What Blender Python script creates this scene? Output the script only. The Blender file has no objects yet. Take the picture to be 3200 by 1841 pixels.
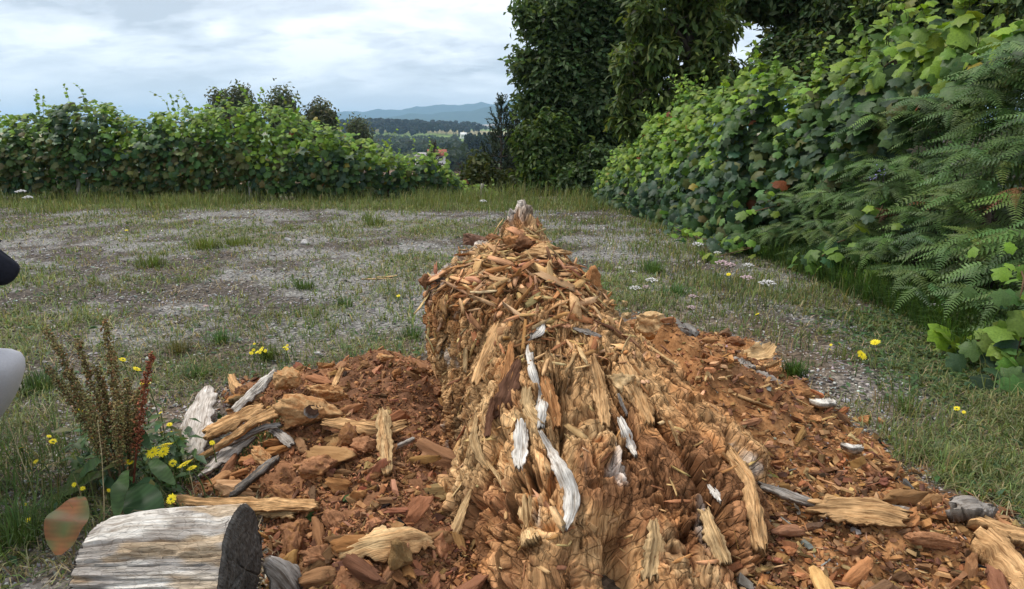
import bpy, math, random
import numpy as np
from mathutils import Matrix, Vector
from mathutils.bvhtree import BVHTree

SC = bpy.context.scene
COL = SC.collection
RNG = np.random.default_rng(7)
random.seed(7)
PI = math.pi

# ------------------------------------------------------------------ camera
CAM_H = 1.15
PITCH = math.radians(12.6)
FPX = 2150.0
cam_d = bpy.data.cameras.new('camera')
cam = bpy.data.objects.new('camera', cam_d)
COL.objects.link(cam)
cam.location = (0, 0, CAM_H)
cam.rotation_euler = (PI / 2 - PITCH, 0, 0)
cam_d.sensor_width = 36.0
cam_d.lens = 36.0 * FPX / 3200.0
cam_d.clip_start = 0.05
cam_d.clip_end = 40000
SC.camera = cam

# ------------------------------------------------------------------ world
SUN_EL, SUN_AZ = math.radians(58), math.radians(-72)   # azimuth from +Y towards +X
world = bpy.data.worlds.new('World')
SC.world = world
world.use_nodes = True
wn, wl = world.node_tree.nodes, world.node_tree.links
wn.clear()


def wnode(t, **k):
    n = wn.new(t)
    for a, b in k.items():
        setattr(n, a, b)
    return n


w_out = wnode('ShaderNodeOutputWorld')
w_bg = wnode('ShaderNodeBackground')
w_bg.inputs['Strength'].default_value = 0.1
sky = wnode('ShaderNodeTexSky')
sky.sky_type = 'NISHITA'
sky.sun_disc = False
sky.sun_elevation = SUN_EL
sky.sun_rotation = SUN_AZ
sky.air_density = 1.0
sky.dust_density = 2.0
w_tc = wnode('ShaderNodeTexCoord')
w_sep = wnode('ShaderNodeSeparateXYZ')
wl.new(w_tc.outputs['Generated'], w_sep.inputs[0])


def wmath(op, a, b=None, c=None):
    n = wnode('ShaderNodeMath', operation=op)
    for i, v in enumerate((a, b, c)):
        if v is None:
            continue
        if isinstance(v, (int, float)):
            n.inputs[i].default_value = v
        else:
            wl.new(v, n.inputs[i])
    return n.outputs[0]


zc = wmath('MAXIMUM', w_sep.outputs['Z'], 0.0)
den = wmath('ADD', zc, 0.27)
cx = wmath('DIVIDE', w_sep.outputs['X'], den)
cy = wmath('DIVIDE', w_sep.outputs['Y'], den)
w_comb = wnode('ShaderNodeCombineXYZ')
wl.new(cx, w_comb.inputs[0])
wl.new(cy, w_comb.inputs[1])


def wnoise(scale, detail, rough, dist, off, sx=1.0, sy=1.0):
    mp = wnode('ShaderNodeMapping')
    mp.inputs['Location'].default_value = off
    mp.inputs['Scale'].default_value = (sx, sy, 1)
    wl.new(w_comb.outputs[0], mp.inputs['Vector'])
    n = wnode('ShaderNodeTexNoise')
    n.inputs['Scale'].default_value = scale
    n.inputs['Detail'].default_value = detail
    n.inputs['Roughness'].default_value = rough
    n.inputs['Distortion'].default_value = dist
    wl.new(mp.outputs[0], n.inputs['Vector'])
    return n.outputs[0]


n_big = wnoise(1.7, 10.0, 0.56, 0.3, (3.4, 1.7, 0.3), 0.75, 1.15)
n_mid = wnoise(4.4, 10.0, 0.58, 0.3, (9.1, 4.2, 2.0), 0.8, 1.2)
n_cu = wnoise(6.5, 10.0, 0.55, 0.2, (2.1, 7.7, 5.0), 0.6, 1.0)
cu = wnode('ShaderNodeMapRange', interpolation_type='SMOOTHSTEP')
cu.inputs['From Min'].default_value = 0.53
cu.inputs['From Max'].default_value = 0.62
wl.new(n_cu, cu.inputs['Value'])
cl = wmath('SUBTRACT', wmath('ADD', wmath('MULTIPLY', n_big, 0.66), wmath('MULTIPLY', n_mid, 0.34)), wmath('MULTIPLY', cu.outputs[0], 0.045))
w_ramp = wnode('ShaderNodeValToRGB')
wl.new(cl, w_ramp.inputs[0])
cr = w_ramp.color_ramp
cr.elements[0].position = 0.41
cr.elements[0].color = (3.7, 3.9, 4.2, 1)
cr.elements[1].position = 0.58
cr.elements[1].color = (7.9, 7.95, 8.0, 1)
e = cr.elements.new(0.50)
e.color = (5.7, 5.9, 6.2, 1)
# cloud cover thins a little near the horizon, where the bright veil shows
w_hz = wnode('ShaderNodeMapRange')
w_hz.inputs['From Min'].default_value = 0.0
w_hz.inputs['From Max'].default_value = 0.10
wl.new(w_sep.outputs['Z'], w_hz.inputs['Value'])
w_mix1 = wnode('ShaderNodeMix', data_type='RGBA')
wl.new(w_hz.outputs[0], w_mix1.inputs['Factor'])
w_mix1.inputs['A'].default_value = (7.9, 7.9, 7.9, 1)
wl.new(w_ramp.outputs[0], w_mix1.inputs['B'])
w_mix2 = wnode('ShaderNodeMix', data_type='RGBA')
w_mix2.inputs['Factor'].default_value = 0.88
wl.new(sky.outputs[0], w_mix2.inputs['A'])
wl.new(w_mix1.outputs['Result'], w_mix2.inputs['B'])
wl.new(w_mix2.outputs['Result'], w_bg.inputs['Color'])
wl.new(w_bg.outputs[0], w_out.inputs['Surface'])

# ------------------------------------------------------------------ sun
sun_d = bpy.data.lights.new('sun', 'SUN')
sun_d.energy = 1.5
sun_d.angle = math.radians(14)
sun_d.color = (1.0, 0.95, 0.87)
sun = bpy.data.objects.new('sun', sun_d)
COL.objects.link(sun)
sdir = Vector((math.cos(SUN_EL) * math.sin(SUN_AZ), math.cos(SUN_EL) * math.cos(SUN_AZ), math.sin(SUN_EL)))
sun.rotation_euler = sdir.to_track_quat('Z', 'Y').to_euler()
sun.location = (0, 0, 30)

# ------------------------------------------------------------------ exposure / engine
SC.view_settings.view_transform = 'Standard'
SC.view_settings.look = 'None'
SC.view_settings.exposure = 0.92
SC.view_settings.gamma = 1.0
SC.view_settings.use_curve_mapping = False
SC.render.engine = 'CYCLES'
cy_ = SC.cycles
cy_.max_bounces = 6
cy_.diffuse_bounces = 3
cy_.glossy_bounces = 2
cy_.transmission_bounces = 3
cy_.volume_bounces = 3
cy_.use_denoising = True
cy_.denoiser = 'OPENIMAGEDENOISE'
cy_.denoising_input_passes = 'RGB_ALBEDO_NORMAL'
cy_.denoising_prefilter = 'ACCURATE'
cy_.caustics_reflective = False
cy_.caustics_refractive = False

# ================================================================== helpers


def G(px, py, z=0.0):
    """the point at height z that the photograph shows at pixel (px, py)"""
    v = ray(px, py)
    t = (z - CAM_H) / v[2]
    return np.array([v[0] * t, v[1] * t, z])


def ray(px, py):
    x, y = (px - 1600.0) / FPX, (py - 920.5) / FPX
    c, s = math.cos(PITCH), math.sin(PITCH)
    v = np.array([x, c - y * s, -s - y * c])
    return v


def D(px, py, d):
    """the point at ground distance d (along Y) on the ray of pixel (px, py)"""
    v = ray(px, py)
    t = d / v[1]
    return np.array([v[0] * t, d, CAM_H + v[2] * t])


def project(P):
    P = np.asarray(P)
    c, s = math.cos(PITCH), math.sin(PITCH)
    q = P - np.array([0, 0, CAM_H])
    dep = q[..., 1] * c - q[..., 2] * s
    up = q[..., 1] * s + q[..., 2] * c
    return 1600 + FPX * q[..., 0] / dep, 920.5 - FPX * up / dep, dep


def _hash(ix, iy, iz, seed):
    with np.errstate(over='ignore'):
        h = (ix.astype(np.int64).astype(np.uint32) * np.uint32(374761393)
             + iy.astype(np.int64).astype(np.uint32) * np.uint32(668265263)
             + iz.astype(np.int64).astype(np.uint32) * np.uint32(2147483647)
             + np.uint32((seed * 974634551 + 12345) & 0xFFFFFFFF))
        h = (h ^ (h >> np.uint32(13))) * np.uint32(1274126177)
        h = (h ^ (h >> np.uint32(16))) * np.uint32(2246822519)
        h = h ^ (h >> np.uint32(15))
    return h.astype(np.float64) / 4294967295.0


def vnoise(x, y, z=None, seed=0):
    x = np.asarray(x, float)
    y = np.asarray(y, float)
    z = np.zeros_like(x) if z is None else np.asarray(z, float)
    ix, iy, iz = np.floor(x), np.floor(y), np.floor(z)
    fx, fy, fz = x - ix, y - iy, z - iz
    fx, fy, fz = [f * f * (3 - 2 * f) for f in (fx, fy, fz)]
    r = 0
    for dx in (0, 1):
        wx = fx if dx else 1 - fx
        for dy in (0, 1):
            wy = fy if dy else 1 - fy
            for dz in (0, 1):
                wz = fz if dz else 1 - fz
                r = r + wx * wy * wz * _hash(ix + dx, iy + dy, iz + dz, seed)
    return r


def fbm(x, y, z=None, o=4, seed=0, gain=0.5):
    a, t, r, f = 1.0, 0.0, 0.0, 1.0
    for i in range(o):
        r = r + a * vnoise(x * f, y * f, None if z is None else z * f, seed + i * 17)
        t += a
        a *= gain
        f *= 2.03
    return r / t


def voro(u, v, seed=0, jit=0.9):
    iu, iv = np.floor(u), np.floor(v)
    F1 = np.full(u.shape, 9.0)
    F2 = np.full(u.shape, 9.0)
    rid = np.zeros(u.shape)
    z = np.zeros_like(iu)
    for a in (-1, 0, 1):
        for b in (-1, 0, 1):
            cu, cv = iu + a, iv + b
            pu = cu + 0.5 + (_hash(cu, cv, z, seed) - 0.5) * jit
            pv = cv + 0.5 + (_hash(cu, cv, z + 1, seed) - 0.5) * jit
            d = np.hypot(u - pu, v - pv)
            r = _hash(cu, cv, z + 2, seed)
            m = d < F1
            F2 = np.where(m, F1, np.minimum(F2, d))
            rid = np.where(m, r, rid)
            F1 = np.where(m, d, F1)
    return F1, F2, rid


def sstep(x, a, b):
    t = np.clip((x - a) / (b - a), 0, 1)
    return t * t * (3 - 2 * t)


def mesh(name, V, F, col=None, mat=None, smooth=False, grain=None):
    """V (n,3); F a list of index arrays (m,3)/(m,4), or one array; col (n,3|4) vertex colour 'tint'"""
    V = np.ascontiguousarray(V, dtype=np.float32)
    if isinstance(F, np.ndarray):
        F = [F]
    F = [f for f in F if len(f)]
    me = bpy.data.meshes.new(name)
    me.vertices.add(len(V))
    me.vertices.foreach_set('co', V.ravel())
    idx = np.concatenate([f.ravel() for f in F]).astype(np.int32)
    tot = np.concatenate([np.full(len(f), f.shape[1]) for f in F]).astype(np.int32)
    st = np.concatenate([[0], np.cumsum(tot)[:-1]]).astype(np.int32)
    me.loops.add(len(idx))
    me.loops.foreach_set('vertex_index', idx)
    me.polygons.add(len(tot))
    me.polygons.foreach_set('loop_start', st)
    me.polygons.foreach_set('loop_total', tot)
    if smooth:
        me.polygons.foreach_set('use_smooth', np.ones(len(tot), dtype=bool))
    if col is not None:
        col = np.asarray(col, dtype=np.float32)
        if col.shape[1] == 3:
            col = np.hstack([col, np.ones((len(col), 1), np.float32)])
        at = me.color_attributes.new('tint', 'FLOAT_COLOR', 'POINT')
        at.data.foreach_set('color', np.ascontiguousarray(col).ravel())
    if grain is not None:
        ga = me.attributes.new('grain', 'FLOAT_VECTOR', 'POINT')
        ga.data.foreach_set('vector', np.ascontiguousarray(grain, dtype=np.float32).ravel())
    me.update(calc_edges=True)
    if mat is not None:
        me.materials.append(mat)
    return me


def link(name, me, parent=None, loc=None):
    o = bpy.data.objects.new(name, me)
    COL.objects.link(o)
    if parent is not None:
        o.parent = parent
        p = parent
        L = Vector(p.location)
        while p.parent is not None:
            p = p.parent
            L = L + Vector(p.location)
        o.location = Vector(loc if loc is not None else (0, 0, 0)) - L
    elif loc is not None:
        o.location = loc
    return o


def tag(o, label=None, cat=None, group=None, kind=None):
    if label:
        o['label'] = label
    if cat:
        o['category'] = cat
    if group:
        o['group'] = group
    if kind:
        o['kind'] = kind
    return o


def thing(name, label, cat, loc, group=None):
    o = bpy.data.objects.new(name, None)
    o.empty_display_size = 0.05
    COL.objects.link(o)
    o.location = loc
    return tag(o, label, cat, group)


def structure(name, me):
    return tag(link(name, me), kind='structure')


def scatter(V0, F0, pos, R, S, col=None, shade0=None):
    """n copies of a small mesh joined in one: returns V, F, C"""
    n, k = len(pos), len(V0)
    S = np.asarray(S, float)
    if S.ndim == 1:
        S = np.repeat(S[:, None], 3, 1)
    V = np.einsum('nij,nkj->nki', R, V0[None] * S[:, None, :]) + pos[:, None, :]
    F0 = [F0] if isinstance(F0, np.ndarray) else F0
    F = [(f[None] + (np.arange(n) * k)[:, None, None]).reshape(-1, f.shape[1]) for f in F0]
    C = None
    if col is not None:
        C = np.repeat(col[:, None, :3], k, 1)
        if shade0 is not None:
            C = C * shade0[None, :, None]
        C = C.reshape(-1, 3)
    return V.reshape(-1, 3), F, C


class Join:
    def __init__(self):
        self.V, self.F, self.C, self.n = [], [], [], 0

    def add(self, V, F, C=None):
        F = [F] if isinstance(F, np.ndarray) else F
        for f in F:
            self.F.append(np.asarray(f) + self.n)
        self.V.append(V)
        if C is not None:
            C = np.asarray(C, float)
            self.C.append(np.tile(C[None, :3], (len(V), 1)) if C.ndim == 1 else C[:, :3])
        self.n += len(V)
        return self

    def mesh(self, name, mat, smooth=False):
        by = {}
        for f in self.F:
            by.setdefault(f.shape[1], []).append(f)
        F = [np.concatenate(v) for v in by.values()]
        return mesh(name, np.concatenate(self.V), F, np.concatenate(self.C) if self.C else None, mat, smooth)


def norm(v):
    return v / np.maximum(np.linalg.norm(v, axis=-1, keepdims=True), 1e-9)


def frames(N, T):
    """rotations whose local +Z is N and whose local +Y is T made perpendicular"""
    Z = norm(N)
    Y = norm(T - (T * Z).sum(-1, keepdims=True) * Z)
    X = np.cross(Y, Z)
    return np.stack([X, Y, Z], -1)


def rand_rot(n, rng=RNG):
    return frames(rng.normal(size=(n, 3)), rng.normal(size=(n, 3)))


def mat4(R, s, loc):
    M = np.eye(4)
    M[:3, :3] = R * np.asarray(s)[None, :]
    M[:3, 3] = loc
    return Matrix(M.tolist())


# ------------------------------------------------------------------ materials
def new_mat(name):
    m = bpy.data.materials.new(name)
    m.use_nodes = True
    nt = m.node_tree
    b = nt.nodes.get('Principled BSDF')
    return m, nt.nodes, nt.links, b


def tex_noise(N, L, scale, detail=4, rough=0.55, vec=None, stretch=None, coord='Object'):
    t = N.new('ShaderNodeTexNoise')
    t.inputs['Scale'].default_value = scale
    t.inputs['Detail'].default_value = detail
    t.inputs['Roughness'].default_value = rough
    if vec is None:
        tc = N.new('ShaderNodeTexCoord')
        vec = tc.outputs[coord]
    if stretch:
        mp = N.new('ShaderNodeMapping')
        mp.inputs['Scale'].default_value = stretch
        L.new(vec, mp.inputs[0])
        vec = mp.outputs[0]
    L.new(vec, t.inputs['Vector'])
    return t.outputs[0]


def ramp(N, L, val, stops):
    r = N.new('ShaderNodeValToRGB')
    while len(r.color_ramp.elements) < len(stops):
        r.color_ramp.elements.new(0.5)
    for e_, (p, c) in zip(r.color_ramp.elements, stops):
        e_.position = p
        e_.color = (c[0], c[1], c[2], 1)
    L.new(val, r.inputs[0])
    return r.outputs[0]


def mult(N, L, a, b, fac=1.0, blend='MULTIPLY'):
    m = N.new('ShaderNodeMix')
    m.data_type = 'RGBA'
    m.blend_type = blend
    m.inputs['Factor'].default_value = fac
    for k, v in (('A', a), ('B', b)):
        if isinstance(v, tuple):
            m.inputs[k].default_value = (v[0], v[1], v[2], 1)
        else:
            L.new(v, m.inputs[k])
    return m.outputs['Result']


def bump(N, L, b, val, strength, dist):
    n = N.new('ShaderNodeBump')
    n.inputs['Strength'].default_value = strength
    n.inputs['Distance'].default_value = dist
    L.new(val, n.inputs['Height'])
    L.new(n.outputs[0], b.inputs['Normal'])


def tint_socket(N, obj):
    if obj:
        i = N.new('ShaderNodeObjectInfo')
        return i.outputs['Color']
    a = N.new('ShaderNodeVertexColor')
    a.layer_name = 'tint'
    return a.outputs['Color']


def leaf_mat(name, obj=False, trans=0.35, rough=0.5, vein=True, spec=0.3):
    m, N, L, b = new_mat(name)
    c = tint_socket(N, obj)
    n = tex_noise(N, L, 14.0, 3)
    c = mult(N, L, c, ramp(N, L, n, [(0.3, (0.72, 0.75, 0.7)), (0.7, (1.2, 1.18, 1.1))]))
    L.new(c, b.inputs['Base Color'])
    b.inputs['Roughness'].default_value = rough
    b.inputs['Specular IOR Level'].default_value = spec
    t = N.new('ShaderNodeBsdfTranslucent')
    ct = mult(N, L, c, (1.25, 1.2, 0.6))
    L.new(ct, t.inputs['Color'])
    mx = N.new('ShaderNodeMixShader')
    mx.inputs[0].default_value = trans
    L.new(b.outputs[0], mx.inputs[1])
    L.new(t.outputs[0], mx.inputs[2])
    L.new(mx.outputs[0], N['Material Output'].inputs['Surface'])
    return m


def wood_mat(name, obj=False, stretch=(1, 1, 1), rough=0.9, fine=1.0, bstr=0.6, bdist=0.004, grain=60.0):
    m, N, L, b = new_mat(name)
    c = tint_socket(N, obj)
    n1 = tex_noise(N, L, grain, 6, 0.65, stretch=stretch)
    n2 = tex_noise(N, L, grain * 0.2, 5, 0.6, stretch=stretch)
    c = mult(N, L, c, ramp(N, L, n1, [(0.28, (0.60, 0.54, 0.48)), (0.5, (1, 1, 1)), (0.72, (1.32, 1.34, 1.38))]), fine)
    c = mult(N, L, c, ramp(N, L, n2, [(0.3, (0.74, 0.70, 0.66)), (0.7, (1.18, 1.2, 1.22))]), fine)
    L.new(c, b.inputs['Base Color'])
    b.inputs['Roughness'].default_value = rough
    b.inputs['Specular IOR Level'].default_value = 0.15
    bump(N, L, b, n1, bstr, bdist)
    return m


def grain_mat(name, crack=0.0, contrast=1.0, rough=.9, bstr=.9, bdist=.006):
    """weathered wood whose fibres follow the 'grain' attribute (metres across, metres along)"""
    m, N, L, b = new_mat(name)
    c = tint_socket(N, False)
    at = N.new('ShaderNodeAttribute')
    at.attribute_name = 'grain'
    gv = at.outputs['Vector']
    n1 = tex_noise(N, L, 1.0, 4, .6, gv, (330, 22, 1))
    n2 = tex_noise(N, L, 1.0, 3, .6, gv, (95, 7, 1))
    n3 = tex_noise(N, L, 1.0, 5, .6, gv, (30, 18, 1))
    k = contrast
    f = lambda t, v: tuple(1 + (x - 1) * k for x in v)
    c = mult(N, L, c, ramp(N, L, n1, [(.30, f(0, (.42, .36, .31))), (.47, (1, 1, 1)), (.72, f(0, (1.35, 1.36, 1.38)))]))
    c = mult(N, L, c, ramp(N, L, n2, [(.33, f(0, (.50, .43, .38))), (.46, (1, 1, 1)), (.7, f(0, (1.25, 1.26, 1.28)))]))
    c = mult(N, L, c, ramp(N, L, n3, [(.3, f(0, (.70, .66, .62))), (.7, f(0, (1.22, 1.22, 1.22)))]))
    ad = N.new('ShaderNodeMath')
    ad.operation = 'ADD'
    L.new(n1, ad.inputs[0])
    L.new(n2, ad.inputs[1])
    h = ad.outputs[0]
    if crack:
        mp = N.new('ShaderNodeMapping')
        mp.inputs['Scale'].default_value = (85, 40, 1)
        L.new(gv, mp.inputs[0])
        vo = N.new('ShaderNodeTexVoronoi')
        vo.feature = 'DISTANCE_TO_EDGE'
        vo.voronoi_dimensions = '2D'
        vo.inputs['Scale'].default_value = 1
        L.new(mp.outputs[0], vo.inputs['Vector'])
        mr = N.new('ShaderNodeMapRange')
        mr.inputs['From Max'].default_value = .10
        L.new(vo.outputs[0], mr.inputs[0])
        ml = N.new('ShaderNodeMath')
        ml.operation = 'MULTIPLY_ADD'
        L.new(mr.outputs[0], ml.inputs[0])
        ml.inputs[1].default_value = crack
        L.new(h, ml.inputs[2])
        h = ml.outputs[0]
        cc_ = mult(N, L, ramp(N, L, mr.outputs[0], [(0, (.42, .37, .33)), (.8, (1, 1, 1))]), ramp(N, L, n3, [(.44, (0, 0, 0)), (.56, (1, 1, 1))]), 1.0, 'LIGHTEN')  # cracks darkened in the colour: painted occlusion as well as darker decay
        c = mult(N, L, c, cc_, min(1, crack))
    L.new(c, b.inputs['Base Color'])
    b.inputs['Roughness'].default_value = rough
    b.inputs['Specular IOR Level'].default_value = .12
    bump(N, L, b, h, bstr, bdist)
    return m


def plain_mat(name, col, rough=0.8, var=0.25, scale=20.0, bstr=0.0, bdist=0.003, stretch=None, spec=0.3):
    m, N, L, b = new_mat(name)
    n = tex_noise(N, L, scale, 5, stretch=stretch)
    c = ramp(N, L, n, [(0.3, tuple(x * (1 - var) for x in col)), (0.7, tuple(x * (1 + var) for x in col))])
    L.new(c, b.inputs['Base Color'])
    b.inputs['Roughness'].default_value = rough
    b.inputs['Specular IOR Level'].default_value = spec
    if bstr:
        bump(N, L, b, n, bstr, bdist)
    return m


M_LEAF_O = leaf_mat('vine_leaf_single', True)
M_LEAF = leaf_mat('leaf_mass')
M_TREE = leaf_mat('tree_leaf', False, 0.38, 0.55, spec=0.25)
M_TREE_O = leaf_mat('tree_leaf_single', True, 0.38, 0.55, spec=0.25)
M_FERN_O = leaf_mat('fern_frond_single', True, 0.22, 0.5, spec=0.4)
M_GRASS = leaf_mat('grass_blade', False, 0.3, 0.6, spec=0.2)
M_NEEDLE = leaf_mat('needle', False, 0.1, 0.6, spec=0.2)
M_PETAL = plain_mat('yellow_petal', (0.86, 0.70, 0.02), 0.6, 0.08)
M_WHITE_PETAL = plain_mat('white_petal', (0.78, 0.76, 0.74), 0.7, 0.08)
M_PINK_PETAL = plain_mat('pink_petal', (0.70, 0.52, 0.54), 0.7, 0.08)
M_PURPLE = plain_mat('violet_petal', (.33, .31, .58), 0.7, 0.08)
M_STEM = plain_mat('stem', (0.10, 0.15, 0.045), 0.6)
M_STEM_B = plain_mat('brown_stem', (0.16, 0.10, 0.05), 0.7)
M_BARK = plain_mat('bark', (0.11, 0.085, 0.065), 0.9, 0.4, 18, 0.7, 0.02, (1, 1, 0.25))
M_POST = plain_mat('post_wood', (0.33, 0.30, 0.27), 0.9, 0.3, 30, 0.5, 0.01, (1, 1, 0.15))
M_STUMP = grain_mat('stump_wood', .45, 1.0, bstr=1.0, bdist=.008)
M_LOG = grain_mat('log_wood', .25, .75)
M_CHIP = wood_mat('rotten_chip', False, (1, 0.22, 1), grain=55)
M_CHIP_O = wood_mat('rotten_chip_single', True, (1, 0.16, 1), grain=4, bstr=0.5, bdist=0.03)
M_SLAB = grain_mat('slab_wood', 0, 1.0)
M_CRUMB = wood_mat('crumb_wood', False, (1, 1, 1), grain=90, bstr=0.7, bdist=0.006)

# ================================================================== terrain
_foot = np.array([G(3500, 1560)[:2], G(3200, 1235)[:2], G(2900, 1010)[:2], G(2500, 835)[:2], G(2100, 722)[:2], G(1885, 628)[:2], [1.7, 18.0]])
_foot = _foot[np.argsort(_foot[:, 1])]


def foot(y):
    return np.interp(y, _foot[:, 1], _foot[:, 0])


_prof = np.array([[0, 0], [14.6, 0], [17, -.35], [22, -1.5], [30, -3.0], [60, -6], [120, -8.5], [200, -10.5], [300, -13], [450, -12.5], [700, -7],
                  [1000, -2], [1500, 18], [2000, 38], [2600, 22], [4000, 0], [12000, 0]])


def gz(x, y):
    x, y = np.asarray(x, float), np.asarray(y, float)
    r = np.where(y > 0, np.maximum(y, np.hypot(x, y) * 0.55), np.hypot(x, y) * 0.5)
    z = np.interp(r, _prof[:, 0], _prof[:, 1])
    s = x - foot(y)
    b = 0.85 * sstep(s, -0.05, 1.1) + 0.5 * sstep(s, 1.0, 4.0)
    z = z + b * sstep(y, 19, 13.5) * sstep(y, -6, 0)
    z = z + 0.05 * (fbm(x * 0.5, y * 0.5, seed=3) - 0.5) * sstep(r, 60, 20)
    z = z + 14 * np.exp(-((x + 240) / 190) ** 2 - ((y - 1300) / 260) ** 2)
    z = z + (fbm(x / 160, y / 160, seed=9) - 0.5) * 6 * sstep(r, 150, 700)
    return z


def in_poly(x, y, P):
    ins = np.zeros(x.shape, bool)
    dmin = np.full(x.shape, 1e9)
    n = len(P)
    for i in range(n):
        a, b = P[i], P[(i + 1) % n]
        c = ((a[1] > y) != (b[1] > y)) & (x < (b[0] - a[0]) * (y - a[1]) / (b[1] - a[1] + 1e-12) + a[0])
        ins ^= c
        ab = b - a
        t = np.clip(((x - a[0]) * ab[0] + (y - a[1]) * ab[1]) / (ab @ ab + 1e-12), 0, 1)
        dmin = np.minimum(dmin, np.hypot(x - a[0] - t * ab[0], y - a[1] - t * ab[1]))
    return ins, dmin


POLY_L = np.array([G(*p)[:2] for p in [(500, 1600), (570, 1500), (690, 1480), (720, 1330), (640, 1235), (760, 1190), (900, 1175), (1050, 1135), (1180, 1110), (1340, 1120),
                                       (1500, 1250), (1600, 1500), (1500, 2100), (700, 2100), (800, 1750), (790, 1590)]])
POLY_R = np.array([G(*p)[:2] for p in [(1750, 1000), (2000, 985), (2290, 1055), (2420, 1095), (2480, 1210), (2620, 1290), (2760, 1400), (2960, 1500), (3060, 1590),
                                       (3250, 1660), (3450, 1800), (3500, 2100), (2200, 2100), (1900, 1500), (1750, 1200)]])
SCX, SCY = 0.14, 2.55   # the stump's axis


def mound(x, y):
    """height of the crumbled wood above the ground, negative outside the heaps"""
    iL, dL = in_poly(x, y, POLY_L)
    iR, dR = in_poly(x, y, POLY_R)
    lum = fbm(x * 5, y * 5, seed=21)
    sdL = np.where(iL, dL, -dL) + (lum - .5) * .16
    sdR = np.where(iR, dR, -dR) + (lum - .5) * .30 + (vnoise(x * 14, y * 14, seed=24) - .5) * .10
    hL = np.where(sdL > 0, 0.13 * sstep(sdL, 0, .35) * (0.35 + 1.3 * fbm(x * 3.1, y * 3.1, seed=22)), -1)
    rs = np.hypot(x - SCX - .25, (y - SCY - .1))
    hR = np.where(sdR > 0, (0.075 + 0.33 * np.exp(-(rs / .72) ** 2)) * sstep(sdR, 0, .4) * (0.5 + fbm(x * 3.4, y * 3.4, seed=23)), -1)
    return np.maximum(hL, hR)


def weed(x, y):
    """how thickly weeds and grass grow, 0..1"""
    w = 0.53 + 1.5 * (fbm(x * .9, y * .9, seed=31) - .5) + .9 * (fbm(x * 3, y * 3, seed=32) - .5)
    w = w - .5 * np.exp(-((x - 1.55) / .8) ** 2 - ((y - 9.0) / 2.2) ** 2)            # bare track on the right
    w = w - .3 * np.exp(-((x + 3.2) / 1.3) ** 2 - ((y - 4.9) / .9) ** 2)
    w = w - .35 * sstep(y, 9.6, 10.6) * sstep(y, 12.2, 11.2) * (vnoise(x * .5, y * .5, seed=33) > .35)
    w = w + .9 * sstep(y, 11.4, 12.6)
    w = w + .26 * np.exp(-((x - foot(y) + .35) / .55) ** 2)
    w = w + .12 * sstep(x, -.6, -1.3) * sstep(y, 2.7, 1.9)
    w = w - .30 * sstep(x, -.4, -.9) * sstep(y, 3.2, 2.6)
    w = w - .22 * sstep(x, 1.0, 1.5) * sstep(y, 5.0, 4.2) * sstep(foot(y) - x, .25, .7)
    m = mound(x, y)
    return np.clip(np.where(m > 0, 0, w), 0, 1)


def build_ground():
    ny, nx = 210, 310
    ys = -1.5 + np.concatenate([np.linspace(0, 2.2, 16)[:-1], 2.2 * np.exp(np.linspace(0, math.log((18.2 + 1.5) / 2.2), ny - 15))])
    us = np.linspace(-1.05, 0.95, nx)
    Y = np.repeat(ys[:, None], nx, 1)
    X = us[None, :] * (Y + 3.2) * 0.98
    Z = gz(X, Y) + 0.025 * (fbm(X * 4, Y * 4, seed=5) - .5)
    V = np.stack([X, Y, Z], -1).reshape(-1, 3)
    i = np.arange(ny * nx).reshape(ny, nx)
    F = np.stack([i[:-1, :-1], i[:-1, 1:], i[1:, 1:], i[1:, :-1]], -1).reshape(-1, 4)
    w = weed(X, Y).ravel()
    s = X.ravel() - foot(Y.ravel())
    soil = sstep(fbm(X * 1.7, Y * 1.7, seed=41).ravel() + .35 * (fbm(X * 9, Y * 9, seed=42).ravel() - .5), .46, .60)
    grav = np.array([.225, .217, .205])
    c = grav[None] * (1 - soil[:, None]) + np.array([.10, .085, .072])[None] * soil[:, None]
    gm = (sstep(w, .35, .95) * .75)[:, None]
    c = c * (1 - gm) + np.array([.16, .145, .095]) * gm
    xx, yy = X.ravel(), Y.ravel()
    nr_ = np.minimum(in_poly(xx, yy, POLY_R)[1], in_poly(xx, yy, POLY_L)[1])
    nb = (sstep(nr_, .8, .05) * (.35 + .6 * fbm(xx * 5, yy * 5, seed=43)))[:, None]
    c = c * (1 - nb) + np.array([.15, .105, .07]) * nb
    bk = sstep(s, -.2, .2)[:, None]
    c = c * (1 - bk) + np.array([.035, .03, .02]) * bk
    m, N, L, b = new_mat('gravel_ground')
    t = tint_socket(N, False)
    tc = N.new('ShaderNodeTexCoord')
    vo = N.new('ShaderNodeTexVoronoi')
    vo.inputs['Scale'].default_value = 62
    L.new(tc.outputs['Object'], vo.inputs['Vector'])
    sep = N.new('ShaderNodeSeparateColor')
    L.new(vo.outputs['Color'], sep.inputs[0])
    n2 = tex_noise(N, L, 30, 6, 0.7)
    col = mult(N, L, t, ramp(N, L, sep.outputs[0], [(0, (.45, .44, .43)), (.5, (.9, .9, .9)), (1, (1.75, 1.72, 1.68))]))
    col = mult(N, L, col, ramp(N, L, n2, [(.32, (.35, .33, .3)), (.5, (1, 1, 1)), (.7, (1.3, 1.3, 1.3))]))
    L.new(col, b.inputs['Base Color'])
    b.inputs['Roughness'].default_value = .95
    b.inputs['Specular IOR Level'].default_value = .1
    bump(N, L, b, n2, .8, .015)
    structure('ground', mesh('ground', V, F, c, m, True))


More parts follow.
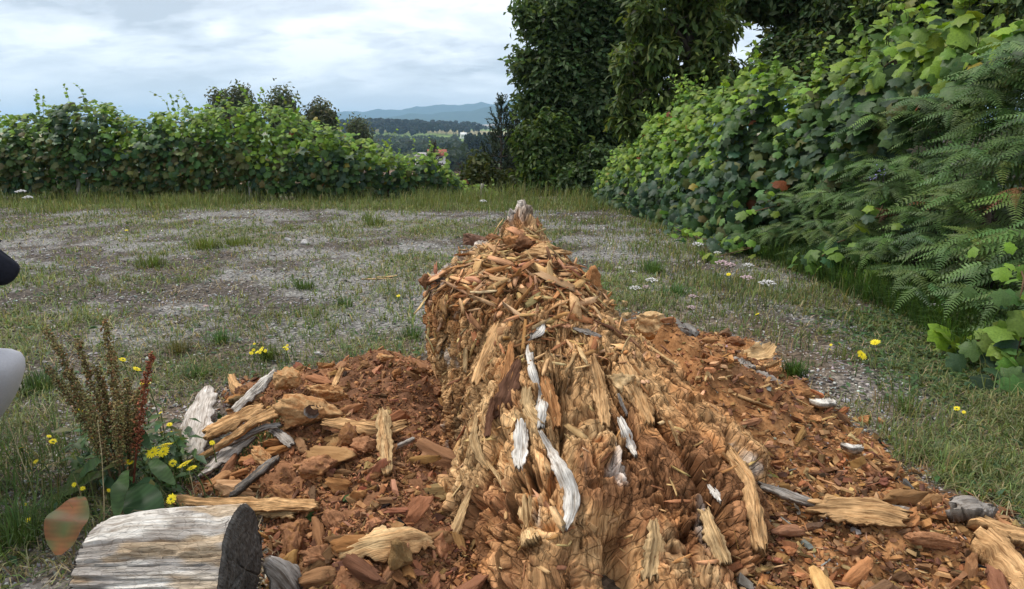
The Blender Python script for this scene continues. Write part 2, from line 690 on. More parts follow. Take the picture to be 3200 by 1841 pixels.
def build_valley():
    az = np.radians(np.concatenate([np.linspace(-180, -62, 40)[:-1], np.linspace(-62, 62, 240), np.linspace(62, 180, 40)[1:]]))
    rs = np.concatenate([[0.5, 4, 9, 13], np.exp(np.linspace(math.log(15.5), math.log(11500), 120))])
    A, R = np.meshgrid(az, rs)
    X, Y = R * np.sin(A), R * np.cos(A)
    Z = gz(X, Y) - .12 * sstep(np.where(Y > 0, Y, 0), 18.6, 17.0) - np.where((R < 17.5) & (Y > -1), 1.3, .1 * (R < 15))
    i = np.arange(X.size).reshape(X.shape)
    F = np.stack([i[:-1, :-1], i[:-1, 1:], i[1:, 1:], i[1:, :-1]], -1).reshape(-1, 4)[:, ::-1]
    c = np.zeros((X.size, 3)) + np.array([.07, .085, .035])
    r = R.ravel()
    x = X.ravel()
    y = Y.ravel()
    n = fbm(x / 9, y / 14, seed=51)
    brown = sstep(y, 130, 190) * sstep(y, 380, 320)
    cb = np.array([.17, .115, .085])[None] * (0.6 + .9 * n)[:, None]
    c = c * (1 - brown[:, None]) + cb * brown[:, None]
    strip = sstep(fbm(x / 60, y / 25, seed=52), .52, .6) * brown
    c = c * (1 - strip[:, None] * .7) + np.array([.20, .19, .08]) * strip[:, None] * .7
    gf = sstep(y, 930, 1000)
    fld = np.where(((y > 1180) & (y < 1420))[:, None], np.array([.36, .31, .17]), np.array([.20, .27, .09]))
    c = c * (1 - gf[:, None]) + fld * gf[:, None]
    far = sstep(y, 2050, 2300)
    c = c * (1 - far[:, None]) + np.array([.05, .07, .035]) * far[:, None]
    m, N, L, b = new_mat('valley_ground')
    t = tint_socket(N, False)
    L.new(mult(N, L, t, ramp(N, L, tex_noise(N, L, .35, 8, .7), [(.3, (.6, .6, .6)), (.7, (1.35, 1.35, 1.35))])), b.inputs['Base Color'])
    b.inputs['Roughness'].default_value = 1
    b.inputs['Specular IOR Level'].default_value = 0
    structure('valley', mesh('valley', np.stack([X, Y, Z], -1).reshape(-1, 3), F, c, m, True))


def build_ridge(name, pts, d, depth, seed, rough, base=-30):
    """a range of hills: its skyline through pixel points at distance d"""
    P = np.array([D(a, b_, d) for a, b_ in pts])
    na, nr = 420, 16
    x = np.linspace(P[0, 0], P[-1, 0], na)
    top = np.interp(x, P[:, 0], P[:, 2])
    k = np.exp(-np.linspace(-3, 3, 13) ** 2)
    top = np.convolve(np.pad(top, 6, 'edge'), k / k.sum(), 'valid')
    top = top + rough * (fbm(x / 160., x * 0, o=4, seed=seed) - .5)
    t = np.linspace(-1, 1, nr)
    X = np.repeat(x[None], nr, 0)
    Y = d + t[:, None] * depth + X * 0
    prof = (np.cos(t * PI) * .5 + .5) ** 1.1
    spur = 1 + .35 * (fbm(X / 380., Y / 900., seed=seed + 3) - .5) * (1 - prof[:, None]) * 2
    Z = base + (top[None] - base) * np.clip(prof[:, None] * spur, 0, 1)
    i = np.arange(X.size).reshape(X.shape)
    F = np.stack([i[:-1, :-1], i[:-1, 1:], i[1:, 1:], i[1:, :-1]], -1).reshape(-1, 4)
    m = bpy.data.materials.get('far_forest') or plain_mat('far_forest', (.045, .065, .04), 1, .35, .012, spec=0)
    structure(name, mesh(name, np.stack([X, Y, Z], -1).reshape(-1, 3), F, None, m, True))


build_ground()
build_valley()
build_ridge('mountain', [(-900, 400), (0, 395), (330, 372), (352, 364), (376, 353), (400, 364), (440, 372), (600, 392), (900, 380), (1030, 352), (1090, 347), (1150, 349), (1200, 343), (1230, 336), (1290, 335),
                         (1340, 330), (1390, 329), (1420, 331), (1470, 322), (1510, 318), (1545, 325), (1580, 320), (1640, 310), (1700, 300), (1800, 290), (2100, 310), (2700, 320), (4000, 380)], 7600, 1700, 61, 70)
build_ridge('mountain', [(-900, 415), (300, 415), (700, 410), (1030, 396), (1150, 376), (1260, 362), (1350, 356), (1450, 350), (1520, 338), (1600, 326), (1660, 312), (1760, 318), (2100, 350), (3000, 390), (4000, 400)],
            5600, 1500, 67, 40)

# ================================================================== plant parts


def tube(P, R, sides=6, cap=True):
    P = np.asarray(P, float)
    n = len(P)
    R = np.broadcast_to(np.asarray(R, float), (n,))
    T = np.gradient(P, axis=0)
    T = norm(T)
    a = np.array([0.31, 0.17, 0.94]) if abs(T[0][2]) < .9 else np.array([1, 0, 0.])
    X = norm(np.cross(T, a))
    Yv = np.cross(T, X)
    an = np.linspace(0, 2 * PI, sides, endpoint=False)
    V = P[:, None] + R[:, None, None] * (np.cos(an)[None, :, None] * X[:, None] + np.sin(an)[None, :, None] * Yv[:, None])
    i = np.arange(n * sides).reshape(n, sides)
    j = np.roll(i, -1, 1)
    F = [np.stack([i[:-1], j[:-1], j[1:], i[1:]], -1).reshape(-1, 4)]
    if cap:
        V = np.concatenate([V.reshape(-1, 3), P[[0, -1]]])
        k = n * sides
        F.append(np.concatenate([np.stack([j[0], i[0], np.full(sides, k)], -1), np.stack([i[-1], j[-1], np.full(sides, k + 1)], -1)]))
    return V.reshape(-1, 3), F


def bez(a, b, c, n=8):
    t = np.linspace(0, 1, n)[:, None]
    return (1 - t) ** 2 * np.asarray(a) + 2 * t * (1 - t) * np.asarray(b) + t * t * np.asarray(c)


def grape_leaf(seed):
    g = np.random.default_rng(seed)
    k = 17
    th = np.radians(np.linspace(-158, 158, k))
    r = .48 + .055 * np.cos(5 * th) + .045 * np.where(np.arange(k) % 2, 1, -1) + g.normal(0, .025, k)
    x, y = r * np.sin(th), .30 + r * np.cos(th) * 1.0
    x, y = np.append(x, 0), np.append(y, .30)
    z = -.42 * (x ** 2) * 1.2 - .30 * (y - .3) ** 2 + g.normal(0, .035, k + 1)
    z[-1] = .05
    V = np.stack([x, y, z], -1)
    i = np.arange(k - 1)
    F = np.stack([i + 1, i, np.full(k - 1, k)], -1)
    F = np.concatenate([F, [[0, k - 1, k]]])
    return V, F


GRAPE = [grape_leaf(s) for s in range(6)]
GRAPE_ME = [mesh('vine_leaf', v, f, None, M_LEAF_O, True) for v, f in GRAPE]


def blade_leaf(w=.28, n=5, curl=.5, fold=.25):
    """a simple long leaf along +Y"""
    t = np.linspace(0, 1, n)
    ww = w * np.sin(PI * np.clip(t * .94 + .03, 0, 1)) ** .8
    z = -curl * t ** 2
    V = np.concatenate([np.stack([-ww / 2, t, z + fold * ww], -1), np.stack([0 * t, t, z], -1), np.stack([ww / 2, t, z + fold * ww], -1)])
    i = np.arange(n - 1)
    F = np.concatenate([np.stack([i, i + 1, i + 1 + n, i + n], -1)[:, ::-1], np.stack([i + n, i + n + 1, i + 1 + 2 * n, i + 2 * n], -1)[:, ::-1]])
    return V, F


def pick(n, cols, probs, rng=RNG, jit=.22):
    c = np.array(cols)[rng.choice(len(cols), n, p=np.array(probs) / sum(probs))]
    return np.clip(c * (1 + rng.normal(0, jit, (n, 1))) * (1 + rng.normal(0, .07, (n, 3))), .008, .9)


YOUNG, YOUNG2 = (.24, .36, .045), (.17, .28, .05)
MID, MATURE, BLUE = (.085, .16, .045), (.05, .10, .035), (.055, .105, .06)
OLIVE, YELLOW, RUST = (.125, .135, .045), (.34, .27, .05), (.22, .07, .03)


def leaf_objects(root, name, P, R, S, C, meshes, k, order, mass_name, base_meshes, mass_mat, rng):
    """the k leaves that come first in order as parts of root, the others joined in one part"""
    idx = np.argsort(order)
    one, rest = idx[:k], idx[k:]
    L = np.array(root.location)
    for i in one:
        o = bpy.data.objects.new(name, meshes[int(rng.integers(len(meshes)))])
        o.parent = root
        o.matrix_basis = mat4(R[i], np.full(3, S[i]), P[i] - L)
        o.color = (C[i][0], C[i][1], C[i][2], 1)
        COL.objects.link(o)
    if len(rest):
        J = Join()
        which = rng.integers(len(base_meshes), size=len(rest))
        for w, (v, f) in enumerate(base_meshes):
            s = rest[which == w]
            if len(s):
                J.add(*scatter(v, f, P[s], R[s], S[s], C[s]))
        o = link(mass_name, J.mesh(mass_name, mass_mat, True), root)
        o.location = -L
        o['kind'] = 'stuff'


def vine(label, group, Pb, Pt, out, seed, size=.12, dens=3.6, bulge=.3, lump=.28, thick=.45, bottom_gap=0.0, k=300, young=.5, dull=.4, shoots=5, trunk=None,
         bare=0.0):
    """a grape vine on its trellis: Pb, Pt (n,3) run along its foot and its top; out is the open side"""
    g = np.random.default_rng(seed)
    Pb, Pt, out = np.asarray(Pb, float), np.asarray(Pt, float), norm(np.asarray(out, float))
    area = np.mean(np.linalg.norm(Pt - Pb, axis=1)) * (np.linalg.norm(Pt[-1] - Pt[0]) + np.linalg.norm(Pb[-1] - Pb[0])) / 2
    n = int(area / (size * size * .62) * dens)
    s = g.random(n)
    f = g.random(n) ** .9
    f = bottom_gap + (1 - bottom_gap) * f if bottom_gap else f
    q = np.linspace(0, 1, len(Pb))

    def at(P, s):
        return np.stack([np.interp(s, q, P[:, i]) for i in range(3)], -1)
    B, T = at(Pb, s), at(Pt, s)
    P = B + (T - B) * f[:, None]
    bl = bulge * (1 - np.abs(2 * f - .95) ** 2.6)
    lm = lump * (fbm(P[:, 0] * 2.3 + seed * .0, P[:, 2] * 2.3, P[:, 1] * 2.3, 3, 77) - .5) * 2
    dep = g.random(n) ** 1.7 * thick
    back = g.random(n) < .14
    dep = np.where(back, thick * (1 + .5 * g.random(n)), dep)
    P = P + out[None] * (bl + lm - dep)[:, None] + g.normal(0, .035, (n, 3))
    P[:, 2] += .14 * (vnoise(P[:, 0] * 4, P[:, 1] * 4, seed=78) - .5) * f
    N = out[None] * (.9 - .35 * f[:, None]) + np.array([0, 0, 1.]) * (.35 + .75 * f[:, None] ** 2) + g.normal(0, .38, (n, 3))
    Tn = np.array([0, 0, -1.]) + out[None] * .35 + g.normal(0, .45, (n, 3))
    S = size * np.clip(g.normal(1, .22, n), .5, 1.6)
    # shoot tips carry small pale young leaves, the older wood below the large dark ones
    yo = f + .75 * (fbm(P[:, 0] * 2.1, P[:, 2] * 2.1, P[:, 1] * 2.1, 3, 79) - .5) + g.normal(0, .07, n)
    yo = yo > (1 - young * .55)
    C = pick(n, [MID, MATURE, BLUE, OLIVE], [.34, .30, .30, .06], g)
    du = (f < .62) & (g.random(n) < dull)
    C[du] = pick(int(du.sum()), [OLIVE, MID, (.15, .13, .05)], [.6, .25, .15], g)
    C[yo] = pick(int(yo.sum()), [YOUNG, YOUNG2, MID], [.48, .37, .15], g)
    S[yo] *= .78
    od = g.random(n)
    C[od > .994] = YELLOW
    C[od < .0025] = RUST
    # shoots that stand out of the top
    sh = Join()
    eP, eN, eT, eS, eC = [], [], [], [], []
    for i in range(shoots):
        ss = g.random()
        t0 = at(Pt, np.array([ss]))[0]
        h = size * g.uniform(1.0, 2.9)
        tip = t0 + np.array([0, 0, h]) + out * g.uniform(-.1, .3) + np.append(g.normal(0, .13, 2), 0)
        c = bez(t0 - np.array([0, 0, .15]), t0 + np.array([0, 0, h * .7]), tip, 8)
        sh.add(*tube(c, np.linspace(.004, .0015, 8), 4), C=(.13, .15, .05))
        for j, p in enumerate(c[2:]):
            eP.append(p)
            eN.append(g.normal(0, .5, 3) + [0, 0, .8] + out * .5)
            eT.append(g.normal(0, .6, 3) + [0, 0, -.3])
            eS.append(size * (1.0 - .085 * j) * g.uniform(.55, .85))
            eC.append(pick(1, [YOUNG, YOUNG2], [.6, .4], g)[0])
    root_loc = at(Pb, np.array([.5]))[0]
    root_loc[2] = float(gz(root_loc[0], root_loc[1])) if trunk is None else trunk[2]
    root = thing('grape_vine', label, 'vine', root_loc, group)
    if eP:
        P, N, Tn = np.concatenate([P, eP]), np.concatenate([N, eN]), np.concatenate([Tn, eT])
        S, C = np.concatenate([S, eS]), np.concatenate([C, eC])
        dep = np.concatenate([dep, np.zeros(len(eS))])
        lm = np.concatenate([lm, np.full(len(eS), .4)])
        bl = np.concatenate([bl, np.zeros(len(eS))])
    R = frames(N, Tn)
    order = dep - lm * .5 - S * .6 + g.random(len(S)) * .04
    leaf_objects(root, 'vine_leaf', P, R, S, C, GRAPE_ME, k, order, 'foliage', GRAPE, M_LEAF, g)
    # the woody stem and the canes along the wire
    J = Join()
    b0 = np.array(root_loc) - out * .15
    mid = at(Pt, np.array([.5]))[0] - out * (thick * .6) - np.array([0, 0, .25])
    J.add(*tube(bez(b0, b0 + (mid - b0) * .5 + g.normal(0, .06, 3), mid, 8), np.linspace(.03, .016, 8), 6), C=(.10, .075, .055))
    o = link('trunk', J.mesh('trunk', M_CHIP, True), root)
    o.location = -Vector(root_loc)
    for e0 in (.05, .95):
        en = at(Pt, np.array([e0]))[0] - out * (thick * .5) - np.array([0, 0, .3])
        sh.add(*tube(bez(mid, (mid + en) / 2 + [0, 0, .1], en, 8), np.linspace(.012, .006, 8), 5), C=(.13, .09, .06))
    o = link('cane', sh.mesh('cane', M_CHIP, True), root)
    o.location = -Vector(root_loc)
    return root


# ------------------------------------------------------------------ the vine hedge on the far side of the clearing
_lt = np.array([(-250, 350), (0, 366), (70, 356), (130, 338), (200, 336), (232, 332), (262, 322), (318, 318), (336, 326), (345, 362), (420, 380), (480, 352), (560, 350), (600, 340), (680, 335),
                (730, 330), (800, 326), (860, 330), (905, 350), (960, 368), (1010, 388), (1045, 408), (1085, 412), (1130, 428), (1180, 446), (1215, 460), (1250, 492), (1300, 478), (1385, 472),
                (1405, 520), (1430, 552), (1480, 572), (1530, 586), (1560, 612)], float)
HD = 13.7


def hedge_d(px):
    return np.interp(px, [1050, 1300, 1560], [HD, 14.3, 15.2])


HEDGE_LABELS = [
    'low dark vine at the left end of the hedge, cut by the picture edge',
    'vine with bright leaf sprays along its flat top, second from the hedge\'s left end',
    'vine with a dark leafy knob rising above the hedge top',
    'vine below the dip in the hedge where the little blue peak shows',
    'vine with yellow lower leaves and thin bare shoots waving above its top',
    'vine with yellow and brown lower leaves directly above the grey trellis post',
    'tall vine with the brightest lime green top in front of the round trees',
    'dark vine hung with large bluish leaves, right of the lime topped vine',
    'vine with a few rusty red leaves where the hedge top starts to fall',
    'vine with pale shoots on the falling part of the hedge',
    'low dark vine on the falling hedge, left of the red roofed house',
    'vine with light green tips just below the red roofed house',
    'last low yellow green vine at the right end of the hedge, beside the thin stake']
_edges = [-190, 40, 190, 345, 480, 620, 770, 905, 1035, 1150, 1255, 1345, 1425, 1550]
for i in range(13):
    e0, e1 = _edges[i], _edges[i + 1]
    pxs = np.linspace(e0 - 12, e1 + 12, 14)
    d = hedge_d(pxs)
    Pt = np.array([D(p, np.interp(p, _lt[:, 0], _lt[:, 1]) + (-8 if i < 6 else 2), q) for p, q in zip(pxs, d)])
    Pb = Pt.copy()
    Pb[:, 2] = gz(Pb[:, 0], Pb[:, 1]) + .02
    hh = float(np.mean(Pt[:, 2] - Pb[:, 2]))
    vine(HEDGE_LABELS[i], 'vines of the far hedge', Pb, Pt, (0.05, -1, 0), 100 + i, size=.125, dens=4.4, bulge=.30 if hh > 1 else .22, lump=.26, thick=.55,
         bottom_gap=.10 if i < 8 else 0.02, young=[.35, .5, .22, .45, .5, .55, .85, .5, .6, .75, .5, .75, 1.1][i], dull=[.5, .5, .45, .45, .6, .75, .4, .12, .12, .1, .1, .1, .3][i],
         shoots=[1, 3, 2, 1, 5, 3, 4, 2, 2, 3, 2, 2, 1][i])

# ------------------------------------------------------------------ vines on the bank on the right
_rt = np.array([(1860, 560), (1885, 530), (1925, 445), (1960, 430), (2000, 405), (2060, 345), (2110, 305), (2160, 275), (2230, 268), (2290, 250), (2350, 225), (2400, 185), (2440, 215), (2480, 262),
                (2530, 268), (2590, 225), (2650, 170), (2700, 150), (2760, 70), (2820, 66), (2890, 50), (2960, 30), (3030, 30), (3070, 68), (3150, 78), (3220, 70), (3400, 60)], float)
_rb = np.array([(1860, 625), (1885, 632), (2000, 672), (2100, 716), (2200, 748), (2300, 790), (2380, 800), (2470, 760), (2560, 640), (2640, 550), (2720, 490), (2880, 400), (3040, 300), (3260, 200), (3400, 180)], float)
_rd = np.array([(1860, 13.6), (2010, 11.2), (2130, 9.9), (2260, 8.7), (2400, 7.6), (2560, 6.7), (2720, 6.0), (2880, 5.45), (3040, 4.95), (3260, 4.4), (3400, 4.1)], float)
BANK_LABELS = [
    'small bright vine at the far end of the right bank, beside the dark trees',
    'light green vine with an upright spray of shoots, second from the far bank end',
    'vine covering the bank down to the gravel track with pale shoot tips',
    'dark bluish leaved vine on the bank above the creeping leaves',
    'vine with one tall leafy shoot standing up in front of the sky gap',
    'vine behind the violet flowers on the bank, below the rusty dead leaves',
    'large leaved vine climbing the bank left of the grey post',
    'highest vine on the bank, its pale leaves reaching above the grey post',
    'vine at the right edge of the picture above the ferns']
_edges = [1875, 2005, 2130, 2260, 2395, 2540, 2700, 2860, 3020, 3270]
for i in range(9):
    e0, e1 = _edges[i], _edges[i + 1]
    pxs = np.linspace(e0 - 10, e1 + 10, 14)
    d = np.interp(pxs, _rd[:, 0], _rd[:, 1])
    Pt = np.array([D(p, np.interp(p, _rt[:, 0], _rt[:, 1]) + 10, q) for p, q in zip(pxs, d)])
    Pb = []
    for p, q in zip(pxs, d):
        yb = np.interp(p, _rb[:, 0], _rb[:, 1])
        gp = G(p, yb, .05)
        if p < 2330:
            gp[1] = min(gp[1], q)
            Pb.append(D(p, yb, min(gp[1] + .1, q - .25)))
        else:
            Pb.append(D(p, yb, q - .30))
    vine(BANK_LABELS[i], 'vines on the right bank', np.array(Pb), Pt, (-.72, -.69, 0), 140 + i, size=[.105, .11, .115, .12, .125, .13, .14, .145, .15][i], dens=4.2,
         bulge=.16, lump=.22, thick=.4, young=[1.0, 1.0, .8, .5, .6, .55, .7, .9, .8][i], dull=.06, shoots=[4, 9, 7, 6, 6, 5, 6, 8, 5][i])

# creeping vines at the foot of the bank
def creeper(label, spots, seed, size, young=.6, k=120, spread=.10):
    g = np.random.default_rng(seed)
    P, N, T, S, C = [], [], [], [], []
    J = Join()
    pts = []
    for (px, py, z) in spots:
        c = G(px, py, z)
        c[2] = max(c[2], float(gz(c[0], c[1])) + .03)
        pts.append(c)
        for _ in range(7):
            p = c + g.normal(0, spread, 3) * [1, .8, .55]
            P.append(p)
            N.append(g.normal(0, .4, 3) + [-.25, -.55, .8])
            T.append(g.normal(0, .6, 3) + [-.3, -.3, -.4])
            S.append(size * g.uniform(.6, 1.25))
            C.append(pick(1, [YOUNG2, MID, YOUNG, BLUE], [.45, .25, .15 + young * .2, .15], g)[0])
    pts = np.array(pts)
    root = thing('grape_vine', label, 'vine', (pts[0][0], pts[0][1], float(gz(pts[0][0], pts[0][1]))), 'creeping vines at the foot of the bank')
    if len(pts) > 1:
        J.add(*tube(pts, .005, 5), C=(.16, .10, .06))
        o = link('cane', J.mesh('cane', M_CHIP, True), root)
        o.location = -Vector(root.location)
    leaf_objects(root, 'vine_leaf', np.array(P), frames(np.array(N), np.array(T)), np.array(S), np.array(C), GRAPE_ME, k, g.random(len(P)), 'foliage', GRAPE, M_LEAF, g)


creeper('creeping vine with round pale leaves at the bank foot beside the gravel track', [(2110, 715, .1), (2150, 730, .1), (2190, 745, .1), (2230, 752, .12)], 171, .095)
creeper('creeping vine in the grass below the dark bank, behind the white flower head', [(2270, 765, .1), (2310, 775, .1), (2350, 775, .12), (2250, 800, .05)], 172, .10)
creeper('vine shoot of pale leaves hanging in front of the bank, left of the ferns', [(2380, 640, .55), (2410, 625, .6), (2440, 640, .55), (2360, 660, .5)], 173, .10)
creeper('vine shoot of big fresh leaves in the long grass below the ferns', [(2550, 820, .16), (2580, 790, .22), (2610, 760, .3), (2640, 750, .35)], 174, .12)
creeper('two leaf vine tip among the lower ferns', [(2740, 862, .12), (2770, 858, .12)], 175, .11)
creeper('large leaved vine in the lower right beside the grass verge', [(3040, 1060, .12), (3090, 1075, .12), (3130, 1120, .1), (3180, 1100, .15), (3160, 1170, .06), (3195, 1040, .25)], 176, .135, .5, 120, .085)
creeper('vine leaves at the right edge above the fern fronds', [(3185, 830, .55), (3200, 870, .5), (3190, 930, .42)], 177, .085)
creeper('vine tip with small leaves hanging among the dark ferns', [(2770, 590, .75), (2760, 640, .66), (2740, 680, .6)], 178, .10)

# ------------------------------------------------------------------ trellis posts
def post(label, base, top, r=.05, sides=8, name='trellis_post'):
    base, top = np.asarray(base, float), np.asarray(top, float)
    n = 8
    P = base + (top - base) * np.linspace(0, 1, n)[:, None] + RNG.normal(0, r * .06, (n, 3))
    V, F = tube(P - base, r * (1 + RNG.normal(0, .05, n)), sides)
    o = link(name, mesh(name, V, F, None, M_POST, False), None, base)
    return tag(o, label, 'post', 'vineyard posts')


b = G(602, 622)
post('short grey post standing in front of the far hedge, leaning left', b - [0, 0, .05], D(592, 540, b[1] + .05), .055)
b = D(245, 612, 13.55)
post('thin pale post in the shade below the dark knob of the hedge', b - [0, 0, .1], b + [0, .1, .5], .035)
b = D(372, 604, 13.7)
post('dark slanting post under the dip of the hedge', b - [0, 0, .1], D(350, 560, 13.9), .04)
b = D(782, 616, 13.55)
post('short post in the grass under the lime green hedge top', b - [0, 0, .1], b + [0, .05, .3], .035)
b = D(1498, 622, 14.4)
post('thin weathered stake at the right end of the hedge', b - [0, 0, .15], D(1508, 574, 14.4), .035)
b = D(1535, 634, 14.2)
post('tiny pale stake in the grass behind the stump tip', b - [0, 0, .1], D(1537, 606, 14.2), .02)
b = D(2945, 300, 5.6)
post('grey post among the highest vine leaves on the right bank', [b[0], b[1], float(gz(b[0], b[1])) - .1], D(2962, 160, 5.35), .055)

# ================================================================== trees


def leaf_cluster(seed, n, w, l, spread):
    g = np.random.default_rng(seed)
    J = Join()
    v, f = blade_leaf(w, 3, .25, .2)
    f4 = f
    Tn = g.normal(size=(n, 3))
    Tn[:, 2] -= .35
    N = g.normal(size=(n, 3)) * .8 + [0, 0, .9]
    P = g.normal(size=(n, 3)) * spread
    J.add(*scatter(v * l, f4, P, frames(N, Tn), np.ones(n) * 1.0))
    return np.concatenate(J.V), np.concatenate(J.F)


def leaf_spray(seed, n, l, w, spread):
    g = np.random.default_rng(seed)
    q = np.array([[0, 0, 0], [w, .45, .08], [0, 1, -.12], [-w, .5, .08]]) * l
    T = g.normal(size=(n, 3)) - [0, 0, .3]
    N = g.normal(size=(n, 3)) * .8 + [0, 0, .9]
    V, F, _ = scatter(q, np.array([[0, 1, 2], [0, 2, 3]]), g.normal(size=(n, 3)) * spread, frames(N, T), np.ones(n))
    return V, F


def ragged(blobs, g, k=9, f=.42):
    """boughs: smaller clumps budding all over the crown's main masses"""
    out = []
    for b in blobs:
        b = np.array(b)
        out.append(np.concatenate([b[:3], b[3:] * .72]))
        for _ in range(k):
            d = norm(g.normal(size=3))
            out.append(np.concatenate([b[:3] + d * b[3:] * g.uniform(.5, .82), b[3:] * f * g.uniform(.5, 1.1)]))
    return out


OAK_CL = [leaf_spray(s, 8, .5, .24, .42) for s in range(5)]
OAK_OLD = [leaf_cluster(s, 7, .55, .42, .34) for s in range(4)]
FAR_CL = [leaf_spray(s + 9, 9, .36, .22, .5) for s in range(3)]


def crown_points(blobs, n, g, hollow=.55, gap=.0, fr=1.6, seed=0):
    B = np.array(blobs, float)
    vol = np.prod(B[:, 3:6], axis=1) ** (2 / 3.)
    w = g.choice(len(B), n, p=vol / vol.sum())
    d = norm(g.normal(size=(n, 3)))
    r = hollow + (1.04 - hollow) * g.random(n) ** .6
    P0 = B[w, :3] + d * r[:, None] * B[w, 3:6]
    lm = fbm(P0[:, 0] * fr, P0[:, 1] * fr, P0[:, 2] * fr, 3, seed)
    P = P0 + d * ((lm - .5) * .8)[:, None] * B[w, 3:6].min(1)[:, None]
    keep = vnoise(P[:, 0] * fr * 1.3, P[:, 1] * fr * 1.3, P[:, 2] * fr * 1.3, seed + 5) > gap
    return P[keep], d[keep], r[keep]


def tree(name, label, base, blobs, n, size, cols, probs, seed, clusters=None, group=None, mat=None, trunk_r=.15, gap=.12, fr=1.2, hollow=.5, droop=.3, smooth=False, ground=None, cat='tree',
         limbs=True, single=None):
    g = np.random.default_rng(seed)
    base = np.asarray(base, float)
    root = thing(name, label, cat, base, group)
    P, d, r = crown_points(ragged(blobs, g), n, g, hollow, gap, fr, seed)
    m = len(P)
    if ground is not None:
        ok = P[:, 2] > ground
        P, d, r = P[ok], d[ok], r[ok]
        m = len(P)
    N = d * .7 + [0, 0, .6] + g.normal(0, .45, (m, 3))
    T = d * .5 + [0, 0, -droop] + g.normal(0, .5, (m, 3))
    S = size * np.clip(g.normal(1, .25, m), .45, 1.7)
    C = pick(m, cols, probs, g, .25)
    lt = fbm(P[:, 0] * 1.5, P[:, 1] * 1.5, P[:, 2] * 1.5, 3, seed + 11)
    C = C * (.72 + .56 * lt)[:, None]
    cl = clusters or OAK_CL
    if single:
        order = np.linalg.norm(P - [0, 0, CAM_H], axis=1) - 1.5 * (r - .8)
        leaf_objects(root, 'leaf', P, frames(N, T), S, C, [mesh('tree_leaf', v, f, None, M_TREE_O, True) for v, f in cl], single, order, 'crown', cl, mat or M_TREE, g)
    else:
        J = Join()
        w = g.integers(len(cl), size=m)
        for i, (v, f) in enumerate(cl):
            s = w == i
            if s.any():
                J.add(*scatter(v, f, P[s], frames(N[s], T[s]), S[s], C[s]))
        o = link('crown', J.mesh('crown', mat or M_TREE, smooth), root)
        o.location = -Vector(base)
    J = Join()
    B = np.array(blobs, float)
    top = B[np.argmax(B[:, 2])]
    spine = bez(base - [0, 0, .3], base + [0, 0, (top[2] - base[2]) * .5], [top[0], top[1], top[2]], 10)
    J.add(*tube(spine, np.linspace(trunk_r, trunk_r * .25, 10), 8))
    if limbs:
        for b_ in B:
            k = int(np.argmin(np.abs(spine[:, 2] - (b_[2] - b_[5] * .8))))
            st = spine[k]
            J.add(*tube(bez(st, (st + b_[:3]) / 2 + [0, 0, .15 * b_[5]], b_[:3], 7), np.linspace(trunk_r * .4, trunk_r * .1, 7), 5))
            for q in range(5):
                e_ = b_[:3] + norm(g.normal(size=3)) * b_[3:6] * .9
                J.add(*tube(bez(b_[:3], (b_[:3] + e_) / 2 + g.normal(0, .1, 3) * b_[3], e_, 5), np.linspace(trunk_r * .12, trunk_r * .03, 5), 4))
    o = link('trunk', J.mesh('trunk', M_BARK, True), root)
    o.location = -Vector(base)
    return root


def pxblob(px, py, d, rpx, rpy, rd=None):
    c = D(px, py, d)
    s = d / FPX
    return [c[0], c[1], c[2], rpx * s, rd if rd else (rpx + rpy) / 2 * s, rpy * s]


DK = [(.066, .112, .042), (.094, .148, .058), (.13, .18, .078)]
GR = [(.055, .10, .028), (.085, .14, .035), (.12, .17, .045)]

oz = float(gz(2.6, 17.5))
tree('oak_tree', 'tall dark green oak with its bushy left edge against the open sky', (2.7, 17.8, oz),
     [pxblob(1790, -60, 17.6, 150, 130), pxblob(1765, 60, 17, 90, 85), pxblob(1648, 40, 17, 30, 30), pxblob(1640, 200, 17, 34, 42), pxblob(1655, 335, 17, 36, 30), pxblob(1665, 270, 17, 30, 26), pxblob(1850, 90, 17.6, 170, 130), pxblob(1765, 190, 17, 95, 90), pxblob(1890, 240, 17.4, 190, 140),
      pxblob(1755, 300, 17, 118, 90), pxblob(1870, 370, 17.3, 170, 120), pxblob(1790, 430, 17.0, 150, 110), pxblob(1850, 520, 17.0, 150, 100), pxblob(1960, 480, 17.2, 140, 130),
      pxblob(1960, 100, 18, 140, 150), pxblob(1700, 120, 17.1, 70, 50), pxblob(1690, 30, 17.1, 62, 45), pxblob(1690, 235, 17.0, 70, 50)],
     13500, .30, DK, [.3, .4, .3], 201, trunk_r=.28, gap=.34, fr=1.6)
tree('leafy_tree', 'lighter green bushy tree low on the left side of the dark oak', D(1740, 640, 16.2),
     [pxblob(1690, 470, 16.0, 66, 50), pxblob(1730, 430, 16.2, 70, 60), pxblob(1705, 540, 15.8, 66, 50), pxblob(1740, 520, 16, 80, 70), pxblob(1715, 605, 15.7, 60, 42), pxblob(1640, 452, 16, 26, 24),
      pxblob(1760, 590, 15.8, 75, 55)],
     7000, .25, GR, [.4, .4, .2], 202, trunk_r=.10, gap=.1, fr=1.6, droop=.6)
tree('dark_shrub', 'nearly black evergreen thicket at the foot of the oak', D(1850, 640, 15.2),
     [pxblob(1810, 590, 15.3, 75, 60), pxblob(1880, 560, 15.4, 75, 80), pxblob(1850, 625, 15.0, 90, 35), pxblob(1930, 590, 14.9, 50, 60)],
     4500, .25, DK, [.6, .35, .05], 203, trunk_r=.07, gap=.08, fr=1.8, droop=.7, cat='shrub')

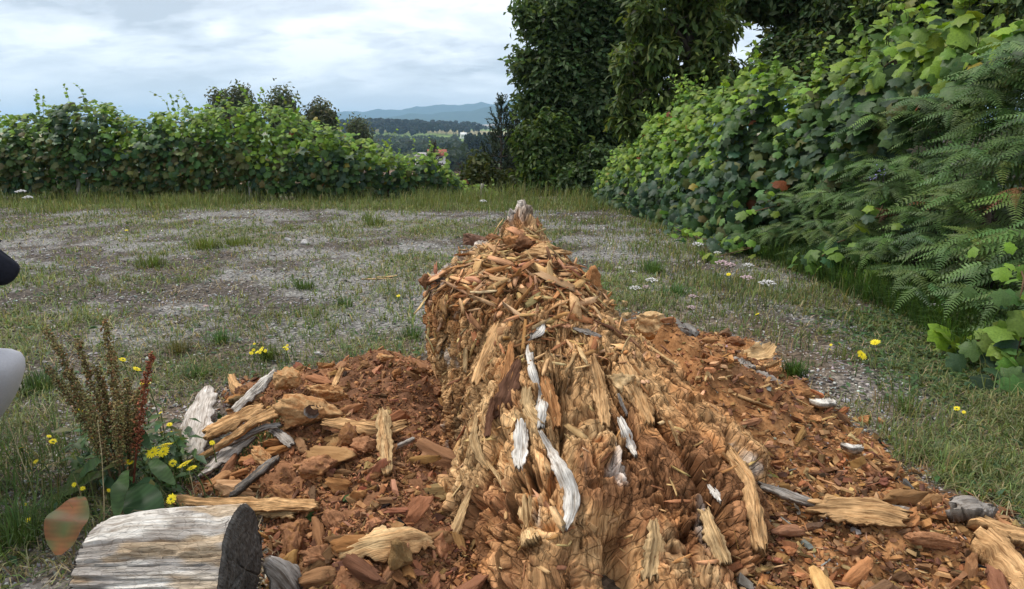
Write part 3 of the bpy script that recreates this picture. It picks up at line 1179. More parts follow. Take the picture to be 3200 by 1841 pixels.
WALNUT = [blade_leaf(.42, 3, .35, .18), blade_leaf(.36, 3, .5, .2), blade_leaf(.48, 3, .2, .15)]
WC = [(.095, .145, .04), (.13, .175, .05), (.175, .21, .06), (.065, .10, .032)]
tree('walnut_tree', 'olive green walnut tree with drooping long leaves in the middle of the tree wall', D(2150, 560, 12.2),
     [pxblob(2080, 60, 12, 150, 120), pxblob(2020, 180, 11.8, 110, 100), pxblob(2170, 130, 12.2, 130, 130), pxblob(1990, 300, 11.6, 85, 80), pxblob(2100, 270, 11.9, 130, 100), pxblob(2220, 250, 12.2, 120, 90),
      pxblob(1950, 385, 11.5, 66, 34), pxblob(2010, 430, 11.7, 70, 55), pxblob(2290, 300, 12, 100, 60), pxblob(2150, -60, 12, 170, 90), pxblob(1950, 190, 11.6, 40, 60), pxblob(2060, 380, 11.8, 90, 70)],
     12500, .145, WC, [.32, .3, .16, .22], 204, clusters=WALNUT, trunk_r=.16, gap=.27, fr=1.9, hollow=.3, droop=.55, single=300)
tree('forest_tree', 'dark tree behind the bank with gaps of white sky on its left side', D(2560, 300, 14.5),
     [pxblob(2620, 30, 14, 190, 110), pxblob(2480, -30, 14.3, 150, 70), pxblob(2580, 170, 13.6, 150, 100), pxblob(2440, 205, 13.8, 110, 50), pxblob(2730, 110, 13.8, 150, 120), pxblob(2370, -5, 14.3, 120, 40),
      pxblob(2540, 60, 14.6, 110, 90), pxblob(2660, 240, 13, 140, 80)],
     8500, .28, DK + [(.085, .10, .035)], [.25, .3, .25, .2], 205, trunk_r=.2, gap=.27, fr=1.5, droop=.8)
tree('forest_tree', 'dark tree at the top right corner behind the vine tips', D(3050, 250, 12.5),
     [pxblob(2900, 20, 12.5, 180, 90), pxblob(3080, 10, 12, 170, 80), pxblob(3260, 40, 11.5, 150, 90), pxblob(2880, 150, 12.2, 130, 80), pxblob(3120, 130, 11.5, 160, 90), pxblob(2990, -70, 12.5, 220, 80),
      pxblob(3400, 60, 10.5, 200, 150)],
     9000, .28, DK + [(.075, .09, .03)], [.35, .3, .2, .15], 206, trunk_r=.2, gap=.10, fr=1.5, droop=.7)
for lb, px, d, bl in [
    ('thin tree trunk leaning to the right behind the walnut, dark leaves at its top', 2240, 16.5, [(2240, -10, 130, 80), (2300, -40, 130, 70)]),
]:
    tree('forest_tree', lb, D(px, 480, d), [pxblob(a, b_, d, c, e_) for a, b_, c, e_ in bl], 3000, .26, DK, [.4, .4, .2], 207, trunk_r=.12, gap=.15)


# ------------------------------------------------------------------ conifers
def brush(seed, n=18):
    """a shoot of needles along +Z, length 1"""
    g = np.random.default_rng(seed)
    t = np.linspace(.05, 1, n)
    a = np.arange(n) * 2.4
    d = np.stack([np.cos(a), np.sin(a), .9 + 0 * a], -1)
    l = .34 * (1 - .35 * t) * g.uniform(.8, 1.2, n)
    c = np.stack([0 * t, 0 * t, t], -1)
    sd = np.stack([-np.sin(a), np.cos(a), 0 * a], -1) * .07
    V = np.stack([c - sd, c + sd, c + norm(d) * l[:, None]], 1).reshape(-1, 3)
    return V, np.arange(n * 3).reshape(n, 3)


BR = [brush(s) for s in range(3)]


def pine(label, px, py_top, py_base, d, half_px, col, seed, n_whorl=14, group=None, mat=None, fill=1.0, crook=0):
    g = np.random.default_rng(seed)
    top, base = D(px, py_top, d), D(px + crook, py_base, d)
    H = top[2] - base[2]
    Rm = half_px * d / FPX
    root = thing('pine_tree', label, 'tree', base, group)
    J, JT = Join(), Join()
    spine = bez(base, (base + top) / 2, top, 8)
    JT.add(*tube(spine, np.linspace(H * .018, H * .003, 8), 6))
    P, A, S = [], [], []
    for k in range(n_whorl):
        f = (k + .3) / n_whorl
        zc = base + (top - base) * f
        L = Rm * (1 - f) ** .8 * g.uniform(.85, 1.1)
        nb = int(5 + 4 * (1 - f))
        a0 = g.random() * 6
        for j in range(nb):
            a = a0 + j * 2 * PI / nb + g.normal(0, .2)
            l = L * g.uniform(.65, 1.12)
            e_ = zc + np.array([math.cos(a) * l, math.sin(a) * l, l * g.uniform(.12, .5)])
            c = bez(zc, (zc + e_) / 2 - [0, 0, l * .1], e_, 6)
            JT.add(*tube(c, np.linspace(H * .005, H * .0015, 6), 4, False))
            m = max(2, int(l / (H * .035) * fill))
            for q in range(m):
                t = .3 + .7 * (q + g.random()) / m
                p = zc + (e_ - zc) * t
                P.append(p + g.normal(0, H * .008, 3))
                v = (e_ - zc) / max(l, 1e-6) * .5 + np.array([0, 0, .9]) + g.normal(0, .4, 3)
                A.append(v)
                S.append(H * .095 * g.uniform(.8, 1.25))
    for q in range(5):
        P.append(top - [0, 0, H * .05 * q])
        A.append(np.array([g.normal(0, .2), g.normal(0, .2), 1]))
        S.append(H * .06)
    P, A, S = np.array(P), np.array(A), np.array(S)
    R = frames(norm(A), g.normal(size=A.shape))
    C = np.clip(np.array(col)[None] * (1 + g.normal(0, .25, (len(P), 1))), .005, 1)
    w = g.integers(3, size=len(P))
    for i, (v, f) in enumerate(BR):
        s = w == i
        J.add(*scatter(v, f, P[s], R[s], S[s], C[s]))
    o = link('crown', J.mesh('crown', mat or M_NEEDLE), root)
    o.location = -Vector(base)
    o = link('trunk', JT.mesh('trunk', M_BARK, True), root)
    o.location = -Vector(base)
    return root


pine('dark green pointed pine between the valley view and the oak', 1566, 316, 650, 21, 96, (.034, .052, .026), 211, 17)
pine('brownish pine tip half hidden behind the oak\'s left edge', 1648, 312, 640, 24, 80, (.05, .045, .03), 212, 17)
pine('second small pine top between the pointed pine and the oak', 1610, 348, 640, 22.5, 62, (.038, .05, .028), 213, 14)
pine('thin dead brown conifer in front of the red roofed house', 1357, 450, 640, 27, 44, (.055, .043, .036), 214, 12, fill=.8)
pine('bare dark conifer spike beside the dead brown conifer', 1347, 458, 640, 28, 26, (.05, .045, .036), 215, 12, fill=.6)
pine('low reddish brown conifer at the top of the lip, right of the falling hedge', 1440, 512, 660, 21, 58, (.05, .035, .027), 216, 9)
pine('small brown conifer top beside the low reddish one', 1478, 522, 650, 22, 40, (.055, .042, .028), 217, 8)
tree('leafy_tree', 'yellowish green shrub in front of the pointed pine', D(1500, 640, 17.5), [pxblob(1490, 570, 17.5, 45, 40), pxblob(1540, 590, 17.6, 60, 45), pxblob(1590, 600, 17.5, 50, 40), pxblob(1500, 520, 17.8, 20, 26)],
     2000, .26, [(.085, .10, .035), (.055, .075, .028)], [.5, .5], 218, trunk_r=.05, gap=.05, cat='shrub')

# ------------------------------------------------------------------ round trees beyond the hedge
for i, (lb, px, py, rx, ry, d) in enumerate([
    ('leftmost of the airy round topped trees rising behind the lime green hedge top', 685, 335, 36, 48, 62),
    ('airy tree behind the hedge, second from the left of its row, with a narrow top', 752, 325, 36, 52, 62),
    ('airy tree with the highest tip, third from the left behind the lime green hedge', 882, 328, 44, 55, 60),
    ('dense dark round tree standing where the hedge begins to fall', 1000, 365, 46, 58, 58),
    ('small grey green round tree in front of the wooded hill', 1120, 400, 34, 38, 80)]):
    c = D(px, py, d)
    b = np.array([c[0], c[1] + .3, float(gz(c[0], c[1]))])
    s = d / FPX
    rx, ry = rx * .82, ry * .9
    bl = [pxblob(px, py - ry * .35, d, rx * .55, ry * .65), pxblob(px - rx * .5, py + ry * .25, d, rx * .55, ry * .55), pxblob(px + rx * .5, py + ry * .2, d, rx * .6, ry * .6),
          pxblob(px, py + ry * .6, d, rx * .9, ry * .6), pxblob(px + rx * .25, py + ry * 1.3, d, rx, ry * .7)]
    tree('round_tree', lb, b, bl, 1000, .80, [(.13, .15, .095), (.165, .175, .115), (.09, .11, .07)], [.4, .3, .3], 221 + i, clusters=FAR_CL, group='round trees beyond the hedge', trunk_r=.2, gap=.33,
         fr=.8, hollow=.3)


# ------------------------------------------------------------------ the valley: woods, field trees, houses
def far_tree_mesh(seed, kind):
    """a small ragged crown on a trunk; one unit tall"""
    g = np.random.default_rng(seed)
    n = 56
    d = norm(g.normal(size=(n, 3)))
    if kind == 'conifer':
        f = g.random(n)
        P = np.stack([d[:, 0] * .17 * (1.05 - f), d[:, 1] * .17 * (1.05 - f), .12 + .86 * f], -1)
    elif kind == 'tall':
        P = d * (g.random((n, 1)) ** .4) * [.22, .22, .30] + [0, 0, .68]
    else:
        P = d * (g.random((n, 1)) ** .4) * [.46, .46, .40] + [0, 0, .52]
    N = d + g.normal(0, .5, (n, 3))
    sz = (.165 if kind != 'conifer' else .12) * g.uniform(.7, 1.3, n)
    q = np.array([[-1, -.6, 0], [.9, -.8, .15], [.2, 1, -.1], [-.9, .7, .2]]) * .7
    V, F, _ = scatter(q, np.array([[0, 1, 2], [0, 2, 3]]), P, frames(N, g.normal(size=(n, 3))), sz)
    tv, tf = tube([[0, 0, -.05], [0, 0, .5], [0, 0, .8]], [.018, .013, .006], 4, False)
    return V, F, tv, tf


FT = {k: [far_tree_mesh(s * 7 + i, k) for s in range(3)] for i, k in enumerate(('conifer', 'tall', 'round'))}


def wood(name, label, P, H, kind, col, seed):
    g = np.random.default_rng(seed)
    J = Join()
    w = g.integers(3, size=len(P))
    a = g.random(len(P)) * 6.28
    R = frames(np.tile([0, 0, 1.], (len(P), 1)), np.stack([np.cos(a), np.sin(a), 0 * a], -1))
    C = np.clip(np.array(col)[None] * (1 + g.normal(0, .25, (len(P), 1))) * (1 + g.normal(0, .08, (len(P), 3))), .004, 1)
    for i, (v, f, tv, tf) in enumerate(FT[kind]):
        s = w == i
        J.add(*scatter(v, f, P[s], R[s], H[s], C[s]))
        J.add(*scatter(tv, tf, P[s], R[s], H[s], np.tile([.30, .27, .23], (int(s.sum()), 1))))
    o = link(name, J.mesh(name, M_TREE))
    return tag(o, label, None, None, 'stuff')


def far_tree(label, P, h, kind, col, i, group):
    v, f, tv, tf = FT[kind][i % 3]
    key = 'ft_%s_%d_%s' % (kind, i % 3, col)
    if key not in _ftm:
        crown = mesh('crown', v, f, np.tile(col, (len(v), 1)), M_TREE)
        trunk = mesh('trunk', tv, tf, np.tile([.12, .1, .08], (len(tv), 1)), M_TREE)
        _ftm[key] = (crown, trunk)
    r = thing('field_tree', label, 'tree', P, group)
    for nm, me in zip(('crown', 'trunk'), _ftm[key]):
        o = bpy.data.objects.new(nm, me)
        o.parent = r
        o.scale = (h, h, h)
        o.rotation_euler = (0, 0, i * 1.7)
        COL.objects.link(o)
    return r


_ftm = {}
g = np.random.default_rng(31)
n = 700
x, y = -240 + g.normal(0, 120, n), 1250 + g.normal(0, 130, n)
hh = g.uniform(13, 19, n)
ok = np.hypot((x + 250) / 210, (y - 1270) / 260) < 1
x, y, hh = x[ok], y[ok], hh[ok]
wood('forest', 'dark blue green plantation of tall trees on the far hill', np.stack([x, y, gz(x, y)], -1), hh, 'tall', (.03, .042, .03), 32)
n = 320
y = g.uniform(560, 960, n)
x = (g.uniform(1040, 1440, n) - 1600) / FPX * y
wood('forest', 'belt of paler green young trees below the dark plantation', np.stack([x, y, gz(x, y)], -1), g.uniform(7, 11, n), 'round', (.06, .085, .045), 33)
n = 150
y = g.uniform(1650, 2000, n)
x = (g.uniform(1380, 1760, n) - 1600) / FPX * y
ok = (vnoise(x / 60, y / 60, seed=4) > .45)
wood('forest', 'line of dark trees on the ridge around the white houses', np.stack([x, y, gz(x, y)], -1)[ok], g.uniform(9, 15, n)[ok], 'round', (.04, .055, .035), 34)
n = 190
y = g.uniform(440, 640, n)
x = (g.uniform(1455, 1700, n) - 1600) / FPX * y
wood('forest', 'rows of slim dark plantation conifers below the pale field', np.stack([x, y, gz(x, y)], -1), g.uniform(12, 17, n), 'conifer', (.028, .045, .026), 35)
for i, (px, py, d, h) in enumerate([(1400, 478, 330, 13), (1416, 488, 310, 13), (1432, 486, 335, 14), (1444, 496, 300, 12), (1402, 505, 270, 11), (1421, 512, 262, 11), (1456, 497, 300, 10), (1388, 500, 290, 12)]):
    c = D(px, py, d)
    c[2] = float(gz(c[0], c[1]))
    far_tree(['top left tree of', 'upper middle tree of', 'upper right tree of', 'right tree of', 'lower left tree of', 'lowest tree of', 'darkest rounded tree at the right of', 'leftmost tree of'][i] + ' the round clump below the red roofed house', c, h, 'round', (.04, .06, .035) if i != 6 else (.022, .036, .022), i, 'clump of round trees in the valley')
ORD_C = ['leftmost', 'second from left', 'third from left', 'fourth from left', 'fifth from left', 'rightmost']
for i, (px, d) in enumerate([(1466, 405), (1478, 410), (1492, 402), (1509, 398), (1527, 404), (1545, 400)]):
    x = (px - 1600) / FPX * d
    far_tree(ORD_C[i] + ' of the slim dark conifers standing above the brown slope', (x, d, float(gz(x, d))), 13.5 + (i * 37 % 5) * .6, 'conifer', (.025, .04, .024), i, 'slim conifers in the valley')
for i, (px, d, h) in enumerate([(1442, 1080, 8), (1467, 1075, 9), (1426, 1085, 8), (1500, 1180, 5), (1520, 1180, 5), (1478, 1180, 5)]):
    x = (px - 1600) / FPX * d
    far_tree(['small bush left of the white farmhouse', 'small bush right of the white farmhouse', 'small bush farther left of the white farmhouse', 'middle bush in the hedge line across the pale field', 'right bush in the hedge line across the pale field', 'left bush in the hedge line across the pale field'][i], (x, d, float(gz(x, d))), h, 'round', (.04, .055, .035), i,
             'bushes beside the white farmhouse' if i < 3 else 'hedge line across the pale field')

M_WALL = plain_mat('white_render', (.78, .77, .74), .9, .05)
M_ROOF = plain_mat('red_tiles', (.40, .13, .08), .9, .2, 3)
M_ROOFW = plain_mat('pale_roof', (.55, .50, .47), .9, .1)
M_GLASS = plain_mat('dark_pane', (.04, .045, .05), .2, .1)


def house(label, loc, L, W, H, rh, rot, roofmat, group=None, windows=0):
    r = thing('house', label, 'house', loc, group)
    r.rotation_euler = (0, 0, rot)
    x, y = L / 2, W / 2
    V = np.array([[-x, -y, -1], [x, -y, -1], [x, y, -1], [-x, y, -1], [-x, -y, H], [x, -y, H], [x, y, H], [-x, y, H], [-x, 0, H + rh], [x, 0, H + rh]], float)
    link('wall', mesh('wall', V, [np.array([[0, 1, 5, 4], [2, 3, 7, 6]]), np.array([[0, 4, 3], [4, 7, 3], [4, 8, 7], [1, 2, 5], [5, 2, 6], [5, 6, 9]])], None, M_WALL), r).location = (0, 0, 0)
    e, t = .5, .25
    k = rh / y
    A = [(-x - e, -y - e, H - e * k + .02), (x + e, -y - e, H - e * k + .02), (x + e, 0, H + rh + .02), (-x - e, 0, H + rh + .02), (x + e, y + e, H - e * k + .02), (-x - e, y + e, H - e * k + .02)]
    V = np.array(A + [(p[0], p[1], p[2] + t) for p in A])
    F4 = np.array([[6, 7, 8, 9], [9, 8, 10, 11], [1, 0, 3, 2], [2, 3, 5, 4], [0, 1, 7, 6], [5, 11, 10, 4], [1, 2, 8, 7], [2, 4, 10, 8], [0, 6, 9, 3], [3, 9, 11, 5]])
    link('roof', mesh('roof', V, F4, None, roofmat), r).location = (0, 0, 0)
    for i in range(windows):
        wx = -x + L * (i + .5) / windows
        V = np.array([[wx - .6, -y - .03, H * .4], [wx + .6, -y - .03, H * .4], [wx + .6, -y - .03, H * .8], [wx - .6, -y - .03, H * .8]])
        link('window', mesh('window', V, np.array([[0, 1, 2, 3]]), None, M_GLASS), r).location = (0, 0, 0)
    return r


def on(px, d):
    x = (px - 1600) / FPX * d
    return (x, d, float(gz(x, d)))


c = D(1366, 476, 235)
house('red roofed house above the falling hedge, behind the dead conifer', (c[0], c[1], c[2] - 3.4), 5.4, 4.5, 2.6, 1.5, .12, M_ROOF, None, 2)
house('white farmhouse at the lower edge of the pale field', on(1452, 1075), 9, 8, 6, 3, .3, M_WALL, None, 3)
house('low white barn attached beside the white farmhouse', on(1463, 1078), 8, 7, 4.5, 2, -.2, M_WALL)
for lb, px, d, L in [('leftmost small white house on the far ridge', 1489, 1860, 9), ('white house with a long pale roof in the middle of the ridge village', 1508, 1840, 20),
                     ('wide pale roofed house right of the middle of the ridge village', 1528, 1850, 22), ('grey roofed house at the right end of the ridge village', 1545, 1870, 16)]:
    house(lb, on(px, d), L, 9, 6, 4, .1, M_ROOFW if L != 9 else M_WALL, 'houses on the far ridge')
house('low white roof peeping over the falling hedge, left of the red roofed house', (D(1312, 478, 200)[0], 200, D(1312, 482, 200)[2] - 2.6), 2.6, 3, 2.2, .6, .2, M_ROOFW)

# ------------------------------------------------------------------ air between here and the mountains
m, N, L, b = new_mat('air')
N.remove(b)
pv = N.new('ShaderNodeVolumePrincipled')
pv.inputs['Color'].default_value = (.46, .71, 1.0, 1)
pv.inputs['Density'].default_value = 1.5e-4
pv.inputs['Anisotropy'].default_value = 0.1
L.new(pv.outputs[0], N['Material Output'].inputs['Volume'])
x0, x1, y0, y1, z0, z1 = -12500, 12500, -12000, 12500, -60, 470
V = np.array([[a, b_, c_] for a in (x0, x1) for b_ in (y0, y1) for c_ in (z0, z1)], float)
F = np.array([[0, 1, 3, 2], [4, 6, 7, 5], [0, 4, 5, 1], [2, 3, 7, 6], [0, 2, 6, 4], [1, 5, 7, 3]])
o = link('haze', mesh('haze', V, F, None, m))
o['kind'] = 'stuff'

# ================================================================== the rotten stump
TAN, ORANGE, RED, DARKW, CREAM, GREYW, WHITEW = (np.array(c) for c in
    [(.61, .37, .175), (.46, .225, .092), (.27, .13, .064), (.085, .042, .025), (.63, .43, .22), (.42, .38, .34), (.66, .62, .56)])

_ctl = {
    -90: [(1.35, -.04), (1.10, .11), (.95, .19), (.62, .35), (.35, .52), (.15, .66), (0, .72)],
    -75: [(1.28, -.04), (1.02, .07), (.90, .17), (.60, .33), (.34, .51), (.14, .66), (0, .72)],
    -60: [(1.15, -.04), (1.06, .08), (.95, .20), (.63, .36), (.35, .51), (.15, .66), (0, .72)],
    -45: [(1.00, -.04), (.96, .10), (.88, .23), (.63, .35), (.36, .48), (.17, .62), (0, .72)],
    -28: [(.86, -.04), (.80, .10), (.70, .22), (.50, .35), (.30, .50), (.14, .63), (0, .72)],
    -8: [(.85, -.02), (.68, .11), (.52, .23), (.38, .37), (.25, .53), (.13, .65), (0, .72)],
    15: [(.80, -.02), (.62, .15), (.46, .28), (.31, .44), (.20, .58), (.10, .68), (0, .72)],
    50: [(.50, -.02), (.42, .2), (.30, .44), (.21, .58), (.15, .67), (.1, .70), (0, .72)],
    68: [(.52, -.02), (.45, .3), (.36, .52), (.27, .62), (.2, .66), (.12, .70), (0, .72)],
    82: [(.56, -.02), (.52, .35), (.46, .58), (.38, .68), (.28, .70), (.16, .715), (0, .72)],
    93: [(.58, -.02), (.54, .4), (.49, .70), (.44, .82), (.36, .80), (.2, .735), (0, .72)],
    102: [(.57, -.02), (.53, .4), (.49, .78), (.44, .905), (.37, .87), (.2, .74), (0, .72)],
    111: [(.55, -.02), (.52, .4), (.47, .72), (.43, .84), (.36, .81), (.2, .73), (0, .72)],
    124: [(.50, -.02), (.48, .35), (.46, .66), (.43, .755), (.34, .745), (.2, .725), (0, .72)],
    145: [(.46, -.02), (.46, .3), (.46, .58), (.44, .70), (.36, .71), (.2, .715), (0, .72)],
    165: [(.40, -.02), (.41, .15), (.47, .3), (.48, .5), (.46, .645), (.36, .68), (.2, .70), (0, .72)],
    180: [(.36, -.02), (.38, .15), (.46, .3), (.47, .48), (.44, .61), (.35, .655), (.2, .69), (0, .72)],
    200: [(.40, -.04), (.40, .12), (.42, .3), (.41, .46), (.35, .57), (.24, .63), (.12, .69), (0, .72)],
    222: [(.52, -.04), (.49, .1), (.44, .25), (.39, .38), (.31, .5), (.2, .61), (.1, .68), (0, .72)],
    247: [(.92, -.04), (.84, .06), (.74, .17), (.57, .3), (.37, .47), (.2, .61), (.1, .68), (0, .72)],
}
NT, NP = 385, 720


def build_stump():
    ks = np.array(sorted(_ctl))
    M = NT
    prof = []
    for k in ks:
        p = np.array(_ctl[k], float)
        # a smooth curve through the control points, evenly spaced along its length
        t = np.concatenate([[0], np.cumsum(np.hypot(*np.diff(p, axis=0).T))])
        tt = np.linspace(0, t[-1], 60)
        q = np.stack([np.interp(tt, t, p[:, 0]), np.interp(tt, t, p[:, 1])], -1)
        for _ in range(4):
            q[1:-1] = (q[:-2] + 2 * q[1:-1] + q[2:]) / 4
        t = np.concatenate([[0], np.cumsum(np.hypot(*np.diff(q, axis=0).T))])
        tt = np.linspace(0, 1, M) ** 1.0 * t[-1]
        prof.append(np.stack([np.interp(tt, t, q[:, 0]), np.interp(tt, t, q[:, 1])], -1))
    prof = np.array(prof)
    kk = np.concatenate([ks - 360, ks, ks + 360])
    pp = np.concatenate([prof] * 3)
    # more columns on the sides that face the clearing's near end
    w = np.interp(np.linspace(-100, 260, 721), [-100, -95, 20, 40, 130, 150, 260], [1.6, 1.6, 1.2, .3, .3, .9, 1.6])
    cw = np.concatenate([[0], np.cumsum((w[1:] + w[:-1]) / 2)])
    ph = np.interp(np.linspace(0, cw[-1], NP + 1)[:-1], cw, np.linspace(-100, 260, 721))
    i = np.clip(np.searchsorted(kk, ph) - 1, 0, len(kk) - 2)
    f = (ph - kk[i]) / (kk[i + 1] - kk[i])
    f = f * f * (3 - 2 * f) * .6 + f * .4
    rz = pp[i] * (1 - f)[:, None, None] + pp[i + 1] * f[:, None, None]        # (NP, M, 2)
    phr = np.radians(ph)[:, None]
    r, z = rz[..., 0], rz[..., 1]
    t = np.linspace(0, 1, M)[None] + 0 * r
    L = 1.35
    # root flutes and long open cracks that run with the grain
    wob = phr + .10 * (fbm(t * 4, phr * 0 + 3, o=3, seed=301) - .5)
    X, Y, Z = r * np.cos(phr), r * np.sin(phr), z

    def gridn(X, Y, Z):
        P = np.stack([X, Y, Z], -1)
        du = np.roll(P, -1, 0) - np.roll(P, 1, 0)
        dv = np.gradient(P, axis=1)
        return norm(np.cross(du, dv))
    Nn = gridn(X, Y, Z)
    low = sstep(r, .14, .42)
    top = 1 - low
    fl = np.zeros_like(r)
    for a, wd, dp, t0, t1 in [(-80, .055, .17, 0, .42), (-63, .022, .07, .02, .6), (-97, .03, .06, .0, .5), (-48, .020, .05, .0, .5), (-108, .03, .06, .0, .55), (-33, .03, .05, .05, .6),
                              (-70, .014, .05, .1, .7), (232, .04, .07, .0, .6), (-118, .02, .05, 0, .5), (-15, .03, .05, .05, .6), (205, .03, .05, .1, .7), (-88, .02, .05, .35, .75), (-55, .012, .05, .2, .65)]:
        dd = np.abs((wob - math.radians(a) + PI) % (2 * PI) - PI)
        fl -= dp * np.exp(-(dd / wd) ** 2) * sstep(t, t0 - .06, t0 + .05) * sstep(t, t1, t1 - .2)
    lump = (fbm(X * 5.5, Y * 5.5, Z * 5.5, 3, 302) - .5) * .075 * (.4 + .6 * low)
    u = wob * .48 + .022 * (fbm(X * 9, Y * 9, Z * 9, 3, 303) - .5) * 2
    v = t * L + .05 * (fbm(X * 8 + 5, Y * 8, Z * 8, 3, 304) - .5) * 2
    # plates, cubes and fibres of brown rot; the cracks between them open unevenly
    op = .35 + 1.5 * sstep(fbm(X * 7, Y * 7, Z * 7, 3, 320), .40, .65)
    F1, F2, rp = voro(u / .050 + .5 * (vnoise(u / .06, v / .1, seed=361) - .5), v / .14, 305)
    plate = (rp - .5) * .030 - .030 * op * np.exp(-(F2 - F1) / .045)
    F1, F2, rc = voro(u / .024 + 4.1, v / .032, 306)
    cube_m = sstep(fbm(phr * 2.2, t * 4, seed=307), .35, .55) * sstep(r, .22, .5) * (.35 + .65 * sstep(np.cos(phr + PI / 2 + .3), -.2, .7))
    F1c, F2c, rd_ = voro(u / .0095 + 2.2, v / .014, 311)
    cube = ((rc - .5) * .012 - .024 * op * np.exp(-(F2 - F1) / .11)) * cube_m
    F1b, F2b, rb = voro(u / .017 + 1.7, v / .075, 308)
    spl = ((rb - .5) * .010 - .014 * op * np.exp(-(F2b - F1b) / .12)) * (1 - .75 * cube_m)
    fib = (np.abs(vnoise(u / .009, v / .12, seed=309) - .5) - .25) * .012 * (1 - .5 * cube_m)
    for k_, (uu, vv, wd_, dp_) in enumerate(((.030, .40, .035, .034), (.016, .22, .05, .018), (.055, .5, .02, .045))):
        fib = fib - dp_ * op * np.exp(-((vnoise(u / uu + 3 * k_, v / vv, seed=350 + k_) - .5) / wd_) ** 2)
    K1, K2, kid = voro(u / .055 + 8, v / .05, 362)
    pit = -.040 * (kid > .80) * np.exp(-(K1 / .26) ** 2)
    brk = .25 + 1.1 * vnoise(X * 60, Y * 60, Z * 60, seed=360)
    # where it has broken up into loose splinters each patch of fibres lies its own way
    upn = Nn[..., 2] > .72
    ca, cb_ = np.where(upn, X, u), np.where(upn, Y, v)
    ca, cb_ = ca + .02 * (fbm(X * 12, Y * 12, Z * 12, 2, 341) - .5), cb_ + .02 * (fbm(X * 12 + 9, Y * 12, Z * 12, 2, 342) - .5)
    P1, P2, pid = voro(ca / .085 + 3, cb_ / .085, 343)
    th = np.where(upn, pid * PI, (pid - .5) * .8)
    ra, rb_ = ca * np.cos(th) + cb_ * np.sin(th) + pid * 3, -ca * np.sin(th) + cb_ * np.cos(th) + pid * 7
    G1, G2, gid = voro(ra / .016, rb_ / np.where(upn, .06, .07), 344)
    H1, H2, hid = voro(ra / .007 + 5, rb_ / .03, 345)
    chipf = (pid - .5) * .034 + (gid - .5) * .021 - .026 * (.3 + 1.2 * vnoise(X * 40, Y * 40, Z * 40, seed=347)) * np.exp(-(G2 - G1) / .12)
    loose = np.clip(sstep(z + .22 * (fbm(X * 5, Y * 5, Z * 5, 3, 346) - .5), .42, .56) + .55 * (np.abs((ph[:, None] - 178 + 180) % 360 - 180) < 42), 0, 1)
    fine = (fbm(X * 55, Y * 55, Z * 55, 2, 310) - .5) * .016
    dsp = lump + fl * (.5 + .5 * low) + (plate * (.5 + .5 * brk) + cube * brk + spl * brk + fib + pit) * (1 - .85 * loose) * (.15 + .85 * low) + chipf * loose + fine
    # ragged crest
    crest = sstep(z, .62, .85) * sstep(r, .2, .3)
    dsp = dsp * (1 - .35 * crest)
    X, Y, Z = X + Nn[..., 0] * dsp, Y + Nn[..., 1] * dsp, Z + Nn[..., 2] * dsp
    Z = Z + crest * .05 * (voro(phr * 26, r * 12, 312)[2] - .5)
    # colour of the wood itself: tan fibre, redder rot low down, grey where it weathered
    n1 = fbm(X * 3.5, Y * 3.5, Z * 3.5, 4, 315)
    n2 = fbm(u / .03, v / .2, o=3, seed=316)
    c = TAN + (ORANGE - TAN) * sstep(n1, .42, .62)[..., None]
    rm = sstep(n1 + .35 * (n2 - .5) + .10 * (1 - sstep(z, .1, .5)), .56, .72)[..., None]
    c = c + (RED - c) * rm * .75
    cm = sstep(fbm(X * 6, Y * 6, Z * 6, 3, 317) + .25 * sstep(z, .45, .75) * (np.cos(phr - 1.2) > -.6), .62, .78)[..., None]
    c = c + (CREAM - c) * cm * .7
    wm = sstep(fbm(u / .05 + 9, v / .28, o=3, seed=318), .76, .84)[..., None]
    c = c + (WHITEW - c) * wm * .6
    wall = (np.abs((ph[:, None] - 142 + 180) % 360 - 180) < 42) * sstep(z, .50, .66) * sstep(r, .37, .42) * sstep(n2, .25, .5)
    tip = sstep(z, .80, .87) * sstep(fbm(X * 14, Y * 14, Z * 14, 3, 319), .42, .5)
    c = c + (GREYW * 1.15 - c) * np.clip(wall + tip, 0, 1)[..., None] * .9
    lw = sstep(np.abs((ph[:, None] - 243 + 180) % 360 - 180), 8, 3) * sstep(n2, .35, .6) * sstep(t, .75, .6)
    c = c + (CREAM - c) * lw[..., None] * .5
    c = c * (.62 + .6 * rb)[..., None] * (.72 + .5 * rp)[..., None] * (1 + cube_m * (rc - .5) * .5)[..., None] * (1 + loose * ((gid - .5) * .75 + (hid - .5) * .4))[..., None]
    V = np.stack([X + SCX, Y + SCY, Z], -1)
    i = np.arange(NP * M).reshape(NP, M)
    j = np.roll(i, -1, 0)
    F = np.stack([i[:, :-1], j[:, :-1], j[:, 1:], i[:, 1:]], -1).reshape(-1, 4)
    return V.reshape(-1, 3), F, c.reshape(-1, 3), Nn.reshape(-1, 3), np.stack([u, v, 0 * u], -1).reshape(-1, 3)


SV, SF, SCOL, SNRM, SGR = build_stump()
SNRM = SNRM * np.sign(((SV - np.array([SCX, SCY, .1])) * SNRM).sum(1))[:, None]
stump = thing('tree_stump', 'tall crumbling orange brown tree stump with a narrow grey tip', 'tree stump', (SCX, SCY, 0))
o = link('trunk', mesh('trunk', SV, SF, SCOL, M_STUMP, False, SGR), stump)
o.location = -Vector(stump.location)
BV = BVHTree.FromPolygons(SV.tolist(), SF.tolist())

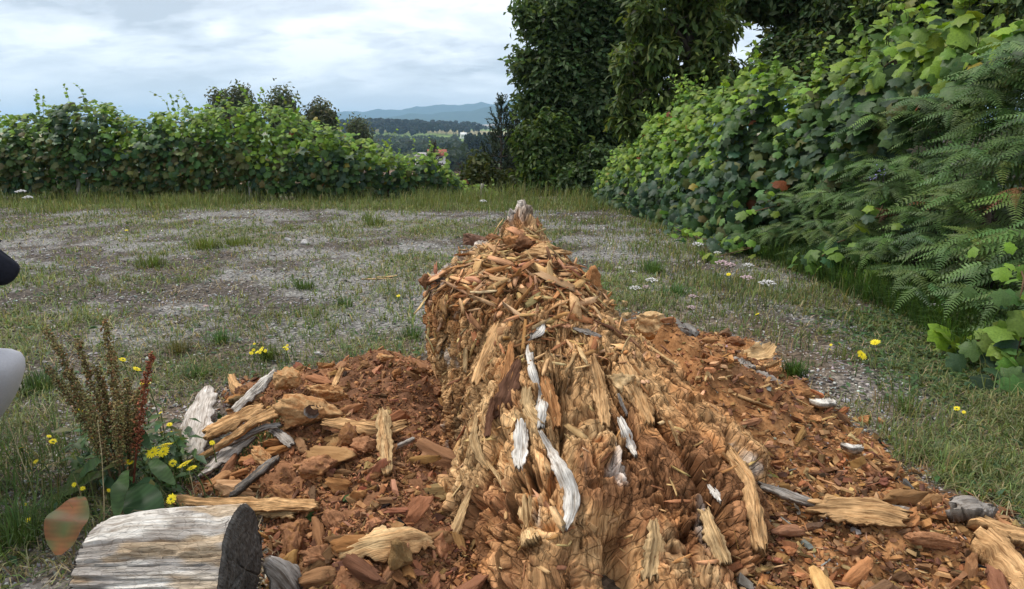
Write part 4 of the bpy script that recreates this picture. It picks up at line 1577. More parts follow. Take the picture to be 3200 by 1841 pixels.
# the heaps of crumbs round the stump
gx, gy = np.meshgrid(np.linspace(-1.25, 2.6, 300), np.linspace(1.0, 4.2, 250))
mz = mound(gx, gy)
rough = .035 * (fbm(gx * 14, gy * 14, o=4, seed=331) - .4) + .018 * (voro(gx / .045, gy / .045, 332)[2] - .5)
hz = np.where(mz > 0, gz(gx, gy) + mz + rough * sstep(mz, 0, .04) - .004, gz(gx, gy) - .06)


def heap_z(x, y):
    """the surface of heap or ground under a point"""
    m_ = mound(x, y)
    return gz(x, y) + np.maximum(m_, 0)


i = np.arange(gx.size).reshape(gx.shape)
F = np.stack([i[:-1, :-1], i[:-1, 1:], i[1:, 1:], i[1:, :-1]], -1)
F = F[(mz[:-1, :-1] > -.5) | (mz[1:, 1:] > -.5) | (mz[:-1, 1:] > -.5) | (mz[1:, :-1] > -.5)]
nn = fbm(gx * 2.2, gy * 2.2, seed=333)
n3 = fbm(gx * 25, gy * 25, o=2, seed=334)
left = sstep(gx, .5, -.1)
c = ORANGE * (1 - left[..., None]) * .9 + RED * left[..., None] * 1.15
c = c + (DARKW - c) * sstep(nn, .5, .72)[..., None] * .75
c = c * (.6 + .8 * n3)[..., None]
o = link('crumbled_wood', mesh('crumbled_wood', np.stack([gx, gy, hz], -1).reshape(-1, 3), F.reshape(-1, 4), c.reshape(-1, 3), M_CRUMB))
tag(o, 'reddish brown crumbled wood heaped round the stump', None, None, 'stuff')


# ------------------------------------------------------------------ pieces of wood
def splinter(seed, n=7, sides=7):
    """a broken fibre of wood along Y, one unit long, with split ends"""
    g = np.random.default_rng(seed)
    t = np.linspace(-.5, .5, n)
    an = np.linspace(0, 2 * PI, sides, endpoint=False) + g.normal(0, .15, sides)
    flat = g.uniform(.28, .55)
    rr = .105 * (1 + g.normal(0, .30, sides))[None] * (1 + g.normal(0, .16, (n, sides))) * (1 - .25 * (np.abs(t) * 2)[:, None] ** 3)
    yy = t[:, None] + np.where(np.abs(t)[:, None] > .45, g.normal(0, .09, sides)[None], 0) * np.sign(t)[:, None] + 0 * rr
    bend = .12 * g.normal() * (t ** 2)[:, None]
    V = np.stack([rr * np.cos(an)[None], yy, rr * np.sin(an)[None] * flat + bend], -1)
    i = np.arange(n * sides).reshape(n, sides)
    j = np.roll(i, -1, 1)
    V = np.concatenate([V.reshape(-1, 3), [[0, -.42, 0], [0, .42, 0]]])
    k = n * sides
    return V, [np.stack([i[:-1], j[:-1], j[1:], i[1:]], -1).reshape(-1, 4)[:, ::-1],
               np.concatenate([np.stack([i[0], j[0], np.full(sides, k)], -1), np.stack([j[-1], i[-1], np.full(sides, k + 1)], -1)])]


def cube_grid(n):
    """unit cube surface with n cells per edge"""
    J = Join()
    q = np.linspace(-1, 1, n + 1)
    a, b_ = np.meshgrid(q, q, indexing='ij')
    o_ = np.ones_like(a)
    i = np.arange(a.size).reshape(a.shape)
    f = np.stack([i[:-1, :-1], i[1:, :-1], i[1:, 1:], i[:-1, 1:]], -1).reshape(-1, 4)
    for P, fl in (((a, b_, o_), 0), ((a, b_, -o_), 1), ((o_, a, b_), 0), ((-o_, a, b_), 1), ((b_, o_, a), 0), ((b_, -o_, a), 1)):
        J.add(np.stack([p.ravel() for p in P], -1), f[:, ::-1] if fl else f)
    return np.concatenate(J.V), np.concatenate(J.F)


def chunk(seed, n=6, ax=(.5, 1, .4), rough=.28, layer=.10, round_=.35, detail=1.0):
    """a block of rotten wood: a lump broken along flat faces, layered along its grain (Y)"""
    g = np.random.default_rng(seed)
    V, F = cube_grid(n)
    P = norm(V) * 1.25
    for k in range(11):
        pn = norm(g.normal(size=3) * [1, .8, 1])
        ex = np.maximum(0, P @ pn - g.uniform(.55, .95))
        P = P - ex[:, None] * pn[None] * .92
    o_ = g.random(3) * 90
    q = P + o_
    d = fbm(q[:, 0] * 1.3, q[:, 1] * .9, q[:, 2] * 1.3, 3, seed) - .5
    lay = np.abs(vnoise(q[:, 0] * 3.2 * detail, q[:, 1] * .7, q[:, 2] * 3.2 * detail, seed + 1) - .5) - .25
    r2, idr = voro(q[:, 0] * 2.2 * detail + q[:, 2] * 1.7, q[:, 1] * 1.3 * detail + q[:, 2] * .9, seed + 2)[1:]
    sm = (fbm(q[:, 0] * 6, q[:, 1] * 3.5, q[:, 2] * 6, 3, seed + 4) - .5) if n > 8 else 0 * d
    P = P * (1 + rough * 1.8 * d + layer * 2.6 * lay + .20 * (idr - .5) + .34 * sm)[:, None]
    return P * np.array(ax) * .5, F


SPL = [splinter(s, 4, 5) for s in range(40, 48)]
SPL_ME = [mesh('splinter', v, f, None, M_CHIP_O) for v, f in SPL]
CHK = [chunk(s, 7, (.62, 1, .5), .34, .16, .25, 1.7) for s in range(60, 68)]
CHK_ME = [mesh('chunk', v, f, None, M_CHIP_O) for v, f in CHK]
COLOUR_WORDS = [(RED * 1.25, 'red brown'), (ORANGE * .85, 'orange brown'), (TAN * .85, 'tan'), (DARKW * 2.2, 'dark brown')]


def colour_word(c):
    c = np.asarray(c) / np.linalg.norm(c)
    k = [np.linalg.norm(c - np.asarray(v) / np.linalg.norm(v)) for v, _ in COLOUR_WORDS[:3]]
    return COLOUR_WORDS[int(np.argmin(k))][1]


MARKS_L = [((760, 1260), 'by the white weathered plank'), ((960, 1285), 'beside the knotty lump with dark holes'), ((1205, 1380), 'beside the upright bark strip'), ((1000, 1455), 'next to the large red brown block'),
           ((790, 1490), 'by the dark double stick'), ((900, 1585), 'beside the long pale strip behind the log'), ((1200, 1690), 'around the large pale curved flake'), ((860, 1720), 'near the sawn end of the log'),
           ((1360, 1350), 'against the left wall of the stump'), ((1340, 1520), 'in the hollow left of the stump foot'), ((1150, 1180), 'at the far edge of the left heap'), ((1080, 1590), 'near the green seedling'),
           ((1040, 1780), 'at the bottom edge of the left heap'), ((650, 1420), 'under the tan board and the long root')]
MARKS_R = [((2100, 1040), 'beside the grey root end with beetle holes'), ((2380, 1100), 'below the pale upturned plate'), ((2390, 1190), 'beside the grey board on the right heap'), ((2570, 1262), 'near the white chip at the heap edge'),
           ((2400, 1350), 'near the small white chip'), ((2665, 1405), 'around the pair of white splinters'), ((2460, 1550), 'along the long grey stick'), ((2700, 1600), 'beside the flat tan board'),
           ((3030, 1590), 'by the greyish broken block'), ((2850, 1700), 'near the black charred lump'), ((2200, 1150), 'against the right root of the stump'), ((2500, 1740), 'at the bottom right of the stump foot'),
           ((3150, 1760), 'beside the broken log end'), ((2820, 1500), 'at the outer edge of the right heap')]


def where_label(noun, words_, P, marks):
    px, py, _ = project(P)
    k = int(np.argmin([(px - a[0][0]) ** 2 + (2 * (py - a[0][1])) ** 2 for a in marks]))
    return '%s %s %s' % (words_, noun, marks[k][1])


WOODC = [TAN, ORANGE, RED, CREAM, DARKW * 1.6]


def stump_hit(px, py):
    v = Vector(ray(px, py)).normalized()
    h = BV.ray_cast(Vector((0, 0, CAM_H)), v)
    return (np.array(h[0]), SNRM[SF[h[2]][0]]) if h[0] is not None else (None, None)


# loose splinters lying on the stump: the larger ones one by one, the rest in one part
g = np.random.default_rng(401)
fl_P, fl_R, fl_S, fl_C = [], [], [], []
count = 0
tries = 0
while count < 800 and tries < 9000:
    tries += 1
    px, py = g.uniform(1310, 2400), g.uniform(640, 1800)
    p, nrm = stump_hit(px, py)
    if p is None:
        continue
    zz = p[2]
    if zz > .80:
        continue
    dens = 1.0 if zz > .55 else (.45 if zz > .44 else .05)
    if px < 1480 and zz > .2:
        dens = max(dens, .30)
    if g.random() > dens:
        continue
    upw = nrm[2]
    ln = min(.11, g.gamma(2.6, .014) + .024) * (1 if zz > .4 else .7) * (1 - .25 * (p[1] > 2.8))
    if count < 300:
        ln *= 1.25
    tg = g.normal(size=3) + (np.array([0, 0, 2.2]) if upw < .6 else np.array([g.normal(0, 1.5), 0, 0]))
    nn_ = norm(nrm + g.normal(0, .38, 3))
    R = frames(nn_[None], tg[None])[0]
    s3 = np.array([math.exp(g.normal(-.08, .42)), 1, math.exp(g.normal(-.05, .35))]) * ln
    cc = pick(1, [TAN, ORANGE, CREAM, RED], [.5, .28, .14, .08], g, .18)[0]
    pos = p + nrm * ln * g.uniform(-.06, .12)
    if count < 300:
        o = bpy.data.objects.new('splinter', SPL_ME[int(g.integers(8))])
        o.parent = stump
        o.matrix_basis = mat4(R, s3, pos - np.array(stump.location))
        o.color = (*cc, 1)
        COL.objects.link(o)
    else:
        fl_P.append(pos)
        fl_R.append(R)
        fl_S.append(s3)
        fl_C.append(cc)
    count += 1
J = Join()
fl_P, fl_R, fl_S, fl_C = map(np.array, (fl_P, fl_R, fl_S, fl_C))
w = g.integers(8, size=len(fl_P))
for i, (v, f) in enumerate(SPL):
    s = w == i
    J.add(*scatter(v, f, fl_P[s], fl_R[s], fl_S[s], fl_C[s]))
o = link('wood_flake', J.mesh('wood_flake', M_CHIP), stump)
o.location = -Vector(stump.location)
o['kind'] = 'stuff'


def slab(P, W, T, col, up=None, seed=0, curl=0.0, rough=.10, n=44, m=15, jag=.35, streak=None, mat=None, name='plank'):
    """a broken strip of wood along the points P: width W, thickness T, curl bends it across; returns a mesh in coordinates relative to P[0]"""
    g = np.random.default_rng(seed + 900)
    P = np.asarray(P, float)
    t = np.concatenate([[0], np.cumsum(np.linalg.norm(np.diff(P, axis=0), axis=1))])
    q = np.linspace(0, t[-1], n)
    C = np.stack([np.interp(q, t, P[:, k]) for k in range(3)], -1)
    for _ in range(3):
        C[1:-1] = (C[:-2] + 2 * C[1:-1] + C[2:]) / 4
    ws = np.interp(np.linspace(0, 1, n), np.linspace(0, 1, len(W)), W)
    ws = ws * (1 + .30 * (fbm(np.arange(n) * .35, np.zeros(n), o=2, seed=seed) - .5) * 2)
    Tn = norm(np.gradient(C, axis=0))
    U = np.array([0, 0, 1.]) if up is None else norm(np.asarray(up, float))
    X = norm(np.cross(Tn, U[None]))
    Nn = np.cross(X, Tn)
    a = np.linspace(-1, 1, m)
    e0 = (fbm(a * 4 + seed, a * 0, o=3, seed=seed + 6, gain=.8) - .5) * 5 * jag * ws[0]
    e1 = (fbm(a * 4 + seed + 9, a * 0, o=3, seed=seed + 7, gain=.8) - .5) * 5 * jag * ws[-1]
    fall0 = np.exp(-np.arange(n) / (n * .06))[:, None]
    fall1 = fall0[::-1]
    edge = 1 + .5 * (fbm(q[:, None] * 30 + 0 * a[None], np.sign(a)[None] * 5 + seed + 0 * q[:, None], o=4, seed=seed + 2, gain=.7) - .5)
    half = ws[:, None] * .5 * a[None] * edge
    nz = (fbm(a[None] * 2.2 + seed, q[:, None] * 10, o=3, seed=seed + 3) - .5) * 2
    rid = (np.abs(vnoise(a[None] * 5.5 + 7 + nz, q[:, None] * 6, seed=seed + 4) - .5) * 2 - .5) + (vnoise(a[None] * 11 + nz, q[:, None] * 20, seed=seed + 5) - .5)
    hgt = -curl * ws[:, None] * a[None] ** 2 + rough * ws[:, None] * nz + rid * max(T * .38, .0045)
    top = C[:, None] + X[:, None] * half[..., None] + Nn[:, None] * (hgt + T / 2)[..., None] + Tn[:, None] * (e0[None] * fall0 + e1[None] * fall1)[..., None]
    bot = top - Nn[:, None] * (T * (1 - .55 * np.abs(a)[None] ** 3) * (.8 + .4 * g.random((n, m))))[..., None]
    V = np.concatenate([top.reshape(-1, 3), bot.reshape(-1, 3)])
    i = np.arange(n * m).reshape(n, m)
    k = n * m
    F = [np.stack([i[:-1, :-1], i[:-1, 1:], i[1:, 1:], i[1:, :-1]], -1).reshape(-1, 4), (np.stack([i[:-1, :-1], i[1:, :-1], i[1:, 1:], i[:-1, 1:]], -1) + k).reshape(-1, 4)]
    for A in (i[:, 0], i[::-1, -1], i[0, ::-1], i[-1, :]):
        F.append(np.stack([A[:-1], A[1:], A[1:] + k, A[:-1] + k], -1))
    cn = fbm(a[None] * 3 + seed + 0 * q[:, None], q[:, None] * 6, o=3, seed=seed + 8)
    gr = vnoise(a[None] * 10 + nz, q[:, None] * 9, seed=seed + 9)
    ct = np.array(col)[None, None] * (.45 + .60 * cn + .45 * gr)[..., None]
    if streak is not None:
        sm = sstep(cn, .5, .6)[..., None]
        ct = ct * (1 - sm) + np.array(streak) * (.8 + .4 * gr[..., None]) * sm
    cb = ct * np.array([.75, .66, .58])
    gr_ = np.stack([half + seed * .37, q[:, None] + 0 * half + seed * .11, 0 * half], -1).reshape(-1, 3)
    return V - P[0], np.concatenate(F), np.concatenate([ct.reshape(-1, 3), cb.reshape(-1, 3)]), P[0], np.concatenate([gr_, gr_ + .5])


def surf_pts(pts, lift):
    out, ns = [], []
    for (px, py) in pts:
        p, nrm = stump_hit(px, py)
        if p is None:
            continue
        out.append(p + norm(nrm + np.array([0, -.8, .4])) * lift)
        ns.append(nrm)
    return np.array(out), norm(np.mean(ns, axis=0) + np.array([0, -.9, .5]))


for nm, lb, pts, W, T, col, lift, curl, sd in [
    ('weathered_strip', 'sinewy white strip down the middle of the stump', [(1665, 1045), (1655, 1100), (1665, 1170), (1690, 1240), (1695, 1290), (1690, 1340)], [.006, .022, .03, .022, .035, .02], .010, WHITEW, .012, .15, 1),
    ('weathered_strip', 'knobbly pale root collar in the middle of the stump', [(1650, 1225), (1645, 1270), (1660, 1300), (1690, 1330)], [.03, .05, .06, .03], .02, CREAM * .95, .012, .3, 2),
    ('weathered_strip', 'broad white fibrous plate left of the curved strip', [(1630, 1325), (1632, 1360), (1630, 1410), (1625, 1470)], [.035, .045, .042, .02], .014, WHITEW * 1.05, .016, .15, 3),
    ('weathered_strip', 'long curved white strip ending low on the stump', [(1690, 1355), (1725, 1420), (1757, 1480), (1780, 1545), (1780, 1610), (1765, 1660)], [.012, .03, .04, .045, .04, .012], .012, WHITEW, .022, .2, 4),
    ('weathered_strip', 'white split end pointing down at the foot of the stump', [(1650, 1570), (1655, 1620), (1662, 1665), (1665, 1695)], [.04, .05, .055, .05], .022, CREAM * 1.02, .022, .1, 5),
    ('weathered_strip', 'thin grey white splint on the right face of the stump', [(1930, 1235), (1945, 1270), (1960, 1300)], [.008, .012, .01], .008, GREYW * 1.1, .010, .1, 6),
    ('weathered_strip', 'white blade of wood on the right face of the stump', [(1935, 1310), (1952, 1350), (1970, 1400), (1985, 1430)], [.02, .032, .022, .008], .010, WHITEW * 1.08, .012, .1, 7),
    ('weathered_strip', 'pale flat plate low on the right face of the stump', [(2040, 1635), (2045, 1690), (2035, 1760), (2030, 1800)], [.03, .05, .055, .05], .012, CREAM, .010, .05, 8),
    ('weathered_strip', None, [(1490, 1310), (1480, 1370), (1500, 1430), (1530, 1470)], [.012, .03, .03, .01], .008, CREAM * .85, .006, .1, 9),
    ('weathered_strip', None, [(1475, 1530), (1450, 1590), (1425, 1660), (1400, 1730)], [.01, .03, .032, .015], .008, CREAM, .005, .1, 10),
    ('weathered_strip', None, [(1525, 1445), (1560, 1490), (1580, 1540)], [.008, .012, .006], .008, CREAM * .8, .008, .1, 11),
    ('weathered_strip', None, [(1790, 1030), (1830, 1040), (1875, 1055)], [.01, .022, .012], .008, GREYW * 1.1, .008, .1, 12),
    ('weathered_strip', None, [(2090, 1320), (2110, 1360), (2120, 1395)], [.008, .016, .006], .008, CREAM, .006, .1, 13),
    ('weathered_strip', None, [(2215, 1520), (2235, 1545), (2250, 1570)], [.014, .022, .012], .008, WHITEW, .006, .1, 14),
    ('dark_wood', 'dark brown rotten patch left of the white strip', [(1625, 1130), (1600, 1190), (1580, 1250), (1560, 1310)], [.02, .06, .065, .03], .008, DARKW * 1.5, .014, .1, 21),
    ('dark_wood', None, [(1545, 1250), (1530, 1310), (1525, 1370)], [.015, .03, .015], .006, DARKW * 2, .010, .1, 22),
    ('weathered_strip', 'pale fibrous end at the top of the white strip', [(1700, 1010), (1690, 1040), (1665, 1060)], [.01, .03, .012], .008, WHITEW * .9, .010, .1, 23),
    ('fibrous_ridge', None, [(1700, 1180), (1725, 1260), (1740, 1340)], [.03, .05, .03], .015, ORANGE, .008, .1, 24),
    ('fibrous_ridge', None, [(1850, 1120), (1875, 1220), (1890, 1330)], [.03, .055, .03], .015, TAN * .9, .008, .1, 25),
    ('fibrous_ridge', None, [(2270, 1420), (2330, 1500), (2350, 1600), (2370, 1720)], [.03, .05, .06, .05], .03, TAN, .015, .3, 15),
    ('fibrous_ridge', None, [(2200, 1600), (2230, 1680), (2260, 1760)], [.03, .05, .04], .02, CREAM * .9, .012, .2, 16),
    ('fibrous_ridge', None, [(1940, 1120), (1965, 1180), (2000, 1250), (2030, 1330)], [.03, .06, .06, .03], .02, TAN * .9, .008, .2, 17),
    ('fibrous_ridge', None, [(1560, 1020), (1520, 1110), (1490, 1200)], [.03, .05, .03], .02, TAN, .01, .2, 18),
    ('fibrous_ridge', None, [(1600, 1080), (1590, 1180), (1560, 1280)], [.02, .05, .03], .02, ORANGE, .01, .2, 19),
]:
    P, upv = surf_pts(pts, lift)
    if len(P) < 2:
        continue
    V, F, C, p0, GR_ = slab(P, W, T, col, upv, sd * 31, curl, .14, 44, 15, .3)
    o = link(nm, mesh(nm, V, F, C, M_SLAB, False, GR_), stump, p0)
    if lb:
        o['label'] = lb

# jagged dark and pale bits standing on the rim of the stump
for (px, py, dd, sz, ax, col, sd, lb) in [
    (1490, 752, 2.93, .085, (1.3, .55, .6), DARKW * 2.2 + .03, 1, 'dark square block of wood on the rim'),
    (1545, 745, 2.9, .06, (1.1, .6, .6), RED, 2, None), (1600, 755, 2.8, .07, (1, .6, .8), ORANGE, 3, None), (1640, 765, 2.75, .075, (.9, .9, .9), RED * .8, 4, 'reddish crumbling lump behind the splinters'),
    (1735, 800, 2.72, .06, (.45, 1.2, .5), DARKW, 5, 'black splinter standing up on the right of the rim'), (1690, 775, 2.75, .06, (.9, .8, .6), TAN, 6, None),
    (1700, 790, 2.72, .08, (1.6, .5, .4), TAN * .9, 7, None), (1632, 640, 2.98, .03, (1, .9, 1.3), GREYW * 1.25, 8, 'pale rough knob at the tip of the stump'), (1600, 665, 2.98, .025, (1.2, .6, 1.2), GREYW * 1.2, 9, None),
    (1325, 880, 2.6, .05, (.7, .5, 1.1), RED * .8, 11, None), (1850, 890, 2.6, .09, (.6, .8, 1.0), ORANGE, 12, None),
    (1940, 1190, 2.22, .07, (1, .8, .7), CREAM * .9, 13, 'pale knot like lump on the right face'), (1700, 985, 2.5, .05, (1, .6, .6), TAN, 14, None)]:
    p, nrm = stump_hit(px, py)
    q = D(px, py, dd) if p is None or abs(p[1] - dd) > .35 else p
    V, F = chunk(500 + sd, 14, ax, .3, .16, .2, 1.6)
    cc = np.array(col)[None] * (.7 + .6 * vnoise(V[:, 0] * 9, V[:, 1] * 3, V[:, 2] * 9, sd))[:, None]
    o = link('broken_block', mesh('broken_block', V * sz * 1.25, F, cc, M_CRUMB), stump, q)
    if lb:
        o['label'] = lb

# ================================================================== wood lying round the stump
def piece(name, label, cat, me, loc, group=None):
    o = link(name, me, None, loc)
    return tag(o, label, cat, group)


def lay(pts, extra=0.0):
    """points (px, py, height above what lies below) -> world"""
    out = []
    for (px, py, h) in pts:
        p = G(px, py, 0.05 + h)
        for _ in range(4):
            p = G(px, py, float(heap_z(np.array([p[0]]), np.array([p[1]]))[0]) + h + extra)
        out.append(p)
    return np.array(out)


def plank(label, pts, W, T, col, seed, curl=0.0, up=None, streak=None, jag=.35, rough=.10, name='wood_strip', n=44, m=15, cat='wood piece', group=None):
    V, F, C, p0, GR_ = slab(lay(pts), W, T, col, up, seed, curl, rough, n, m, jag, streak)
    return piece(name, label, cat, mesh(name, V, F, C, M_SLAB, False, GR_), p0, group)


plank('big pale grey slab of bark standing left of the heap', [(590, 1445, .0), (600, 1360, .035), (615, 1290, .08), (640, 1215, .11)], [.12, .145, .155, .07], .018, GREYW * 1.3, 1, .12, (-.1, -1, .45),
      streak=GREYW * 1.45, jag=.12, rough=.05, name='bark_slab')
plank('white weathered plank pointing up at the far left of the heap', [(730, 1285, .03), (775, 1240, .07), (820, 1200, .11), (862, 1162, .14)], [.03, .055, .055, .025], .014, WHITEW * 1.1, 2, .1, (-.2, -.8, .6), jag=.15,
      rough=.05)
plank('small curled tan piece at the top left of the heap', [(722, 1175, .10), (730, 1205, .08), (765, 1232, .05)], [.03, .05, .045], .016, TAN * 1.1, 3, .3, (0, -.7, .7))
plank('tan fibrous board with broken left end, leaning over the grey slabs', [(640, 1360, .08), (690, 1335, .10), (750, 1305, .10), (815, 1275, .09)], [.045, .06, .06, .05], .025, TAN * 1.15, 4, .1, (0, -.6, .8))
plank('long curving root with a thin pale lower end', [(598, 1448, .02), (660, 1410, .06), (730, 1365, .10), (800, 1315, .12), (870, 1285, .11)], [.012, .02, .026, .034, .05], .022, TAN * 1.05, 5, .1, (0, -.5, .8), jag=.1)
plank('dark edged strip of bark arching under the long root', [(690, 1400, .05), (760, 1365, .08), (830, 1335, .08), (872, 1330, .07)], [.015, .022, .025, .02], .014, GREYW * .8, 6, .1, (0, -.5, .8))
plank('dark grey weathered slab lying below the long root', [(625, 1490, .02), (680, 1440, .035), (740, 1395, .05), (785, 1368, .05)], [.02, .055, .06, .035], .014, GREYW * .62, 7, .15, (-.2, -.6, .8), streak=GREYW * 1.1)
plank('short flat grey strip beside the hollow of grass', [(850, 1340, .05), (880, 1362, .045), (912, 1392, .04)], [.025, .035, .03], .012, GREYW * .95, 8, .05, (0, -.5, .85))
plank('dark double stick at the front edge of the grassy hollow', [(722, 1545, .02), (770, 1508, .035), (820, 1468, .05), (868, 1432, .06)], [.03, .03, .028, .022], .022, GREYW * .55, 9, .1, (-.2, -.5, .85), streak=TAN * .8)
plank('long flat tan strip with a black lower edge in the middle of the heap', [(1005, 1318, .07), (1070, 1326, .06), (1150, 1335, .06), (1225, 1338, .055), (1270, 1325, .06)], [.02, .04, .045, .04, .03], .014, TAN * 1.05, 10, .1,
      (0, -.75, .65))
plank('upright strip of bark stuck across the long flat strip', [(1212, 1482, .03), (1206, 1420, .05), (1200, 1350, .07), (1198, 1282, .08)], [.03, .05, .05, .038], .016, CREAM * .8, 11, .12, (.1, -.7, .7), streak=TAN * .8)
plank('short forked twig of grey wood right of the upright strip', [(1235, 1398, .03), (1265, 1385, .035), (1295, 1370, .04)], [.012, .016, .01], .012, GREYW, 12)
plank('long pale strip lying behind the cut log', [(540, 1562, .03), (660, 1572, .035), (790, 1578, .05), (900, 1578, .055), (990, 1580, .05)], [.025, .035, .045, .04, .03], .018, TAN * .95, 13, .1, (0, -.6, .8))
plank('tan strip under the long pale strip', [(790, 1596, .03), (850, 1604, .03), (925, 1606, .03)], [.02, .03, .03], .014, CREAM * .8, 14, .1, (0, -.6, .8))
plank('large pale curved flake with a torn edge at the bottom of the left heap', [(1058, 1728, .02), (1130, 1700, .055), (1220, 1680, .07), (1310, 1668, .06), (1345, 1680, .04)], [.03, .07, .085, .075, .05], .010, CREAM * 1.05, 15, .25,
      (0, -.45, .9), jag=.25, streak=TAN, name='wood_flake')
plank('thin stick lying on the crumbs by the pale curved flake', [(1100, 1745, .01), (1150, 1768, .01), (1205, 1766, .01)], [.006, .006, .005], .006, GREYW * .8, 16, n=12, m=5)
plank('thin upright piece of bark left of the knotty lump', [(1040, 1215, .03), (1055, 1180, .06), (1068, 1150, .09)], [.02, .026, .02], .012, TAN, 17, .1, (0, -.9, .4))
plank('grey board on the heap right of the stump', [(2340, 1165, .03), (2390, 1185, .03), (2450, 1215, .03)], [.05, .06, .05], .022, GREYW * .9, 18, .05, (0, -.5, .85))
plank('short squarish pinkish grey block on the right heap', [(2300, 1140, .04), (2320, 1152, .04), (2340, 1162, .04)], [.06, .065, .06], .04, GREYW * 1.05, 19, .05, (0, -.5, .85))
plank('pale upturned plate of wood at the far right edge of the heap', [(2310, 1120, .04), (2350, 1115, .06), (2395, 1105, .09), (2415, 1080, .13)], [.05, .09, .10, .04], .014, CREAM, 20, -.2, (-.2, -.6, .8), jag=.2)
plank('yellowish splinter below the upturned plate', [(2360, 1152, .05), (2395, 1145, .05), (2430, 1132, .06)], [.02, .032, .02], .02, TAN * 1.25, 21)
plank('white broken chip at the outer edge of the right heap', [(2545, 1258, .03), (2570, 1262, .035), (2600, 1256, .03)], [.04, .055, .035], .025, WHITEW, 22, .1)
plank('thin dark sliver with a pale end on the right heap', [(2310, 1240, .03), (2360, 1258, .03), (2410, 1275, .03)], [.012, .02, .012], .01, TAN * .7, 23)
plank('long grey stick with a black underside right of the stump foot', [(2378, 1520, .07), (2440, 1540, .07), (2510, 1565, .06), (2580, 1590, .045)], [.018, .026, .026, .014], .02, GREYW * 1.0, 24, .1, (0, -.4, .9), streak=GREYW * .5)
plank('flat tan board at the front of the right heap', [(2540, 1590, .05), (2640, 1590, .06), (2740, 1600, .055), (2830, 1620, .05)], [.05, .08, .085, .05], .02, TAN * .85, 25, .1, (0, -.5, .85))
plank('broken log end at the lower right corner', [(3060, 1670, .05), (3120, 1720, .06), (3190, 1790, .06), (3260, 1860, .05)], [.09, .10, .10, .09], .06, TAN * 1.05, 26, .35, (0, -.5, .85), jag=.15, name='broken_branch', m=9)
plank('cracked tan plank along the right edge of the heap', [(3060, 1630, .05), (3130, 1655, .06), (3220, 1680, .06)], [.05, .07, .06], .03, TAN, 27, .2)
plank('greyish brown broken block at the right end of the heap', [(2980, 1590, .05), (3030, 1580, .06), (3080, 1600, .05)], [.06, .08, .06], .05, GREYW * .75, 28, .2)
plank('small white chip near the middle of the right heap', [(2370, 1350, .02), (2400, 1340, .025), (2435, 1345, .02)], [.016, .024, .016], .012, CREAM * .95, 29)
plank('pair of white splinters stuck in the right heap', [(2640, 1395, .04), (2665, 1405, .045), (2690, 1400, .04)], [.02, .03, .018], .02, WHITEW * .9, 30)
plank('thin tan straw like sliver leaning on the right heap', [(2790, 1500, .01), (2803, 1470, .05), (2815, 1445, .08)], [.006, .007, .004], .005, CREAM, 31, n=8, m=4, up=(0, -1, .2))
plank('pale straw coloured stick lying in the gravel left of the stump', [(1130, 873, .0), (1180, 872, .01), (1230, 872, .0)], [.012, .014, .01], .01, CREAM * .9, 32, n=12, m=5)
plank('flat pale wood chip in the weeds left of the stump', [(1180, 868, .01), (1210, 866, .01), (1240, 862, .01)], [.03, .035, .03], .01, CREAM * .9, 33, n=10)
plank('pale wood flake in the gravel right of the stump', [(1840, 908, .01), (1870, 906, .015), (1905, 915, .01)], [.03, .06, .03], .012, CREAM, 34, n=10)


def lump(label, px, py, h, size, ax, col, seed, rotz=0.0, tilt=0.0, name='wood_chunk', cat='wood piece', col2=None, group=None, n=17, det=1.6, rough=.22):
    p = lay([(px, py, h)])[0]
    V, F = chunk(700 + seed, n, ax, rough, .14, .22, det)
    c1 = fbm(V[:, 0] * 9 + seed, V[:, 1] * 3, V[:, 2] * 9, 3, seed)
    c = np.array(col)[None] * (.55 + .9 * c1)[:, None]
    if col2 is not None:
        k = sstep(c1, .48, .6)[:, None]
        c = c * (1 - k) + np.array(col2)[None] * k
    o = piece(name, label, cat, mesh(name, V * size, F, c, M_CRUMB), p, group)
    o.rotation_euler = (tilt, 0, rotz)
    return o


lump('large block of soft red brown wood in the middle of the left heap', 1000, 1455, .04, .115, (.95, 1.1, .75), RED * 1.5, 1, 1.2, .1, col2=ORANGE * .8)
kn = lump('big knotty lump with two dark holes at the top of the left heap', 960, 1285, .07, .165, (1.0, 1.2, .7), TAN * .95, 2, 1.4, .15, col2=ORANGE, rough=.3)
lump('rough tan lump behind the white plank', 905, 1190, .08, .10, (.9, 1.1, .9), TAN * .9, 3, 1.0, col2=ORANGE)
lump('long ridge of tan wood at the far edge of the left heap', 1020, 1225, .06, .13, (.5, 1.3, .5), ORANGE, 4, 1.2, col2=TAN)
lump('squarish orange block lying by itself in the gravel behind the left heap', 1205, 1122, .035, .085, (.75, 1.15, .5), ORANGE * 1.15, 5, 1.5, col2=TAN)
lump('fibrous orange piece at the edge of the grassy hollow', 825, 1425, .04, .07, (.7, 1.3, .6), ORANGE * 1.1, 6, .9, .2, col2=TAN)
lump('layered red brown piece on the front of the left heap', 895, 1540, .035, .085, (.7, 1.4, .6), RED * 1.3, 7, 1.1, .2, col2=ORANGE * .8)
lump('rounded dark red lump at the right of the left heap against the stump', 1385, 1345, .03, .07, (1.0, 1.1, .8), RED * .9, 8, .4)
lump('pointed brown lump standing behind the large red block', 1080, 1370, .05, .075, (.9, .7, 1.2), ORANGE * .75, 9, .6, col2=RED)
lump('brown lump beside the pointed one', 1130, 1395, .04, .08, (.9, 1.2, .6), RED * 1.3, 10, 1.2)
lump('crumbling red lump right of the cut log', 920, 1655, .03, .08, (.9, 1.2, .7), RED * 1.2, 11, .5, col2=ORANGE * .7)
